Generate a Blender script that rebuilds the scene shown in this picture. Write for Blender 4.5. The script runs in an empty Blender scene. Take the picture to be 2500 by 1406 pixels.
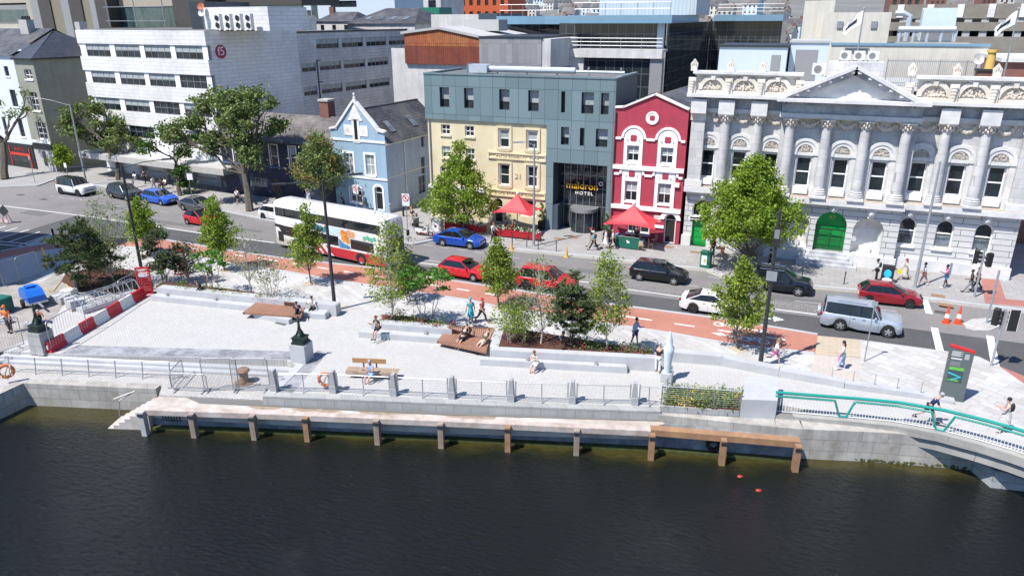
import bpy, math, random
from mathutils import Vector, Matrix
R = math.radians
rnd = random.Random(7)
S = bpy.context.scene
# == camera
CAMH = 19.0
FOC, CX, CY = 1763.57, 1250.0, 703.0
_p, _r, _y = R(20.47158), R(-0.21174), R(-22.74201)
FWD = Vector((math.sin(_y)*math.cos(_p), math.cos(_y)*math.cos(_p), -math.sin(_p)))
_ri = Vector((math.cos(_y), -math.sin(_y), 0)); _up = _ri.cross(FWD)
RI = _ri*math.cos(_r) + _up*math.sin(_r); UP = -_ri*math.sin(_r) + _up*math.cos(_r)
CAM = Vector((0, 0, CAMH))
cd = bpy.data.cameras.new("camera"); cam = bpy.data.objects.new("camera", cd); S.collection.objects.link(cam)
cd.sensor_fit = 'HORIZONTAL'; cd.sensor_width = 36.0; cd.lens = FOC/2500*36; cd.clip_end = 6000; cd.clip_start = 0.5
M = Matrix((RI, UP, -FWD)).transposed().to_4x4(); M.translation = CAM; cam.matrix_world = M
S.camera = cam
# == light
EL = R(58); AZ = R(58)                      # shadows run towards (cos AZ, sin AZ)
w = bpy.data.worlds.new("World"); S.world = w; w.use_nodes = True
nt = w.node_tree; sky = nt.nodes.new('ShaderNodeTexSky'); sky.sky_type = 'NISHITA'; sky.sun_disc = False
sky.sun_elevation = EL; sky.sun_rotation = math.atan2(-math.cos(AZ), -math.sin(AZ)); sky.air_density = 1.0; sky.dust_density = 0.1; sky.ozone_density = 3.0
_tn = nt.nodes.new('ShaderNodeMix'); _tn.data_type = 'RGBA'; _tn.blend_type = 'MULTIPLY'; _tn.inputs[0].default_value = 1; _tn.inputs[7].default_value = (.88, .97, 1.16, 1)
nt.links.new(sky.outputs[0], _tn.inputs[6]); nt.links.new(_tn.outputs[2], nt.nodes['Background'].inputs[0]); nt.nodes['Background'].inputs[1].default_value = 0.1
sl = bpy.data.lights.new("sun", 'SUN'); sl.energy = 4.6; sl.angle = R(0.5); sl.color = (1.0, 0.955, 0.89)
so = bpy.data.objects.new("sun", sl); S.collection.objects.link(so); so.location = (-40, -60, 120)
so.rotation_euler = Vector((math.cos(AZ)*math.cos(EL), math.sin(AZ)*math.cos(EL), -math.sin(EL))).to_track_quat('-Z', 'Y').to_euler()
S.view_settings.view_transform = 'Standard'; S.view_settings.look = 'None'; S.view_settings.exposure = 0.63; S.view_settings.gamma = 1
S.cycles.max_bounces = 5; S.cycles.transparent_max_bounces = 6; S.cycles.caustics_reflective = False; S.cycles.caustics_refractive = False
# == pixel -> world (photo measurements at 2500 px)
def ray(px, py): return RI*((px-CX)/FOC) - UP*((py-CY)/FOC) + FWD
def G(px, py, z=0.0):
    d = ray(px, py); return CAM + d*((z-CAMH)/d.z)
def Gx(px, py, z=0.0): p = G(px, py, z); return (p.x, p.y)
class Site:                                  # a facade plane with its own local frame
    def __init__(s, x, y, ang=0.0): s.o = Vector((x, y, 0)); s.a = R(ang); s.c, s.s = math.cos(s.a), math.sin(s.a)
    def uv(s, px, py, d=0.0):
        r = ray(px, py); n = Vector((-s.s, s.c, 0)); t = ((s.o + n*d - CAM).dot(n))/r.dot(n)
        q = CAM + r*t - s.o; return (q.x*s.c + q.y*s.s, q.z)
    def u(s, px, py, d=0.0): return s.uv(px, py, d)[0]
    def z(s, px, py, d=0.0): return s.uv(px, py, d)[1]
    def rect(s, b, d=0.0):
        u0, z1 = s.uv(b[0], b[1], d); u1, z0 = s.uv(b[2], b[3], d); return (u0, u1, z0, z1)
# == materials
MT = {}
def _nodes(name):
    m = bpy.data.materials.new(name); m.use_nodes = True; t = m.node_tree
    return m, t, t.nodes['Principled BSDF']
def _tc(t, out='Object'):
    n = t.nodes.new('ShaderNodeTexCoord'); return n.outputs[out]
def _noise(t, vec, scale, detail=4, rough=.55, dist=0.0):
    n = t.nodes.new('ShaderNodeTexNoise'); n.inputs['Scale'].default_value = scale; n.inputs['Detail'].default_value = detail
    n.inputs['Roughness'].default_value = rough; n.inputs['Distortion'].default_value = dist
    t.links.new(vec, n.inputs['Vector']); return n.outputs['Fac']
def _ramp(t, fac, stops):
    n = t.nodes.new('ShaderNodeValToRGB'); e = n.color_ramp.elements
    while len(e) < len(stops): e.new(.5)
    for i, (p, c) in enumerate(stops): e[i].position = p; e[i].color = (*c, 1) if len(c) == 3 else c
    t.links.new(fac, n.inputs[0]); return n.outputs[0]
def _mix(t, fac, a, b, mode='MIX'):
    n = t.nodes.new('ShaderNodeMix'); n.data_type = 'RGBA'; n.blend_type = mode
    for i, v in ((0, fac), (6, a), (7, b)):
        if isinstance(v, (int, float)): n.inputs[i].default_value = v
        elif isinstance(v, tuple): n.inputs[i].default_value = (*v, 1)
        else: t.links.new(v, n.inputs[i])
    return n.outputs[2]
def _bump(t, b, h, st, dist=.02):
    n = t.nodes.new('ShaderNodeBump'); n.inputs['Strength'].default_value = st; n.inputs['Distance'].default_value = dist
    t.links.new(h, n.inputs['Height']); t.links.new(n.outputs[0], b.inputs['Normal'])
def _wallvec(t, sx=1, sy=1):                 # (x+y, z) so that any upright wall or roof gets courses
    s = t.nodes.new('ShaderNodeSeparateXYZ'); t.links.new(_tc(t), s.inputs[0])
    a = t.nodes.new('ShaderNodeMath'); t.links.new(s.outputs[0], a.inputs[0]); t.links.new(s.outputs[1], a.inputs[1])
    c = t.nodes.new('ShaderNodeCombineXYZ'); t.links.new(a.outputs[0], c.inputs[0]); t.links.new(s.outputs[2], c.inputs[1]); return c.outputs[0]
def sc(c, k): return tuple(min(1, x*k) for x in c)
def _streak(t, c, k):
    p = t.nodes.new('ShaderNodeMapping'); p.inputs['Scale'].default_value = (.8, .8, .1); t.links.new(_tc(t), p.inputs[0])
    return _mix(t, 1.0, c, _ramp(t, _noise(t, p.outputs[0], 1.6, 5, .7), [(.3, (1-k, 1-k, 1-k*.95)), (.62, (1, 1, 1))]), 'MULTIPLY')
def mk(name, col, rough=.6, metal=0.0, var=.12, vs=1.5, bump=0.0, bs=30, spec=.5, coat=0.0, emit=None, tint=None, tvs=.3, st=0):
    m, t, b = _nodes(name); MT[name] = m
    b.inputs['Roughness'].default_value = rough; b.inputs['Metallic'].default_value = metal
    b.inputs['Specular IOR Level'].default_value = spec; b.inputs['Coat Weight'].default_value = coat
    b.inputs['Coat Roughness'].default_value = .05
    v = _tc(t)
    if var:
        c = _ramp(t, _noise(t, v, vs, 6, .65), [(.25, sc(col, 1-var)), (.75, sc(col, 1+var))])
        if tint: c = _mix(t, _ramp(t, _noise(t, v, tvs, 5, .7), [(.42, (0, 0, 0)), (.7, (1, 1, 1))]), c, tint)
        if st: c = _streak(t, c, st)
        t.links.new(c, b.inputs['Base Color'])
    else: b.inputs['Base Color'].default_value = (*col, 1)
    if bump: _bump(t, b, _noise(t, v, bs, 3), bump)
    return m
def brick(name, c1, c2, mort, bw, bh, ms=.02, rough=.7, flat=False, var=.1, vs=.6, off=.5, rot=0.0, bump=.3, smooth=.1, bias=0.0, tint=None, tvs=.3, tl=.45, st=0):
    m, t, b = _nodes(name); MT[name] = m; b.inputs['Roughness'].default_value = rough
    v = _tc(t) if flat else _wallvec(t)
    if rot:
        mp = t.nodes.new('ShaderNodeMapping'); mp.inputs['Rotation'].default_value = (0, 0, R(rot)); t.links.new(v, mp.inputs[0]); v2 = mp.outputs[0]
    else: v2 = v
    k = t.nodes.new('ShaderNodeTexBrick'); t.links.new(v2, k.inputs['Vector'])
    k.offset = off; k.inputs['Color1'].default_value = (*c1, 1); k.inputs['Color2'].default_value = (*c2, 1); k.inputs['Mortar'].default_value = (*mort, 1)
    k.inputs['Scale'].default_value = 1; k.inputs['Mortar Size'].default_value = ms; k.inputs['Mortar Smooth'].default_value = smooth
    k.inputs['Bias'].default_value = bias; k.inputs['Brick Width'].default_value = bw; k.inputs['Row Height'].default_value = bh
    c = k.outputs['Color']; o = _tc(t)
    if var: c = _mix(t, 1.0, c, _ramp(t, _noise(t, o, vs, 6, .7), [(.25, (1-2*var,)*3), (.75, (1, 1, 1))]), 'MULTIPLY')
    if tint: c = _mix(t, _ramp(t, _noise(t, o, tvs, 6, .75), [(tl, (0, 0, 0)), (tl+.25, (1, 1, 1))]), c, tint)
    if st: c = _streak(t, c, st)
    t.links.new(c, b.inputs['Base Color'])
    if bump: _bump(t, b, k.outputs['Fac'], -bump)
    return m
def glass(name, col=(.012, .016, .02), rough=.04, var=.5):
    m, t, b = _nodes(name); MT[name] = m; b.inputs['Roughness'].default_value = rough; b.inputs['Specular IOR Level'].default_value = .6
    c = _ramp(t, _noise(t, _tc(t), .55, 3, .6, .6), [(.35, sc(col, 1-var)), (.65, sc(col, 1+3*var))]); t.links.new(c, b.inputs['Base Color'])
    return m
def leafmat(name, dark, light, trans=.25):
    m = bpy.data.materials.new(name); m.use_nodes = True; t = m.node_tree; b = t.nodes['Principled BSDF']; MT[name] = m
    f = _noise(t, _tc(t), 2.2, 3, .6); c = _ramp(t, f, [(.3, dark), (.68, light)])
    g = t.nodes.new('ShaderNodeNewGeometry'); c = _mix(t, .3, c, _ramp(t, g.outputs['Random Per Island'], [(0, sc(dark, .9)), (1, sc(light, 1.25))]))
    t.links.new(c, b.inputs['Base Color']); b.inputs['Roughness'].default_value = .5; b.inputs['Specular IOR Level'].default_value = .35
    tr = t.nodes.new('ShaderNodeBsdfTranslucent'); t.links.new(c, tr.inputs[0]); mx = t.nodes.new('ShaderNodeMixShader'); mx.inputs[0].default_value = trans
    t.links.new(b.outputs[0], mx.inputs[1]); t.links.new(tr.outputs[0], mx.inputs[2]); t.links.new(mx.outputs[0], t.nodes['Material Output'].inputs[0]); return m
# == mesh builder
class MB:
    def __init__(s): s.v = []; s.f = []; s.m = []; s.keys = []; s.T = None
    def k(s, key):
        if key not in s.keys: s.keys.append(key)
        return s.keys.index(key)
    def add(s, vs, fs, key):
        o = len(s.v); i = s.k(key)
        s.v += [tuple(s.T @ Vector(p)) for p in vs] if s.T is not None else [tuple(p) for p in vs]
        s.f += [tuple(o+a for a in f) for f in fs]; s.m += [i]*len(fs)
        return s
    def poly(s, pts, key): return s.add(pts, [tuple(range(len(pts)))], key)
    def box(s, x0, x1, y0, y1, z0, z1, key, bev=0):
        if bev:
            return s.prism([(x0+bev, z0), (x1-bev, z0), (x1, z0+bev), (x1, z1-bev), (x1-bev, z1), (x0+bev, z1), (x0, z1-bev), (x0, z0+bev)], y0, y1, key, 'y')
        v = [(x, y, z) for z in (z0, z1) for y in (y0, y1) for x in (x0, x1)]
        return s.add(v, [(0, 2, 3, 1), (4, 5, 7, 6), (0, 1, 5, 4), (2, 6, 7, 3), (0, 4, 6, 2), (1, 3, 7, 5)], key)
    def prism(s, p, a, b, key, ax='z', kt=None):  # polygon p extruded along an axis from a to b
        def P(q, h): return (q[0], q[1], h) if ax == 'z' else ((q[0], h, q[1]) if ax == 'y' else (h, q[0], q[1]))
        n = len(p); A = sum(p[i][0]*p[(i+1) % n][1]-p[(i+1) % n][0]*p[i][1] for i in range(n))
        if (A < 0) != (ax == 'y'): p = p[::-1]
        s.add([P(q, a) for q in p]+[P(q, b) for q in p], [tuple(range(n))[::-1]]+[(i, (i+1) % n, n+(i+1) % n, n+i) for i in range(n)], key)
        return s.add([P(q, b) for q in p], [tuple(range(n))], kt or key)
    def tube(s, pts, r, key, n=8, caps=True):
        pts = [Vector(p) for p in pts]; rs = r if isinstance(r, (list, tuple)) else [r]*len(pts); vs = []; fs = []; u = None
        for i, p in enumerate(pts):
            d = (pts[min(i+1, len(pts)-1)]-pts[max(i-1, 0)])
            d = d.normalized() if d.length > 1e-9 else Vector((0, 0, 1))
            if u is None: u = d.orthogonal().normalized()
            else:
                u = u-d*u.dot(d); u = u.normalized() if u.length > 1e-6 else d.orthogonal().normalized()
            w_ = d.cross(u)
            vs += [p+(u*math.cos(2*math.pi*j/n)+w_*math.sin(2*math.pi*j/n))*rs[i] for j in range(n)]
        for i in range(len(pts)-1): fs += [(i*n+j, i*n+(j+1) % n, (i+1)*n+(j+1) % n, (i+1)*n+j) for j in range(n)]
        if caps: fs += [tuple(range(n))[::-1], tuple((len(pts)-1)*n+j for j in range(n))]
        return s.add(vs, fs, key)
    def bar(s, a, b, w_, h, key):             # rectangular bar, w horizontal, h upright
        a, b = Vector(a), Vector(b); d = (b-a).normalized(); x = d.cross(Vector((0, 0, 1)))
        x = x.normalized()*w_/2 if x.length > 1e-5 else Vector((w_/2, 0, 0)); z = x.cross(d).normalized()*h/2
        v = [p+i*x+j*z for p in (a, b) for i, j in ((-1, -1), (1, -1), (1, 1), (-1, 1))]
        return s.add(v, [(0, 1, 2, 3), (7, 6, 5, 4), (0, 4, 5, 1), (1, 5, 6, 2), (2, 6, 7, 3), (3, 7, 4, 0)], key)
    def lathe(s, prof, c, key, n=16, ax='z', a0=0, a1=2*math.pi):
        full = abs(a1-a0-2*math.pi) < 1e-6; m = n if full else n+1; vs = []; fs = []
        for r_, h in prof:
            for j in range(m):
                a = a0+(a1-a0)*j/n; x, y = r_*math.cos(a), r_*math.sin(a)
                vs.append((c[0]+x, c[1]+y, c[2]+h) if ax == 'z' else ((c[0]+x, c[1]-h, c[2]+y) if ax == 'y' else (c[0]+h, c[1]+x, c[2]+y)))
        for i in range(len(prof)-1):
            for j in range(n): fs.append((i*m+j, i*m+(j+1) % m, (i+1)*m+(j+1) % m, (i+1)*m+j))
        return s.add(vs, fs, key)
    def ball(s, c, r, key, n=8, k=6):
        r = r if isinstance(r, (tuple, list)) else (r, r, r); vs = [(c[0], c[1], c[2]-r[2])]; fs = []
        for i in range(1, k):
            a = -math.pi/2+math.pi*i/k
            vs += [(c[0]+r[0]*math.cos(a)*math.cos(2*math.pi*j/n), c[1]+r[1]*math.cos(a)*math.sin(2*math.pi*j/n), c[2]+r[2]*math.sin(a)) for j in range(n)]
        vs.append((c[0], c[1], c[2]+r[2])); e = len(vs)-1
        for j in range(n):
            fs.append((0, 1+(j+1) % n, 1+j)); fs.append((e, 1+(k-2)*n+j, 1+(k-2)*n+(j+1) % n))
            for i in range(k-2): fs.append((1+i*n+j, 1+i*n+(j+1) % n, 1+(i+1)*n+(j+1) % n, 1+(i+1)*n+j))
        return s.add(vs, fs, key)
    def build(s, name, par=None, loc=None, rz=0.0, smooth=False, label=None, cat=None, group=None, kind=None):
        me = bpy.data.meshes.new(name); me.from_pydata(s.v, [], s.f); me.polygons.foreach_set('material_index', s.m)
        for k in s.keys: me.materials.append(MT[k])
        if smooth: me.polygons.foreach_set('use_smooth', [True]*len(s.f));
        me.update(); o = bpy.data.objects.new(name, me); S.collection.objects.link(o)
        if smooth:
            try: me.set_sharp_from_angle(angle=R(40))
            except Exception: pass
        if par: o.parent = par
        if loc: o.location = loc
        o.rotation_euler.z = rz
        return tag(o, label, cat, group, kind)
def tag(o, label=None, cat=None, group=None, kind=None):
    for a, b in (('label', label), ('category', cat), ('group', group), ('kind', kind)):
        if b: o[a] = b
    return o
def thing(name, label, cat, loc=(0, 0, 0), rz=0.0, group=None):
    o = bpy.data.objects.new(name, None); S.collection.objects.link(o); o.empty_display_size = .3
    o.location = loc; o.rotation_euler.z = rz; return tag(o, label, cat, group)
KIDS = {}
def dup(o, loc=None, rz=None, label=None, par=None):    # a copy of a thing with its parts and sub-parts
    c = o.copy(); S.collection.objects.link(c)
    if par: c.parent = par
    if loc is not None: c.location = loc
    if rz is not None: c.rotation_euler.z = rz
    if label: c['label'] = label
    for ch in list(o.children): dup(ch, par=c)
    return c
def struct(name, mb, **k): return mb.build(name, kind='structure', **k)
# == setting materials
PZ, FZ, CZ, TZ, WZ = .10, .12, .05, -.35, -1.75
mk('asphalt_old', (.2, .19, .185), .9, var=.12, vs=3, bump=.15, bs=60, tint=(.15, .145, .14), tvs=.12)
mk('asphalt_new', (.068, .068, .072), .88, var=.16, vs=2, bump=.15, bs=60, tint=(.09, .088, .086), tvs=.2)
mk('cycle_red', (.4, .175, .125), .9, var=.09, vs=2.5, bump=.1, bs=60, tint=(.32, .14, .1), tvs=.25)
mk('line_white', (.72, .72, .7), .7, var=.12, vs=6)
mk('line_worn', (.42, .41, .4), .8, var=.3, vs=5)
mk('line_yellow', (.55, .47, .3), .8, var=.25, vs=5)
mk('far_ground', (.16, .16, .15), .9, var=.25, vs=.05)
brick('flag_grey', (.37, .36, .35), (.33, .325, .32), (.24, .23, .22), .9, .6, .02, .85, flat=True, var=.1, tint=(.26, .25, .24), tvs=.18)
brick('flag_white', (.5, .49, .475), (.4, .38, .355), (.3, .3, .295), 1.1, .55, .02, .8, flat=True, var=.06, rot=33, tint=(.5, .5, .5), tvs=.15)
brick('sett_white', (.49, .482, .47), (.445, .438, .425), (.31, .305, .3), .3, .15, .01, .8, flat=True, var=.06, rot=35, tint=(.41, .4, .38), tvs=.16, tl=.46)
brick('sett_dark', (.3, .31, .33), (.22, .23, .25), (.18, .18, .19), .5, .25, .015, .7, flat=True, var=.2, rot=16, vs=1.5, tint=(.42, .43, .45), tvs=.5)
brick('sett_old', (.5, .485, .46), (.44, .425, .405), (.34, .33, .315), .3, .16, .018, .85, flat=True, var=.12, rot=16, bump=.6)
brick('sand_flag', (.5, .41, .3), (.45, .38, .29), (.36, .3, .24), .8, .4, .015, .85, flat=True, var=.08, rot=0)
brick('pink_flag', (.52, .44, .39), (.5, .46, .42), (.4, .36, .33), .6, .4, .015, .85, flat=True, var=.08, rot=0)
brick('tactile_red', (.4, .17, .14), (.36, .15, .13), (.3, .13, .11), .4, .4, .015, .85, flat=True)
brick('cobble', (.34, .32, .3), (.25, .24, .23), (.15, .145, .14), .35, .25, .05, .85, flat=True, var=.15, bump=.8)
mk('granite', (.44, .45, .46), .65, var=.07, vs=3, bump=.08, bs=80, tint=(.38, .385, .395), tvs=.7)
brick('granite_block', (.42, .42, .41), (.34, .345, .34), (.17, .17, .16), 1.15, .6, .012, .75, var=.1, vs=1.5, st=.15)
brick('old_stone', (.58, .55, .5), (.48, .455, .41), (.26, .25, .22), 1.5, .62, .014, .85, var=.2, vs=.9, tint=(.26, .225, .18), tvs=.7, tl=.5, st=.3)
mk('coping', (.5, .465, .425), .85, var=.14, vs=2, bump=.2, bs=12, tint=(.33, .28, .23), tvs=.55)
mk('concrete_wall', (.25, .27, .3), .85, var=.22, vs=1.6, bump=.2, bs=10, tint=(.13, .14, .15), tvs=.9, st=.4)
mk('concrete', (.42, .41, .39), .85, var=.12, vs=2, bump=.15, bs=25)
mk('works', (.33, .31, .285), .95, var=.2, vs=1.2, bump=.4, bs=8, tint=(.22, .2, .18), tvs=.5)
mk('algae', (.06, .07, .018), .8, var=.5, vs=3, bump=.4, bs=9)
mk('post_timber', (.25, .185, .14), .85, var=.3, vs=2.5, bump=.2, bs=12, tint=(.34, .29, .25), tvs=.9)
mk('timber', (.39, .32, .275), .8, var=.25, vs=2.5, bump=.2, bs=12, tint=(.56, .5, .46), tvs=.9)
mk('timber_new', (.33, .185, .095), .75, var=.28, vs=2, bump=.15, bs=12, tint=(.24, .145, .09), tvs=1.2)
mk('silt', (.3, .235, .18), .6, var=.35, vs=2.5, bump=.5, bs=6)
mk('soil', (.085, .035, .022), .95, var=.55, vs=9, bump=.9, bs=18)
def water_mat():
    m, t, b = _nodes('water'); MT['water'] = m
    v = _tc(t); n1 = t.nodes.new('ShaderNodeMapping'); n1.inputs['Scale'].default_value = (1, 2.2, 1); n1.inputs['Rotation'].default_value = (0, 0, R(-14)); t.links.new(v, n1.inputs[0])
    a = _noise(t, n1.outputs[0], 2.3, 5, .62, .8); p = _noise(t, v, .07, 3, .5)
    # the bed is shallow and weedy along the quay: mix by distance to the quay line
    s = t.nodes.new('ShaderNodeSeparateXYZ'); t.links.new(v, s.inputs[0])
    def mth(op, x, y, z=None):
        n = t.nodes.new('ShaderNodeMath'); n.operation = op
        for i, q in enumerate((x, y, z)):
            if q is None: continue
            if isinstance(q, (int, float)): n.inputs[i].default_value = q
            else: t.links.new(q, n.inputs[i])
        return n.outputs[0]
    q = mth('SUBTRACT', s.outputs[1], mth('MULTIPLY_ADD', s.outputs[0], .29, 33.3))      # metres behind the quay line
    q = mth('ADD', q, mth('MULTIPLY', mth('SUBTRACT', _noise(t, v, .5, 4), .5), 2.5))
    c = _ramp(t, mth('MULTIPLY_ADD', q, .16, 1.0), [(.6, (.009, .0105, .0102)), (.82, (.009, .0105, .008)), (.94, (.024, .023, .008)), (1, (.045, .04, .011))])
    t.links.new(c, b.inputs['Base Color']); b.inputs['Specular IOR Level'].default_value = .5
    b.inputs['Roughness'].default_value = .03; b.inputs['IOR'].default_value = 1.33
    bm = t.nodes.new('ShaderNodeBump'); bm.inputs['Strength'].default_value = .85; bm.inputs['Distance'].default_value = .22
    t.links.new(mth('MULTIPLY', a, mth('MULTIPLY_ADD', p, .9, .35)), bm.inputs['Height']); t.links.new(bm.outputs[0], b.inputs['Normal'])
water_mat()
# == ground, water, road
def P(px, z): return [Gx(a, b, z) for a, b in px]
def slab(name, pts, z0, z1, key, kt=None): return struct(name, MB().prism(pts, z0, z1, key, 'z', kt))
wl = MB().poly([(-900, -400, WZ), (700, -400, WZ), (700, 60, WZ), (-900, 60, WZ)], 'water'); struct('water', wl)
quay = P([(0, 962), (57, 936), (380, 950)], TZ) + P([(472, 1000), (1078, 1030), (1590, 1045), (1885, 1065)], -.6)
quay = [(q[0], q[1]+.45) for q in quay]
e0 = G(2450, 1110, 0)
land = [(-900, 15), (-48, 15), (quay[0][0]-2, quay[0][1]-4)] + quay + [(9.5, 36.6), (14, 37.5), (700, 60), (3000, 200), (3000, 4000), (-3000, 4000), (-900, 200)]
struct('ground', MB().poly([(x, y, -.42) for x, y in land], 'far_ground'))
nk = P([(0, 457), (94, 453), (137, 437), (240, 452), (541, 513), (650, 535), (1012, 595), (1052, 587), (1067, 583), (1200, 598), (1251, 607), (1462, 627), (1627, 647), (1726, 656), (1755, 668), (1795, 681), (1970, 696), (2093, 707), (2255, 726), (2500, 756)], .06)
cf = P([(0, 614), (130, 592), (250, 580), (380, 583), (490, 601), (600, 619), (677, 630), (927, 657), (1081, 683), (1300, 716), (1513, 747), (1772, 781), (1996, 818)], CZ)
cn = P([(0, 634), (110, 612), (250, 602), (340, 605), (450, 622), (563, 645), (683, 662), (822, 686), (913, 700), (1141, 734), (1200, 747), (1456, 788), (1655, 818), (1783, 842), (1988, 864)], CZ)
se = P([(2101, 829), (2312, 857), (2390, 870), (2440, 894), (2500, 922)], PZ)
road = [(-400, nk[0][1]-4)] + nk + [(300, nk[-1][1]+2), (300, se[-1][1]-3)] + se[::-1] + [cf[-1]] + cf[::-1] + [(-400, cf[0][1])]
slab('road', road, -.5, 0, 'asphalt_old')
foot = [(-400, nk[0][1]-4)] + nk + [(300, nk[-1][1]+2), (300, 78), (60, 100), (-400, 100)]
slab('footpath', foot, -.5, FZ, 'flag_grey')
kb = MB()
for a, b in zip(nk, nk[1:]): kb.bar((a[0], a[1]-.14, .055), (b[0], b[1]-.14, .055), .26, .14, 'granite')
struct('kerb', kb)
# newer dark asphalt lane
dk = P([(185, 527), (500, 572), (700, 597), (1180, 672), (1500, 712), (1800, 750), (2300, 812), (2500, 838)], 0.004)
slab('asphalt_lane', dk + [(40, dk[-1][1]-3)] + se[::-1] + [(q[0], q[1]+.02) for q in cf[::-1]] + P([(-60, 600), (70, 562)], 0.004), -.01, .004, 'asphalt_new')
slab('cycle_track', cf + cn[::-1], -.4, CZ, 'cycle_red')
cy = MB()
for q, o in ((cf, .1), (cn, .1)):
    for a, b in zip(q, q[1:]): cy.bar((a[0], a[1]+o, .04), (b[0], b[1]+o, .04), .22, .12, 'granite')
struct('cycle_kerb', cy)
# plaza: white setts with flagged band along the cycle track
lampb = Gx(727, 886, PZ); tr = Gx(646, 961, PZ)
front = [tr] + P([(1300, 987), (1612, 998)], PZ) + P([(1890, 985), (2500, 1095)], PZ)
stepl = P([(-150, 850), (148, 864), (700, 878), (724, 892)], PZ)
plz = [(-400, cn[0][1]-1)] + [(q[0], q[1]-.02) for q in cn] + P([(1990, 866), (2101, 874)], PZ) + se + [(60, 40), (60, 33)] + front[::-1] + stepl[::-1] + [(-400, 26)]
slab('plaza', plz, -.5, PZ, 'sett_white')
fl = [(q[0], q[1]-.25) for q in cn[4:]] + P([(2101, 874)], PZ) + [(q[0], q[1]-.2) for q in se] + [(24, 41)] + P([(2500, 1010), (2250, 958), (1900, 905), (1610, 862)], PZ) + P([(1530, 858), (1200, 800), (1060, 778), (940, 758), (830, 758), (815, 735), (700, 706), (500, 680), (400, 668), (330, 640)], PZ)
slab('flag_paving', fl, .09, PZ+.004, 'flag_white')
slab('stone_band', P([(190, 843), (735, 858), (720, 880), (700, 877), (148, 863)], PZ), .09, PZ+.004, 'sett_dark')
slab('ramp_band', P([(775, 855), (800, 862), (712, 962), (668, 956)], PZ), .09, PZ+.004, 'sett_dark')
slab('crossing_paving', P([(1996, 819), (2101, 829), (2101, 873), (1989, 866)], PZ), -.3, PZ+.002, 'sand_flag')
slab('crossing_flags', P([(1989, 867.5), (2101, 875), (2099, 932), (1977, 916)], PZ+.008), .09, PZ+.008, 'pink_flag')
slab('tactile_paving', P([(2440, 893), (2520, 925), (2520, 950), (2470, 915)], PZ+.008), .09, PZ+.008, 'tactile_red')
slab('tactile_strip', P([(2395, 680), (2440, 683), (2455, 730), (2520, 735), (2520, 750), (2405, 740)], FZ+.004), .1, FZ+.004, 'tactile_red')
wk = P([(-200, 690), (100, 690), (150, 660), (170, 720), (130, 780), (60, 830), (-80, 900)], PZ+.01)
slab('works_ground', wk, .09, PZ+.01, 'works')
# lower terrace with three steps down from the plaza
terr = P([(-40, 880)], TZ) + stepl[1:] + [tr] + P([(645, 976), (388, 964)], TZ) + quay[2:0:-1] + P([(0, 962), (-60, 990)], TZ)
terr = [(-60, terr[0][1]), *terr[0:], (-60, 18)]
slab('terrace', terr, -.8, TZ, 'sett_old')
st = MB(); nrm = Vector((stepl[2][1]-stepl[1][1], -(stepl[2][0]-stepl[1][0]), 0)).normalized()
for i in range(2):
    a, b = Vector((*stepl[0], 0)), Vector((*stepl[3], 0)); d0, d1 = nrm*(.38*i-.02), nrm*(.38*(i+1)); z = PZ-.15*(i+1)
    st.prism([(a+d0)[:2], (b+d0)[:2], (b+d1)[:2], (a+d1)[:2]], TZ-.02, z, 'granite')
struct('steps', st)
lc = P([(724, 890), (742, 893), (672, 962), (655, 958)], PZ)
slab('cheek_wall', lc, -.5, PZ+.03, 'granite')
# old quay: coping shelf, walls, algae line
shelf = P([(388, 962), (645, 974), (1300, 1001), (1601, 1017), (1625, 1030)], TZ) + P([(1590, 1042), (1078, 1027), (472, 997), (360, 990)], -.45)
slab('quay_shelf', shelf, -1.2, -.45, 'coping')
eb = MB()
ft = [tr] + P([(1300, 987), (1612, 998)], PZ)
for a, b in zip(ft, ft[1:]): eb.bar((a[0], a[1]-.02, -.17), (b[0], b[1]-.02, -.17), .5, .55, 'granite_block')
struct('edge_blocks', eb)
rr_ = random.Random(4)
sp = MB()
for k in range(26):
    t_ = rr_.random()**1.5; a = Vector((*shelf[1], 0)).lerp(Vector((*shelf[2], 0)), t_); d = Vector((.3, -.95, 0))*rr_.uniform(.15, .85); r_ = rr_.uniform(.15, .5); n = 9
    sp.prism([((a+d).x+r_*1.9*math.cos(q*6.283/n)*rr_.uniform(.6, 1.2), (a+d).y+r_*.45*math.sin(q*6.283/n)*rr_.uniform(.6, 1.2)+.55*r_*math.cos(q*6.283/n)) for q in range(n)], -.46, -.446+.0015*(k % 9), 'silt')
tag(sp.build('silt_patch'), kind='stuff')
def wallline(name, pts, z0, z1, key, th=.5, **k):
    m = MB()
    for a, b in zip(pts, pts[1:]):
        d = Vector((b[0]-a[0], b[1]-a[1], 0)).normalized(); n = Vector((-d.y, d.x, 0))*th
        m.prism([(a[0], a[1]), (b[0], b[1]), (b[0]+n.x, b[1]+n.y), (a[0]+n.x, a[1]+n.y)], z0, z1, key)
    return m.build(name, **k)
lq = P([(57, 936), (380, 950)], TZ)
wallline('quay_wall', [lq[0], lq[1]], -3, TZ+.02, 'old_stone', .6, label='old pale limestone quay wall with an iron outfall pipe at the left', cat='quay wall')
ll = P([(57, 936), (0, 962)], TZ); dl = Vector((ll[1][0]-ll[0][0], ll[1][1]-ll[0][1])); ll.append((ll[0][0]+dl.x*6, ll[0][1]+dl.y*6))
wallline('quay_wall', [ll[2], ll[0]], -3, TZ+.025, 'old_stone', .6, label='short stone quay wall turning towards the river at the left edge', cat='quay wall')
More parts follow.
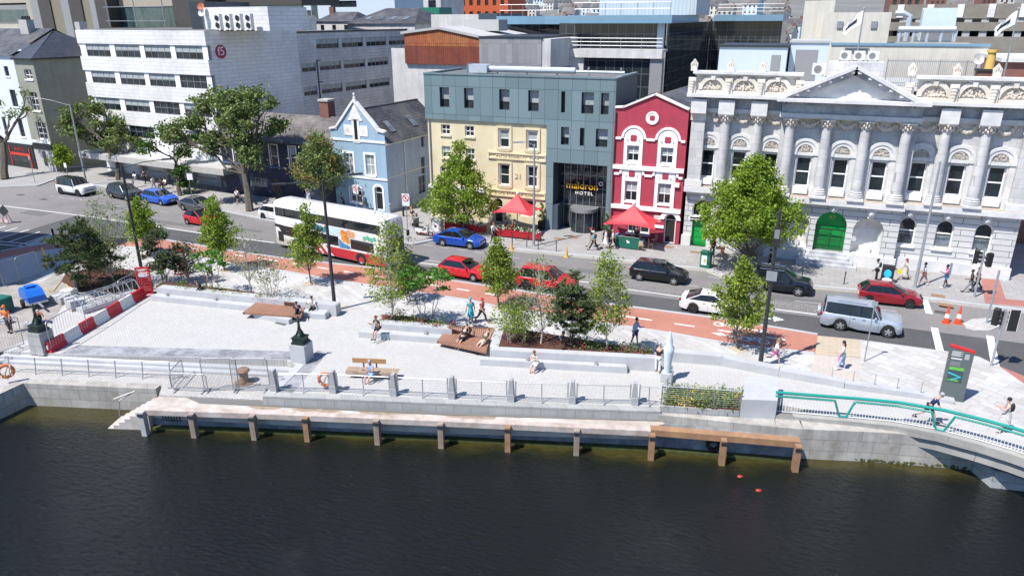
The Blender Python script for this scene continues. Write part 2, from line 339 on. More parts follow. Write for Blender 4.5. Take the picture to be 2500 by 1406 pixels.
# == building kit
mk('white_paint', (.84, .83, .81), .55, var=.05, vs=2)
mk('white_trim', (.8, .79, .77), .7, var=.08, vs=1.2, tint=(.58, .56, .52), tvs=.7)
mk('grey_metal', (.36, .37, .38), .45, metal=.6, var=.08)
mk('dark_metal', (.03, .032, .036), .5, var=.15)
mk('black', (.012, .012, .013), .5, var=.2)
mk('navy_frame', (.03, .035, .045), .5, var=.1)
glass('glass'); glass('glass_blue', (.02, .035, .045), .05); glass('glass_pale', (.09, .11, .12), .15, .4)
mk('blind', (.36, .39, .39), .7, var=.15, vs=3); mk('curtain', (.3, .33, .33), .8, var=.45, vs=9)
mk('interior', (.02, .018, .016), .8, var=.4)
brick('white_tile', (.82, .82, .81), (.78, .78, .77), (.4, .4, .41), 1.9, .42, .018, .55, var=.05, tint=(.52, .51, .48), tvs=.12, bump=.15)
brick('white_tile_worn', (.7, .695, .69), (.65, .645, .64), (.28, .28, .28), 1.3, .42, .02, .6, var=.12, tint=(.42, .405, .39), tvs=.25, bump=.15, st=.2)
brick('slate', (.1, .1, .108), (.065, .066, .072), (.035, .035, .037), .42, .26, .02, .55, var=.2, vs=.8, tint=(.14, .135, .125), tvs=.35, bump=.4)
brick('slate_brown', (.16, .145, .14), (.115, .105, .102), (.06, .056, .055), .4, .24, .02, .65, var=.2, vs=.8, tint=(.21, .19, .18), tvs=.4, bump=.4)
brick('slate_blue', (.07, .078, .095), (.055, .06, .075), (.03, .03, .035), .45, .3, .015, .45, var=.15, bump=.3)
brick('brick_red', (.3, .08, .055), (.22, .06, .045), (.25, .2, .17), .24, .085, .012, .85, var=.2, bump=.4)
brick('lime_ashlar', (.68, .665, .64), (.57, .565, .555), (.36, .36, .36), 1.5, .72, .012, .75, var=.09, vs=.8, tint=(.34, .35, .37), tvs=.35, tl=.5, bump=.1, st=.16)
brick('lime_rustic', (.66, .655, .64), (.59, .59, .58), (.17, .17, .17), 2.3, .46, .03, .75, var=.08, vs=.7, tint=(.4, .4, .4), tvs=.35, tl=.5, bump=.5)
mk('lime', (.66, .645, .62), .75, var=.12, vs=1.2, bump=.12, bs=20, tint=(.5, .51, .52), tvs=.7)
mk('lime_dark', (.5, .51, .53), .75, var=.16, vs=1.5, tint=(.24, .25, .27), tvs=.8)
mk('bath', (.72, .68, .61), .8, var=.1, vs=1.6, bump=.1, bs=20, tint=(.5, .43, .35), tvs=.7)
mk('carving', (.4, .36, .31), .85, var=.55, vs=9, bump=1.0, bs=9)
mk('carving_pale', (.58, .51, .43), .85, var=.4, vs=7, bump=1.0, bs=8)
mk('ledge', (.42, .36, .3), .85, var=.2, vs=1.5, tint=(.3, .26, .22), tvs=.6)
mk('roof_flat', (.12, .12, .122), .9, var=.2, vs=.8, tint=(.2, .2, .2), tvs=.3)
mk('roof_pale', (.42, .42, .41), .85, var=.1, vs=.6)
def arch_pts(u0, u1, z0, z1, ar, n=12):
    if not ar: return [(u0, z0), (u1, z0), (u1, z1), (u0, z1)]
    c = (u0+u1)/2; r = (u1-u0)/2; rise = min(ar, r) if ar < 50 else r
    return [(u0, z0), (u1, z0)] + [(c+r*math.cos(math.pi*i/n), z1-rise+rise*math.sin(math.pi*i/n)) for i in range(n+1)]
def wall(mb, u0, u1, z0, z1, holes, key, y=0.0, dep=.22, jk=None):
    us = sorted({u0, u1, *[h[0] for h in holes], *[h[1] for h in holes]}); zs = sorted({z0, z1, *[h[2] for h in holes], *[h[3] for h in holes]})
    us = [u for u in us if u0-1e-6 <= u <= u1+1e-6]; zs = [z for z in zs if z0-1e-6 <= z <= z1+1e-6]
    for a, b in zip(us, us[1:]):
        col = None
        for c, d in zip(zs, zs[1:]):
            mu, mz = (a+b)/2, (c+d)/2
            if any(h[0] < mu < h[1] and h[2] < mz < h[3] for h in holes):
                if col: mb.poly([(a, y, col[0]), (b, y, col[0]), (b, y, col[1]), (a, y, col[1])], key); col = None
            else: col = (col[0], d) if col else (c, d)
        if col: mb.poly([(a, y, col[0]), (b, y, col[0]), (b, y, col[1]), (a, y, col[1])], key)
    for h in holes:
        ar = h[4] if len(h) > 4 else 0; p = arch_pts(*h[:4], ar)
        if ar:
            k = 2+6; L = [(h[0], h[3])]+[q for q in p[k:]][::-1]
            mb.poly([(q[0], y, q[1]) for q in ([(h[1], h[3])]+p[2:k+1])][::-1], key)
            mb.poly([(q[0], y, q[1]) for q in ([(h[0], h[3])]+p[k:])], key)
        for i in range(len(p)):
            a, b = p[i], p[(i+1) % len(p)]
            mb.poly([(a[0], y, a[1]), (a[0], y+dep, a[1]), (b[0], y+dep, b[1]), (b[0], y, b[1])], jk or key)
def win(par, h, y=.14, nx=1, nz=2, fw=.07, fk='white_paint', gk='glass', bw=.045, blind=0, bk='blind', name='window', loc=None, rz=0, sill=0, sk=None, nzs=None, surr=0, suk=None, cat=None):
    ar = h[4] if len(h) > 4 else 0; p = arch_pts(*h[:4], ar); c = ((h[0]+h[1])/2, (h[2]+h[3])/2); m = MB()
    kx = 1-2*fw/(h[1]-h[0]); kz = 1-2*fw/(h[3]-h[2]); q = [(c[0]+(a-c[0])*kx, c[1]+(b-c[1])*kz) for a, b in p]; n = len(p)
    for i in range(n):
        j = (i+1) % n
        m.poly([(p[i][0], y, p[i][1]), (p[j][0], y, p[j][1]), (q[j][0], y, q[j][1]), (q[i][0], y, q[i][1])], fk)
        m.poly([(q[i][0], y, q[i][1]), (q[j][0], y, q[j][1]), (q[j][0], y+.06, q[j][1]), (q[i][0], y+.06, q[i][1])], fk)
    zt = h[3]-(min(ar, (h[1]-h[0])/2) if ar else 0)
    for i in range(1, nx):
        u = h[0]+(h[1]-h[0])*i/nx; m.box(u-bw/2, u+bw/2, y+.003, y+.05, h[2]+fw*.8, (h[3] if ar else h[3])-fw*.8, fk)
    for i in (nzs or [k/nz for k in range(1, nz)]):
        z = h[2]+(zt-h[2])*i; m.box(h[0]+fw*.8, h[1]-fw*.8, y-.004, y+.054, z-bw/2, z+bw/2, fk)
    if sill: m.box(h[0]-.1, h[1]+.1, -sill, y+.02, h[2]-.16, h[2]+.004, sk or fk)
    if surr:
        W = surr; e = [(c[0]+(a-c[0])*(1+2*W/(h[1]-h[0])), b if k_ in (0, 1) else b+(W if not ar else W*((b-zt)/max(.01, h[3]-zt) if b > zt else 0))) for k_, (a, b) in enumerate(p)]
        for i in range(1, n):
            j = (i+1) % n
            for Y in (-.05,): m.poly([(p[i][0], Y, p[i][1]), (e[i][0], Y, e[i][1]), (e[j][0], Y, e[j][1]), (p[j][0], Y, p[j][1])], suk or fk)
            m.poly([(e[i][0], -.05, e[i][1]), (e[i][0], 0, e[i][1]), (e[j][0], 0, e[j][1]), (e[j][0], -.05, e[j][1])], suk or fk)
            m.poly([(p[i][0], -.05, p[i][1]), (p[j][0], -.05, p[j][1]), (p[j][0], 0, p[j][1]), (p[i][0], 0, p[i][1])], suk or fk)
    o = m.build(name, par, loc, rz)
    g = MB().poly([(a, y+.045, b) for a, b in q], gk).build('pane', o)
    if blind:
        zb = h[3]-(h[3]-h[2])*blind
        MB().poly([(h[0]+fw, y+.035, zb), (h[1]-fw, y+.035, zb), (h[1]-fw, y+.035, h[3]-fw), (h[0]+fw, y+.035, h[3]-fw)], bk).build('blind' if bk == 'blind' else 'curtain', o)
    return o
def text(s, size, key, par=None, loc=(0, 0, 0), rz=0, ext=.02, name='lettering', sx=1.0, flat=False, align='CENTER', sp=1.0):
    c = bpy.data.curves.new('t', 'FONT'); c.body = s; c.size = size; c.extrude = ext; c.align_x = align; c.align_y = 'CENTER'; c.space_character = sp; c.resolution_u = 3
    o = bpy.data.objects.new('t', c); me = bpy.data.meshes.new_from_object(o); bpy.data.objects.remove(o)
    if not flat: me.transform(Matrix.Rotation(R(90), 4, 'X'))
    me.transform(Matrix.Diagonal((sx, 1, 1, 1))); me.name = name; me.materials.clear(); me.materials.append(MT[key])
    r = bpy.data.objects.new(name, me); S.collection.objects.link(r); r.location = loc; r.rotation_euler.z = rz
    if par: r.parent = par
    return r
def bld(name, site, label, cat='building', group=None): return thing(name, label, cat, site.o, site.a, group)
def shell(mb, u0, u1, y0, y1, z0, z1, key, back=True, top=None, left=True, right=True):
    if right: mb.poly([(u1, y0, z0), (u1, y1, z0), (u1, y1, z1), (u1, y0, z1)], key)
    if left: mb.poly([(u0, y0, z0), (u0, y0, z1), (u0, y1, z1), (u0, y1, z0)], key)
    if back: mb.poly([(u0, y1, z0), (u0, y1, z1), (u1, y1, z1), (u1, y1, z0)], key)
    if top: mb.poly([(u0, y0, z1), (u1, y0, z1), (u1, y1, z1), (u0, y1, z1)], top)
# == the white-tiled office with the red roundel
mk('roundel_red', (.36, .015, .06), .5, var=.05)
fs = Site(-64.8, 65.3, -5.0)
b = bld('office_building', fs, 'white tiled office block with long window bands and a round red side emblem', 'office')
zr = fs.z(495, 76); uR = fs.u(500, 76); uL = fs.u(186, 73)
rows = []
r1 = lambda x, y: (150+x*400/1406, 40+y*400/1406)
wrow = [((205, 236), (425, 332)), ((452, 245), (682, 342)), ((705, 250), (945, 352)), ((972, 257), (1220, 365))]
W1 = [fs.rect((*r1(*a), *r1(*c)), .0) for a, c in wrow]
ztop = sum(w_[3] for w_ in W1)/4; zbot = sum(w_[2] for w_ in W1)/4
z2 = fs.z(*r1(252, 468)), fs.z(*r1(252, 560)); pitch = ((ztop-z2[0])+(zbot-z2[1]))/2
mb = MB(); cols = [(w_[0], w_[1]) for w_ in W1]; hts = [(zbot-.18-i*pitch, ztop+.08-i*pitch) for i in range(4)]
can = fs.z(*r1(420, 1135)); prev = zr
for i, (z0, z1) in enumerate(hts):                       # projecting tiled spandrel bands
    mb.box(uL-.1, uR, -.12, .5, z1, prev, 'white_tile'); prev = z0
mb.box(uL-.1, uR, -.12, .5, can-.3, prev, 'white_tile')
wall(mb, uL+.1, uR, can-.3, zr-.1, [(c[0], c[1], z0, z1) for c in cols for z0, z1 in hts], 'white_paint', 0, .15)
D1 = 13.5
ss = Site(*(fs.o+Vector((math.cos(fs.a), math.sin(fs.a), 0))*uR).xy, -5+90)
D1 = ss.u(723, 72); D2 = ss.u(1000, 58)
mb.box(uL, uR-.02, .5, D1, can-4, zr-.02, 'white_tile'); mb.box(uL, uR-.5, 1.0, D1-.5, zr-.05, zr+.12, 'roof_flat')
mb.build('wall', b)
gk = ['glass', 'glass_blue', 'glass', 'glass_pale']
for i, (z0, z1) in enumerate(hts):
    for j, c in enumerate(cols): win(b, (c[0], c[1], z0, z1), .05, 4, 2, .05, 'grey_metal', 'glass', .05, blind=(.5, .45, .52, .5)[(i*3+j) % 4] if (i+j) % 5 != 4 else 0)
# rear wing with window rows
rw = MB(); out = []
q = lambda x, y: (600+x/3.5143, y/3.5143)
for row, (xs, ya, yb) in enumerate((([(605, 800), (822, 1008), (1032, 1205), (1225, 1365)], 330, 412), ([(480, 605), (635, 818), (842, 1025), (1045, 1222)], 535, 610), ([(500, 615), (650, 832), (858, 1040), (1062, 1235)], 735, 810))):
    zt, zb = ss.z(*q(xs[1][0], ya), .6), ss.z(*q(xs[1][0], yb), .6)
    for xa, xb in xs:
        ym = (ya+yb)/2-.1*(xa-xs[1][0]); out.append((ss.u(*q(xa, ym), .6), ss.u(*q(xb, ym), .6), zb, zt))
wall(rw, D1-.3, D2, 0, zr-.5, out, 'white_tile_worn', .6, .2)
shell(rw, D1-.3, D2, .6, 14, 0, zr-.5, 'white_tile_worn', True, 'roof_flat', False)
rw.box(D1-.3, D2+.05, .5, .8, zr-.5, zr-.3, 'dark_metal')
rw.build('rear_wing', b, (uR, 0, 0), R(90))
for h in out: win(b, h, .72, max(2, round((h[1]-h[0])/1.1)), 2, .05, 'grey_metal', 'glass', .06, blind=.5, loc=(uR, 0, 0), rz=R(90))
# emblem: red disc with pale f5
e = ss.uv(539, 127); er = abs(ss.z(539, 110)-ss.z(539, 144))/2
em = MB().lathe([(0, .06), (er, .06), (er, -.02)], (e[0], 0, e[1]), 'roundel_red', 28, 'y').build('emblem', b, (uR, 0, 0), R(90))
text('f5', er*1.75, 'white_paint', em, (e[0], -.07, e[1]+er*.02), 0, .015, 'lettering', 1.05)
# canopy, columns, ground floor
cn_ = MB(); c0 = fs.u(190, 365, -3.2); c1 = fs.u(541, 395, -3.2)
cn_.box(c0, c1, -3.2, .2, can-.75, can-.05, 'concrete'); cn_.box(c0+.25, c1-.25, -2.95, .2, can-.06, can+.02, 'roof_pale'); cn_.build('canopy', b)
text('1890', .5, 'dark_metal', b, (c0+.95, -3.23, can-.42), 0, .01, 'lettering')
gf = MB(); gf.box(uL+2.5, uR+.4, 1.2, 1.6, .1, can-.8, 'dark_metal')
for k in range(5):
    u = uL+3+(uR-uL-4)*k/4; gf.box(u-.3, u+.3, -.2, .5, .1, can-.75, 'concrete')
gf.box(uL+7, uR+.2, .1, .4, .1, .95, 'granite'); gf.build('ground_floor', b)
for k in range(4):
    u = uL+3+(uR-uL-4)*k/4; win(b, (u+.5, u+(uR-uL-4)/4-.5, 1.0, can-1.1), 1.0, 3, 2, .06, 'dark_metal', 'glass_pale' if k in (1, 2) else 'glass', name='shop_window')
# roof plant belongs to the block: penthouse, AC units are things of their own
ph = MB(); p0, p1 = fs.u(498, 40, 2.0), fs.u(655, 40, 2.0)
ph.box(p0, p1, 2, 8, zr, fs.z(560, 18, 2), 'white_tile'); ph.box(p0-2.6, p0-.02, 2.3, 9, zr, fs.z(450, 5, 2.3), 'navy_frame'); ph.build('penthouse', b)
mk('ac_white', (.66, .66, .64), .5, var=.06); mk('dish_rust', (.45, .13, .06), .7, var=.3, vs=4)
for k in range(4):
    u, z_ = fs.u(535+25*k, 65, 1.0), zr
    t = thing('air_conditioner', ['leftmost', 'second from the left', 'second from the right', 'rightmost'][k]+' of four tall white cooling units on the white office roof', 'air conditioner', b.matrix_basis @ Vector((u, 1.0, zr)), fs.a, 'cooling units on the white office roof')
    MB().box(-.42, .42, -.2, .25, .1, 1.75, 'ac_white').box(-.4, -.3, -.2, .2, 0, .1, 'dark_metal').box(.3, .4, -.2, .2, 0, .1, 'dark_metal').build('case', t)
    f = MB(); [f.lathe([(.3, .21), (.33, .23), (.36, .21)], (0, 0, zc), 'grey_metal', 14, 'y').lathe([(0, .205), (.3, .205)], (0, 0, zc), 'black', 14, 'y') for zc in (.55, 1.3)]; f.build('fan', t)
def dish(px, py, d, r, key, label, site=fs, zb=None):
    u, z = site.uv(px, py, d); w_ = site.o+Vector((u*site.c-d*site.s, u*site.s+d*site.c, 0)); t = thing('satellite_dish', label, 'dish', (w_.x, w_.y, zb if zb is not None else z-1), 0)
    h = z-(zb if zb is not None else z-1); m = MB(); m.T = Matrix.Translation((0, 0, h)) @ Matrix.Rotation(R(70), 4, 'X') @ Matrix.Rotation(R(15), 4, 'Y')
    m.lathe([(0, 0), (r*.5, .06*r), (r*.8, .18*r), (r, .32*r), (r*.98, .36*r), (r*.78, .24*r), (0, .05*r)], (0, 0, 0), key, 18); m.tube([(0, 0, 0), (0, .2*r, .7*r)], .02, 'grey_metal', 5); m.build('reflector', t, smooth=True)
    MB().tube([(0, .08, 0), (0, .08, h)], .04, 'grey_metal', 6).build('mast', t)
dish(491, 17, 1.6, .42, 'dish_rust', 'rust red satellite dish on the white office roof', zb=zr); dish(493, 33, 1.5, .4, 'ac_white', 'white satellite dish below the rust red one on the office roof', zb=zr)
# == grey-green and white houses at the far left
mk('render_sage', (.3, .31, .25), .85, var=.07, vs=.8, tint=(.25, .255, .21), tvs=.3, st=.15); mk('render_white', (.62, .66, .7), .8, var=.05)
mk('red_shop', (.55, .03, .01), .5, var=.1)
gs = Site(*G(140, 420, .12).xy, -5)
b = bld('corner_house', gs, 'sage green rendered house with white sash windows and hipped slate roof', 'house')
z1 = gs.z(98, 145); u0 = gs.u(32, 145); rects = [gs.rect((57, 168, 81, 195)), gs.rect((69, 224, 99, 272)), gs.rect((86, 297, 118, 342))]
ar = [.25, .12, 0]; hs = [(*r_, a) for r_, a in zip(rects, ar)]
m = MB(); wall(m, u0, 0, 0, z1, hs, 'render_sage'); shell(m, u0, 0, 0, 12, 0, z1, 'render_sage'); m.box(u0-.03, .03, -.12, .05, gs.z(118, 350)-.1, gs.z(118, 350)+.2, 'white_trim'); m.build('wall', b)
zr_ = z1+3.3; ym = 6
m = MB(); e_ = .3; A = [(u0, -e_, z1), (e_, -e_, z1), (e_, 12+e_, z1), (u0, 12+e_, z1)]; r0 = (u0, ym, zr_); r1_ = (-4.2, ym, zr_)
for f in ([A[0], A[1], r1_, r0], [A[1], A[2], r1_], [A[2], A[3], r0, r1_]): m.poly(f, 'slate_blue')
m.box(u0, e_+.05, -e_-.08, -e_+.02, z1-.12, z1+.06, 'black'); m.box(e_-.03, e_+.07, -e_, 12, z1-.12, z1+.06, 'black'); rf = m.build('roof', b)
m = MB(); m.box(-9.2, -7.4, 4.6, 5.6, zr_-1.4, zr_+1.3, 'concrete'); [m.tube([(-9+.4*k, 5.1, zr_+1.3), (-9+.4*k, 5.1, zr_+1.75)], [.14, .11], 'dark_metal', 8) for k in range(5)]; m.build('chimney', rf)
m = MB(); m.box(-1.2, -.2, 7.2, 8.2, z1+1.2, zr_+1, 'concrete'); m.build('chimney', rf)
for h in hs: win(b, h, .15, 2, 3 if h is not hs[0] else 2, .1, 'white_paint', 'glass', .08, sill=.1)
m = MB(); zs_ = gs.z(118, 352); m.box(u0, .02, -.12, .02, zs_-.8, zs_-.15, 'black'); m.box(u0, .02, -.05, 0, .1, zs_-.8, 'concrete'); m.box(u0+1.8, -1.6, -.09, -.04, .8, zs_-1, 'glass'); m.build('shopfront', b)
ws = gs; b = bld('white_house', gs, 'white rendered house with a black and red shopfront at the left edge', 'house'); uw = u0-.02
rects = [gs.rect((8, 162, 24, 187)), gs.rect((41, 290, 63, 335)), gs.rect((3, 285, 22, 330)), gs.rect((22, 219, 46, 262)), gs.rect((-12, 219, 5, 260))]
m = MB(); wall(m, uw-14, uw, 0, z1+.3, rects, 'render_white'); shell(m, uw-14, uw, 0, 12, 0, z1+.3, 'render_white'); m.build('wall', b)
MB().poly([(uw-14, -.3, z1+.3), (uw, -.3, z1+.3), (uw, ym, zr_+.2), (uw-14, ym, zr_+.2)], 'slate').poly([(uw-14, 12.3, z1+.3), (uw-14, ym, zr_+.2), (uw, ym, zr_+.2), (uw, 12.3, z1+.3)], 'slate').build('roof', b)
for h in rects: win(b, h, .15, 2, 2, .06, 'dark_metal', 'glass', .05, sill=.08, sk='white_paint')
sf = MB(); zs_ = gs.z(60, 352); sf.box(uw-9, uw-.1, -.15, .02, .1, zs_, 'black'); x0, x1 = gs.u(30, 380), gs.u(78, 380)
sf.box(x0, x1, -.22, -.14, zs_-1.6, zs_-1.25, 'red_shop'); sf.box(x0, x0+.15, -.22, -.14, .2, zs_-.5, 'red_shop'); sf.box(x1-.15, x1, -.22, -.14, .2, zs_-.5, 'red_shop'); sf.box(x0+.3, x1-.3, -.2, -.14, .9, zs_-1.7, 'glass'); sfo = sf.build('shopfront', b)
text('BLUNTOL', .5, 'red_shop', sfo, ((x0+x1)/2, -.18, zs_-.75), 0, .01)
# == navy pub
mk('navy_wall', (.012, .02, .05), .6, var=.12, vs=1.2); mk('navy_blue', (.07, .11, .22), .65, var=.1)
ns = Site(*G(822, 502, .12).xy, -2.5)
b = bld('navy_house', ns, 'low navy blue house with brown slate roof behind the big street trees', 'house')
u0 = ns.u(556, 475); ze = ns.z(700, 349); hs = [ns.rect(r_) for r_ in ((566, 345, 586, 410), (611, 345, 637, 406), (656, 350, 682, 411), (704, 357, 727, 416), (750, 358, 772, 418))]
zt = sum(h[3] for h in hs)/5; zb = sum(h[2] for h in hs)/5; hs = [(h[0], h[1], zb, min(zt, ze-.25)) for h in hs]
g2 = [ns.rect((606, 432, 654, 459)), (*ns.rect((738, 440, 767, 478)), .2)]
m = MB(); wall(m, u0, -.02, 0, ze, hs+g2, 'navy_wall'); shell(m, u0, -.02, 0, 9, 0, ze, 'navy_wall')
dr = ns.rect((662, 436, 693, 487)); m.box(dr[0], dr[1], -.03, .02, .12, dr[3], 'black'); m.box(u0, -.03, -.06, .02, 3.55, 3.75, 'navy_blue'); m.build('wall', b)
for k, h in enumerate(hs): win(b, h, .1, 1, 2, .1, 'white_paint', 'glass', .07, blind=.4 if k % 2 else 0, surr=.12)
win(b, g2[0], .1, 3, 1, .06, 'grey_metal', 'glass_pale', .07); win(b, g2[1], .1, 2, 2, .06, 'navy_frame', 'glass_blue')
zr_ = ns.z(700, 278, 5.0); m = MB(); m.poly([(u0-.2, -.35, ze-.05), (-.02, -.35, ze-.05), (-.02, 5, zr_), (u0-.2, 5, zr_)], 'slate_brown').poly([(u0-.2, 10, ze-.05), (u0-.2, 5, zr_), (-.02, 5, zr_), (-.02, 10, ze-.05)], 'slate_brown').poly([(u0-.1, -.35, ze-.05), (u0-.1, 5, zr_), (u0-.1, 10, ze-.05)], 'navy_wall')
m.box(u0-.2, -.02, -.45, -.33, ze-.16, ze-.02, 'black'); rf = m.build('roof', b)
c = ns.u(797, 270, 5.2); m = MB().box(c-.55, c+.65, 4.7, 5.9, zr_-.8, ns.z(797, 248, 5), 'brick_red').box(c-.65, c+.75, 4.6, 6, ns.z(797, 248, 5), ns.z(797, 244, 5)+.05, 'concrete'); m.build('chimney', rf)
# == pale blue gabled house
mk('blue_render', (.3, .43, .54), .85, var=.05, vs=.8, tint=(.27, .39, .49), tvs=.4, st=.12); mk('blue_white', (.42, .52, .66), .85, var=.07, vs=.7, tint=(.36, .44, .56), tvs=.4, st=.25)
bs_ = Site(*G(823, 503, .12).xy, -4.0); r5 = lambda x, y: (700+x*.2845, 200+y*.2845)
b = bld('gabled_house', bs_, 'pale blue gabled house with white trim and a finial beside the lane', 'house')
uR = bs_.u(*r5(868, 900)); zsh = bs_.z(*r5(850, 437)); zap = bs_.z(*r5(587, 165)); zbd = bs_.z(*r5(620, 505)); zm = bs_.z(*r5(640, 818)); uc = bs_.u(*r5(585, 300))
hs = [bs_.rect((*r5(492, 608), *r5(580, 795))), bs_.rect((*r5(672, 622), *r5(762, 808))), (*bs_.rect((*r5(540, 888), *r5(650, 1040))), .3), (*bs_.rect((*r5(752, 893), *r5(833, 1108))), .3)]
m = MB(); wall(m, 0, uR, 0, zsh, hs, 'blue_render'); zs2 = bs_.z(*r5(420, 400));
gp = [(0, zsh), (uR, zsh), (uR-.8, zsh+.15), (uR-1.6, zsh+1.0), (uc+.35, zap-.35), (uc, zap), (uc-.35, zap-.35), (1.6, zsh+1.0), (.8, zsh+.15)]
m.poly([(p_[0], 0, p_[1]) for p_ in gp], 'blue_render'); m.poly([(p_[0], .35, p_[1]) for p_ in gp[::-1]], 'blue_white'); m.build('wall', b)
sd = MB(); s2 = Site(*(bs_.o+Vector((bs_.c, bs_.s, 0))*uR).xy, 86)
DD = s2.u(*r5(1215, 1000)); zes = zsh-1.15
sh_ = [s2.rect((*r5(1150, 470), *r5(1182, 555))), s2.rect((*r5(1150, 650), *r5(1190, 785))), s2.rect((*r5(1130, 815), *r5(1195, 945)))]
wall(sd, 0, DD+4, 0, zes, sh_, 'blue_white'); sd.box(DD+4, DD+4.1, 0, uR, 0, zes, 'blue_white'); sd.box(.3, DD, -.05, .01, 3.7, 3.8, 'white_trim'); sd.tube([(3.2, -.07, .2), (3.2, -.07, zes)], .06, 'white_trim', 6); sd.box(0, DD+4, -.12, .02, zes-.14, zes+.02, 'white_trim'); sd.build('side_wall', b, (uR, 0, 0), R(90))
for h in sh_: win(b, h, .12, 2, 2, .05, 'grey_metal', 'glass', loc=(uR, 0, 0), rz=R(90))
ridge = zap-.9; m = MB(); m.poly([(uR+.25, .3, zes), (uR+.25, DD+4, zes), (uc, DD+4, ridge), (uc, .3, ridge)], 'slate').poly([(-.1, .3, zes), (uc, .3, ridge), (uc, DD+4, ridge), (-.1, DD+4, zes)], 'slate').poly([(0, DD+4, 0), (0, DD+4, zes), (uc, DD+4, ridge), (uR, DD+4, zes), (uR, DD+4, 0)], 'blue_white').tube([(uc, .3, ridge), (uc, DD+4, ridge)], .1, 'slate', 6); rf = m.build('roof', b)
for (yy, fr) in ((2.6, .42), (6.8, .45)):
    sx = uR+.25-(uR-uc)*fr; zz = zes+(ridge-zes)*fr; sl = (ridge-zes)/(uR-uc);
    mm = MB(); q_ = lambda dx, dy, dz: (sx-dx, yy+dy, zz+dx*sl+dz)
    mm.poly([q_(-.55, -.4, .07), q_(-.55, .4, .07), q_(.55, .4, .07), q_(.55, -.4, .07)], 'grey_metal'); mm.poly([q_(-.45, -.3, .09), q_(-.45, .3, .09), q_(.45, .3, .09), q_(.45, -.3, .09)], 'glass_pale'); mm.build('skylight', rf)
m = MB()                                                   # white coping, bands, quoins of the gable
for a, c in zip(gp[1:], gp[2:]+gp[:1]): m.bar((a[0], .1, a[1]+.05), (c[0], .1, c[1]+.05), .5, .2, 'white_trim')
m.box(-.02, uR+.03, -.08, .02, zbd-.12, zbd+.1, 'white_trim'); m.box(-.02, uR+.03, -.08, .02, zm-.12, zm+.08, 'white_trim')
m.box(-.1, .9, -.1, .3, zsh-.02, zsh+.12, 'white_trim'); m.box(uR-.9, uR+.1, -.1, .3, zsh-.02, zsh+.12, 'white_trim'); m.box(uc-.9, uc+.9, -.06, .02, zap-1.95, zap-1.8, 'white_trim')
m.poly([(uc-.85, -.03, zap-1.8), (uc+.85, -.03, zap-1.8), (uc, -.03, zap-.2)], 'white_trim'); m.build('gable_trim', b)
MB().lathe([(.22, 0), (.22, .12), (.12, .2), (.15, .35), (.08, .45), (.07, .55), (.12, .64), (.12, .72), (.05, .82), (0, .84)], (uc, .1, zap-.05), 'white_trim', 10).build('finial', b, smooth=True)
zc = bs_.z(*r5(603, 410)); m = MB(); m.box(uc-.45, uc+.5, -.06, .02, zc-1.35, zc+1.35, 'white_trim'); m.box(uc-1.5, uc+1.5, -.05, .02, zc-.65, zc+.4, 'white_trim'); m.box(uc-.17, uc+.22, -.068, .0, zc-1.0, zc+1.0, 'black')
for k in (-1, 1): m.poly([(uc+k*1.0, -.056, zc-.45), (uc+k*1.0+.25, -.056, zc-.13), (uc+k*1.0, -.056, zc+.2), (uc+k*1.0-.25, -.056, zc-.13)], 'bath')
m.build('cross_panel', b)
for h in hs[:2]: win(b, h, .12, 2, 2, .08, 'white_paint', 'glass', .06, blind=.95 if h is hs[1] else .9, bk='curtain', sill=.1, surr=.2)
win(b, hs[2], .12, 2, 2, .1, 'white_paint', 'glass', .07, blind=.3, sill=.12, surr=.14)
o = win(b, hs[3], .15, 1, 1, .1, 'white_paint', 'black', name='front_door', nzs=[.82], surr=.22);
# == grey-panelled hotel over a yellow house
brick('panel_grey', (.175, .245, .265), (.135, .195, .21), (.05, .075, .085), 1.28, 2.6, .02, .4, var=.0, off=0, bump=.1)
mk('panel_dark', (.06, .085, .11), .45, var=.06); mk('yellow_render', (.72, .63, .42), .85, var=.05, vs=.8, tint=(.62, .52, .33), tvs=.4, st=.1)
mk('gold_sign', (.75, .42, .03), .4, var=.05); mk('duct', (.5, .55, .58), .4, metal=.3, var=.08)
hs_ = Site(*G(1357, 562, .12).xy, 0.0)
b = bld('hotel_building', hs_, 'grey panelled hotel with a yellow lower house and a tall glazed entrance', 'hotel')
r2 = lambda x, y: (1000+x*.2845, 140+y*.2845); r3 = lambda x, y: (1350+x*.2845, 150+y*.2845); r7 = lambda x, y: (1340+x*.144, 440+y*.144)
zt = hs_.z(*r3(300, 150)); uR = hs_.u(*r3(545, 160)); uL = hs_.u(*r2(118, 140)); uy = hs_.u(*r2(1170, 900)); uyl = hs_.u(*r2(152, 700)); zy = hs_.z(*r2(660, 555))
pw = [(*r2(255, 252), *r2(342, 428)), (*r2(465, 260), *r2(550, 437)), (*r2(768, 273), *r2(857, 453)), (*r2(1018, 284), *r2(1107, 464)), (*r3(72, 262), *r3(103, 447)), (*r3(247, 270), *r3(346, 455)), (*r3(415, 275), *r3(475, 463)), (*r3(70, 562), *r3(135, 715)), (*r3(233, 570), *r3(265, 732)), (*r3(370, 580), *r3(465, 740))]
H = [hs_.rect(x) for x in pw]
for grp in (range(0, 7), range(7, 10)):
    a = sum(H[i][2] for i in grp)/len(grp); c = sum(H[i][3] for i in grp)/len(grp)
    for i in grp: H[i] = (H[i][0], H[i][1], a, c)
ze = hs_.z(*r3(250, 883)); e0, e1 = hs_.u(*r3(3, 900)), hs_.u(*r3(462, 1000))
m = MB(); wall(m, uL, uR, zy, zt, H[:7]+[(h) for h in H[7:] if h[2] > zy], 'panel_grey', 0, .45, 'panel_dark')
low = [h for h in H[7:] if h[2] <= zy]
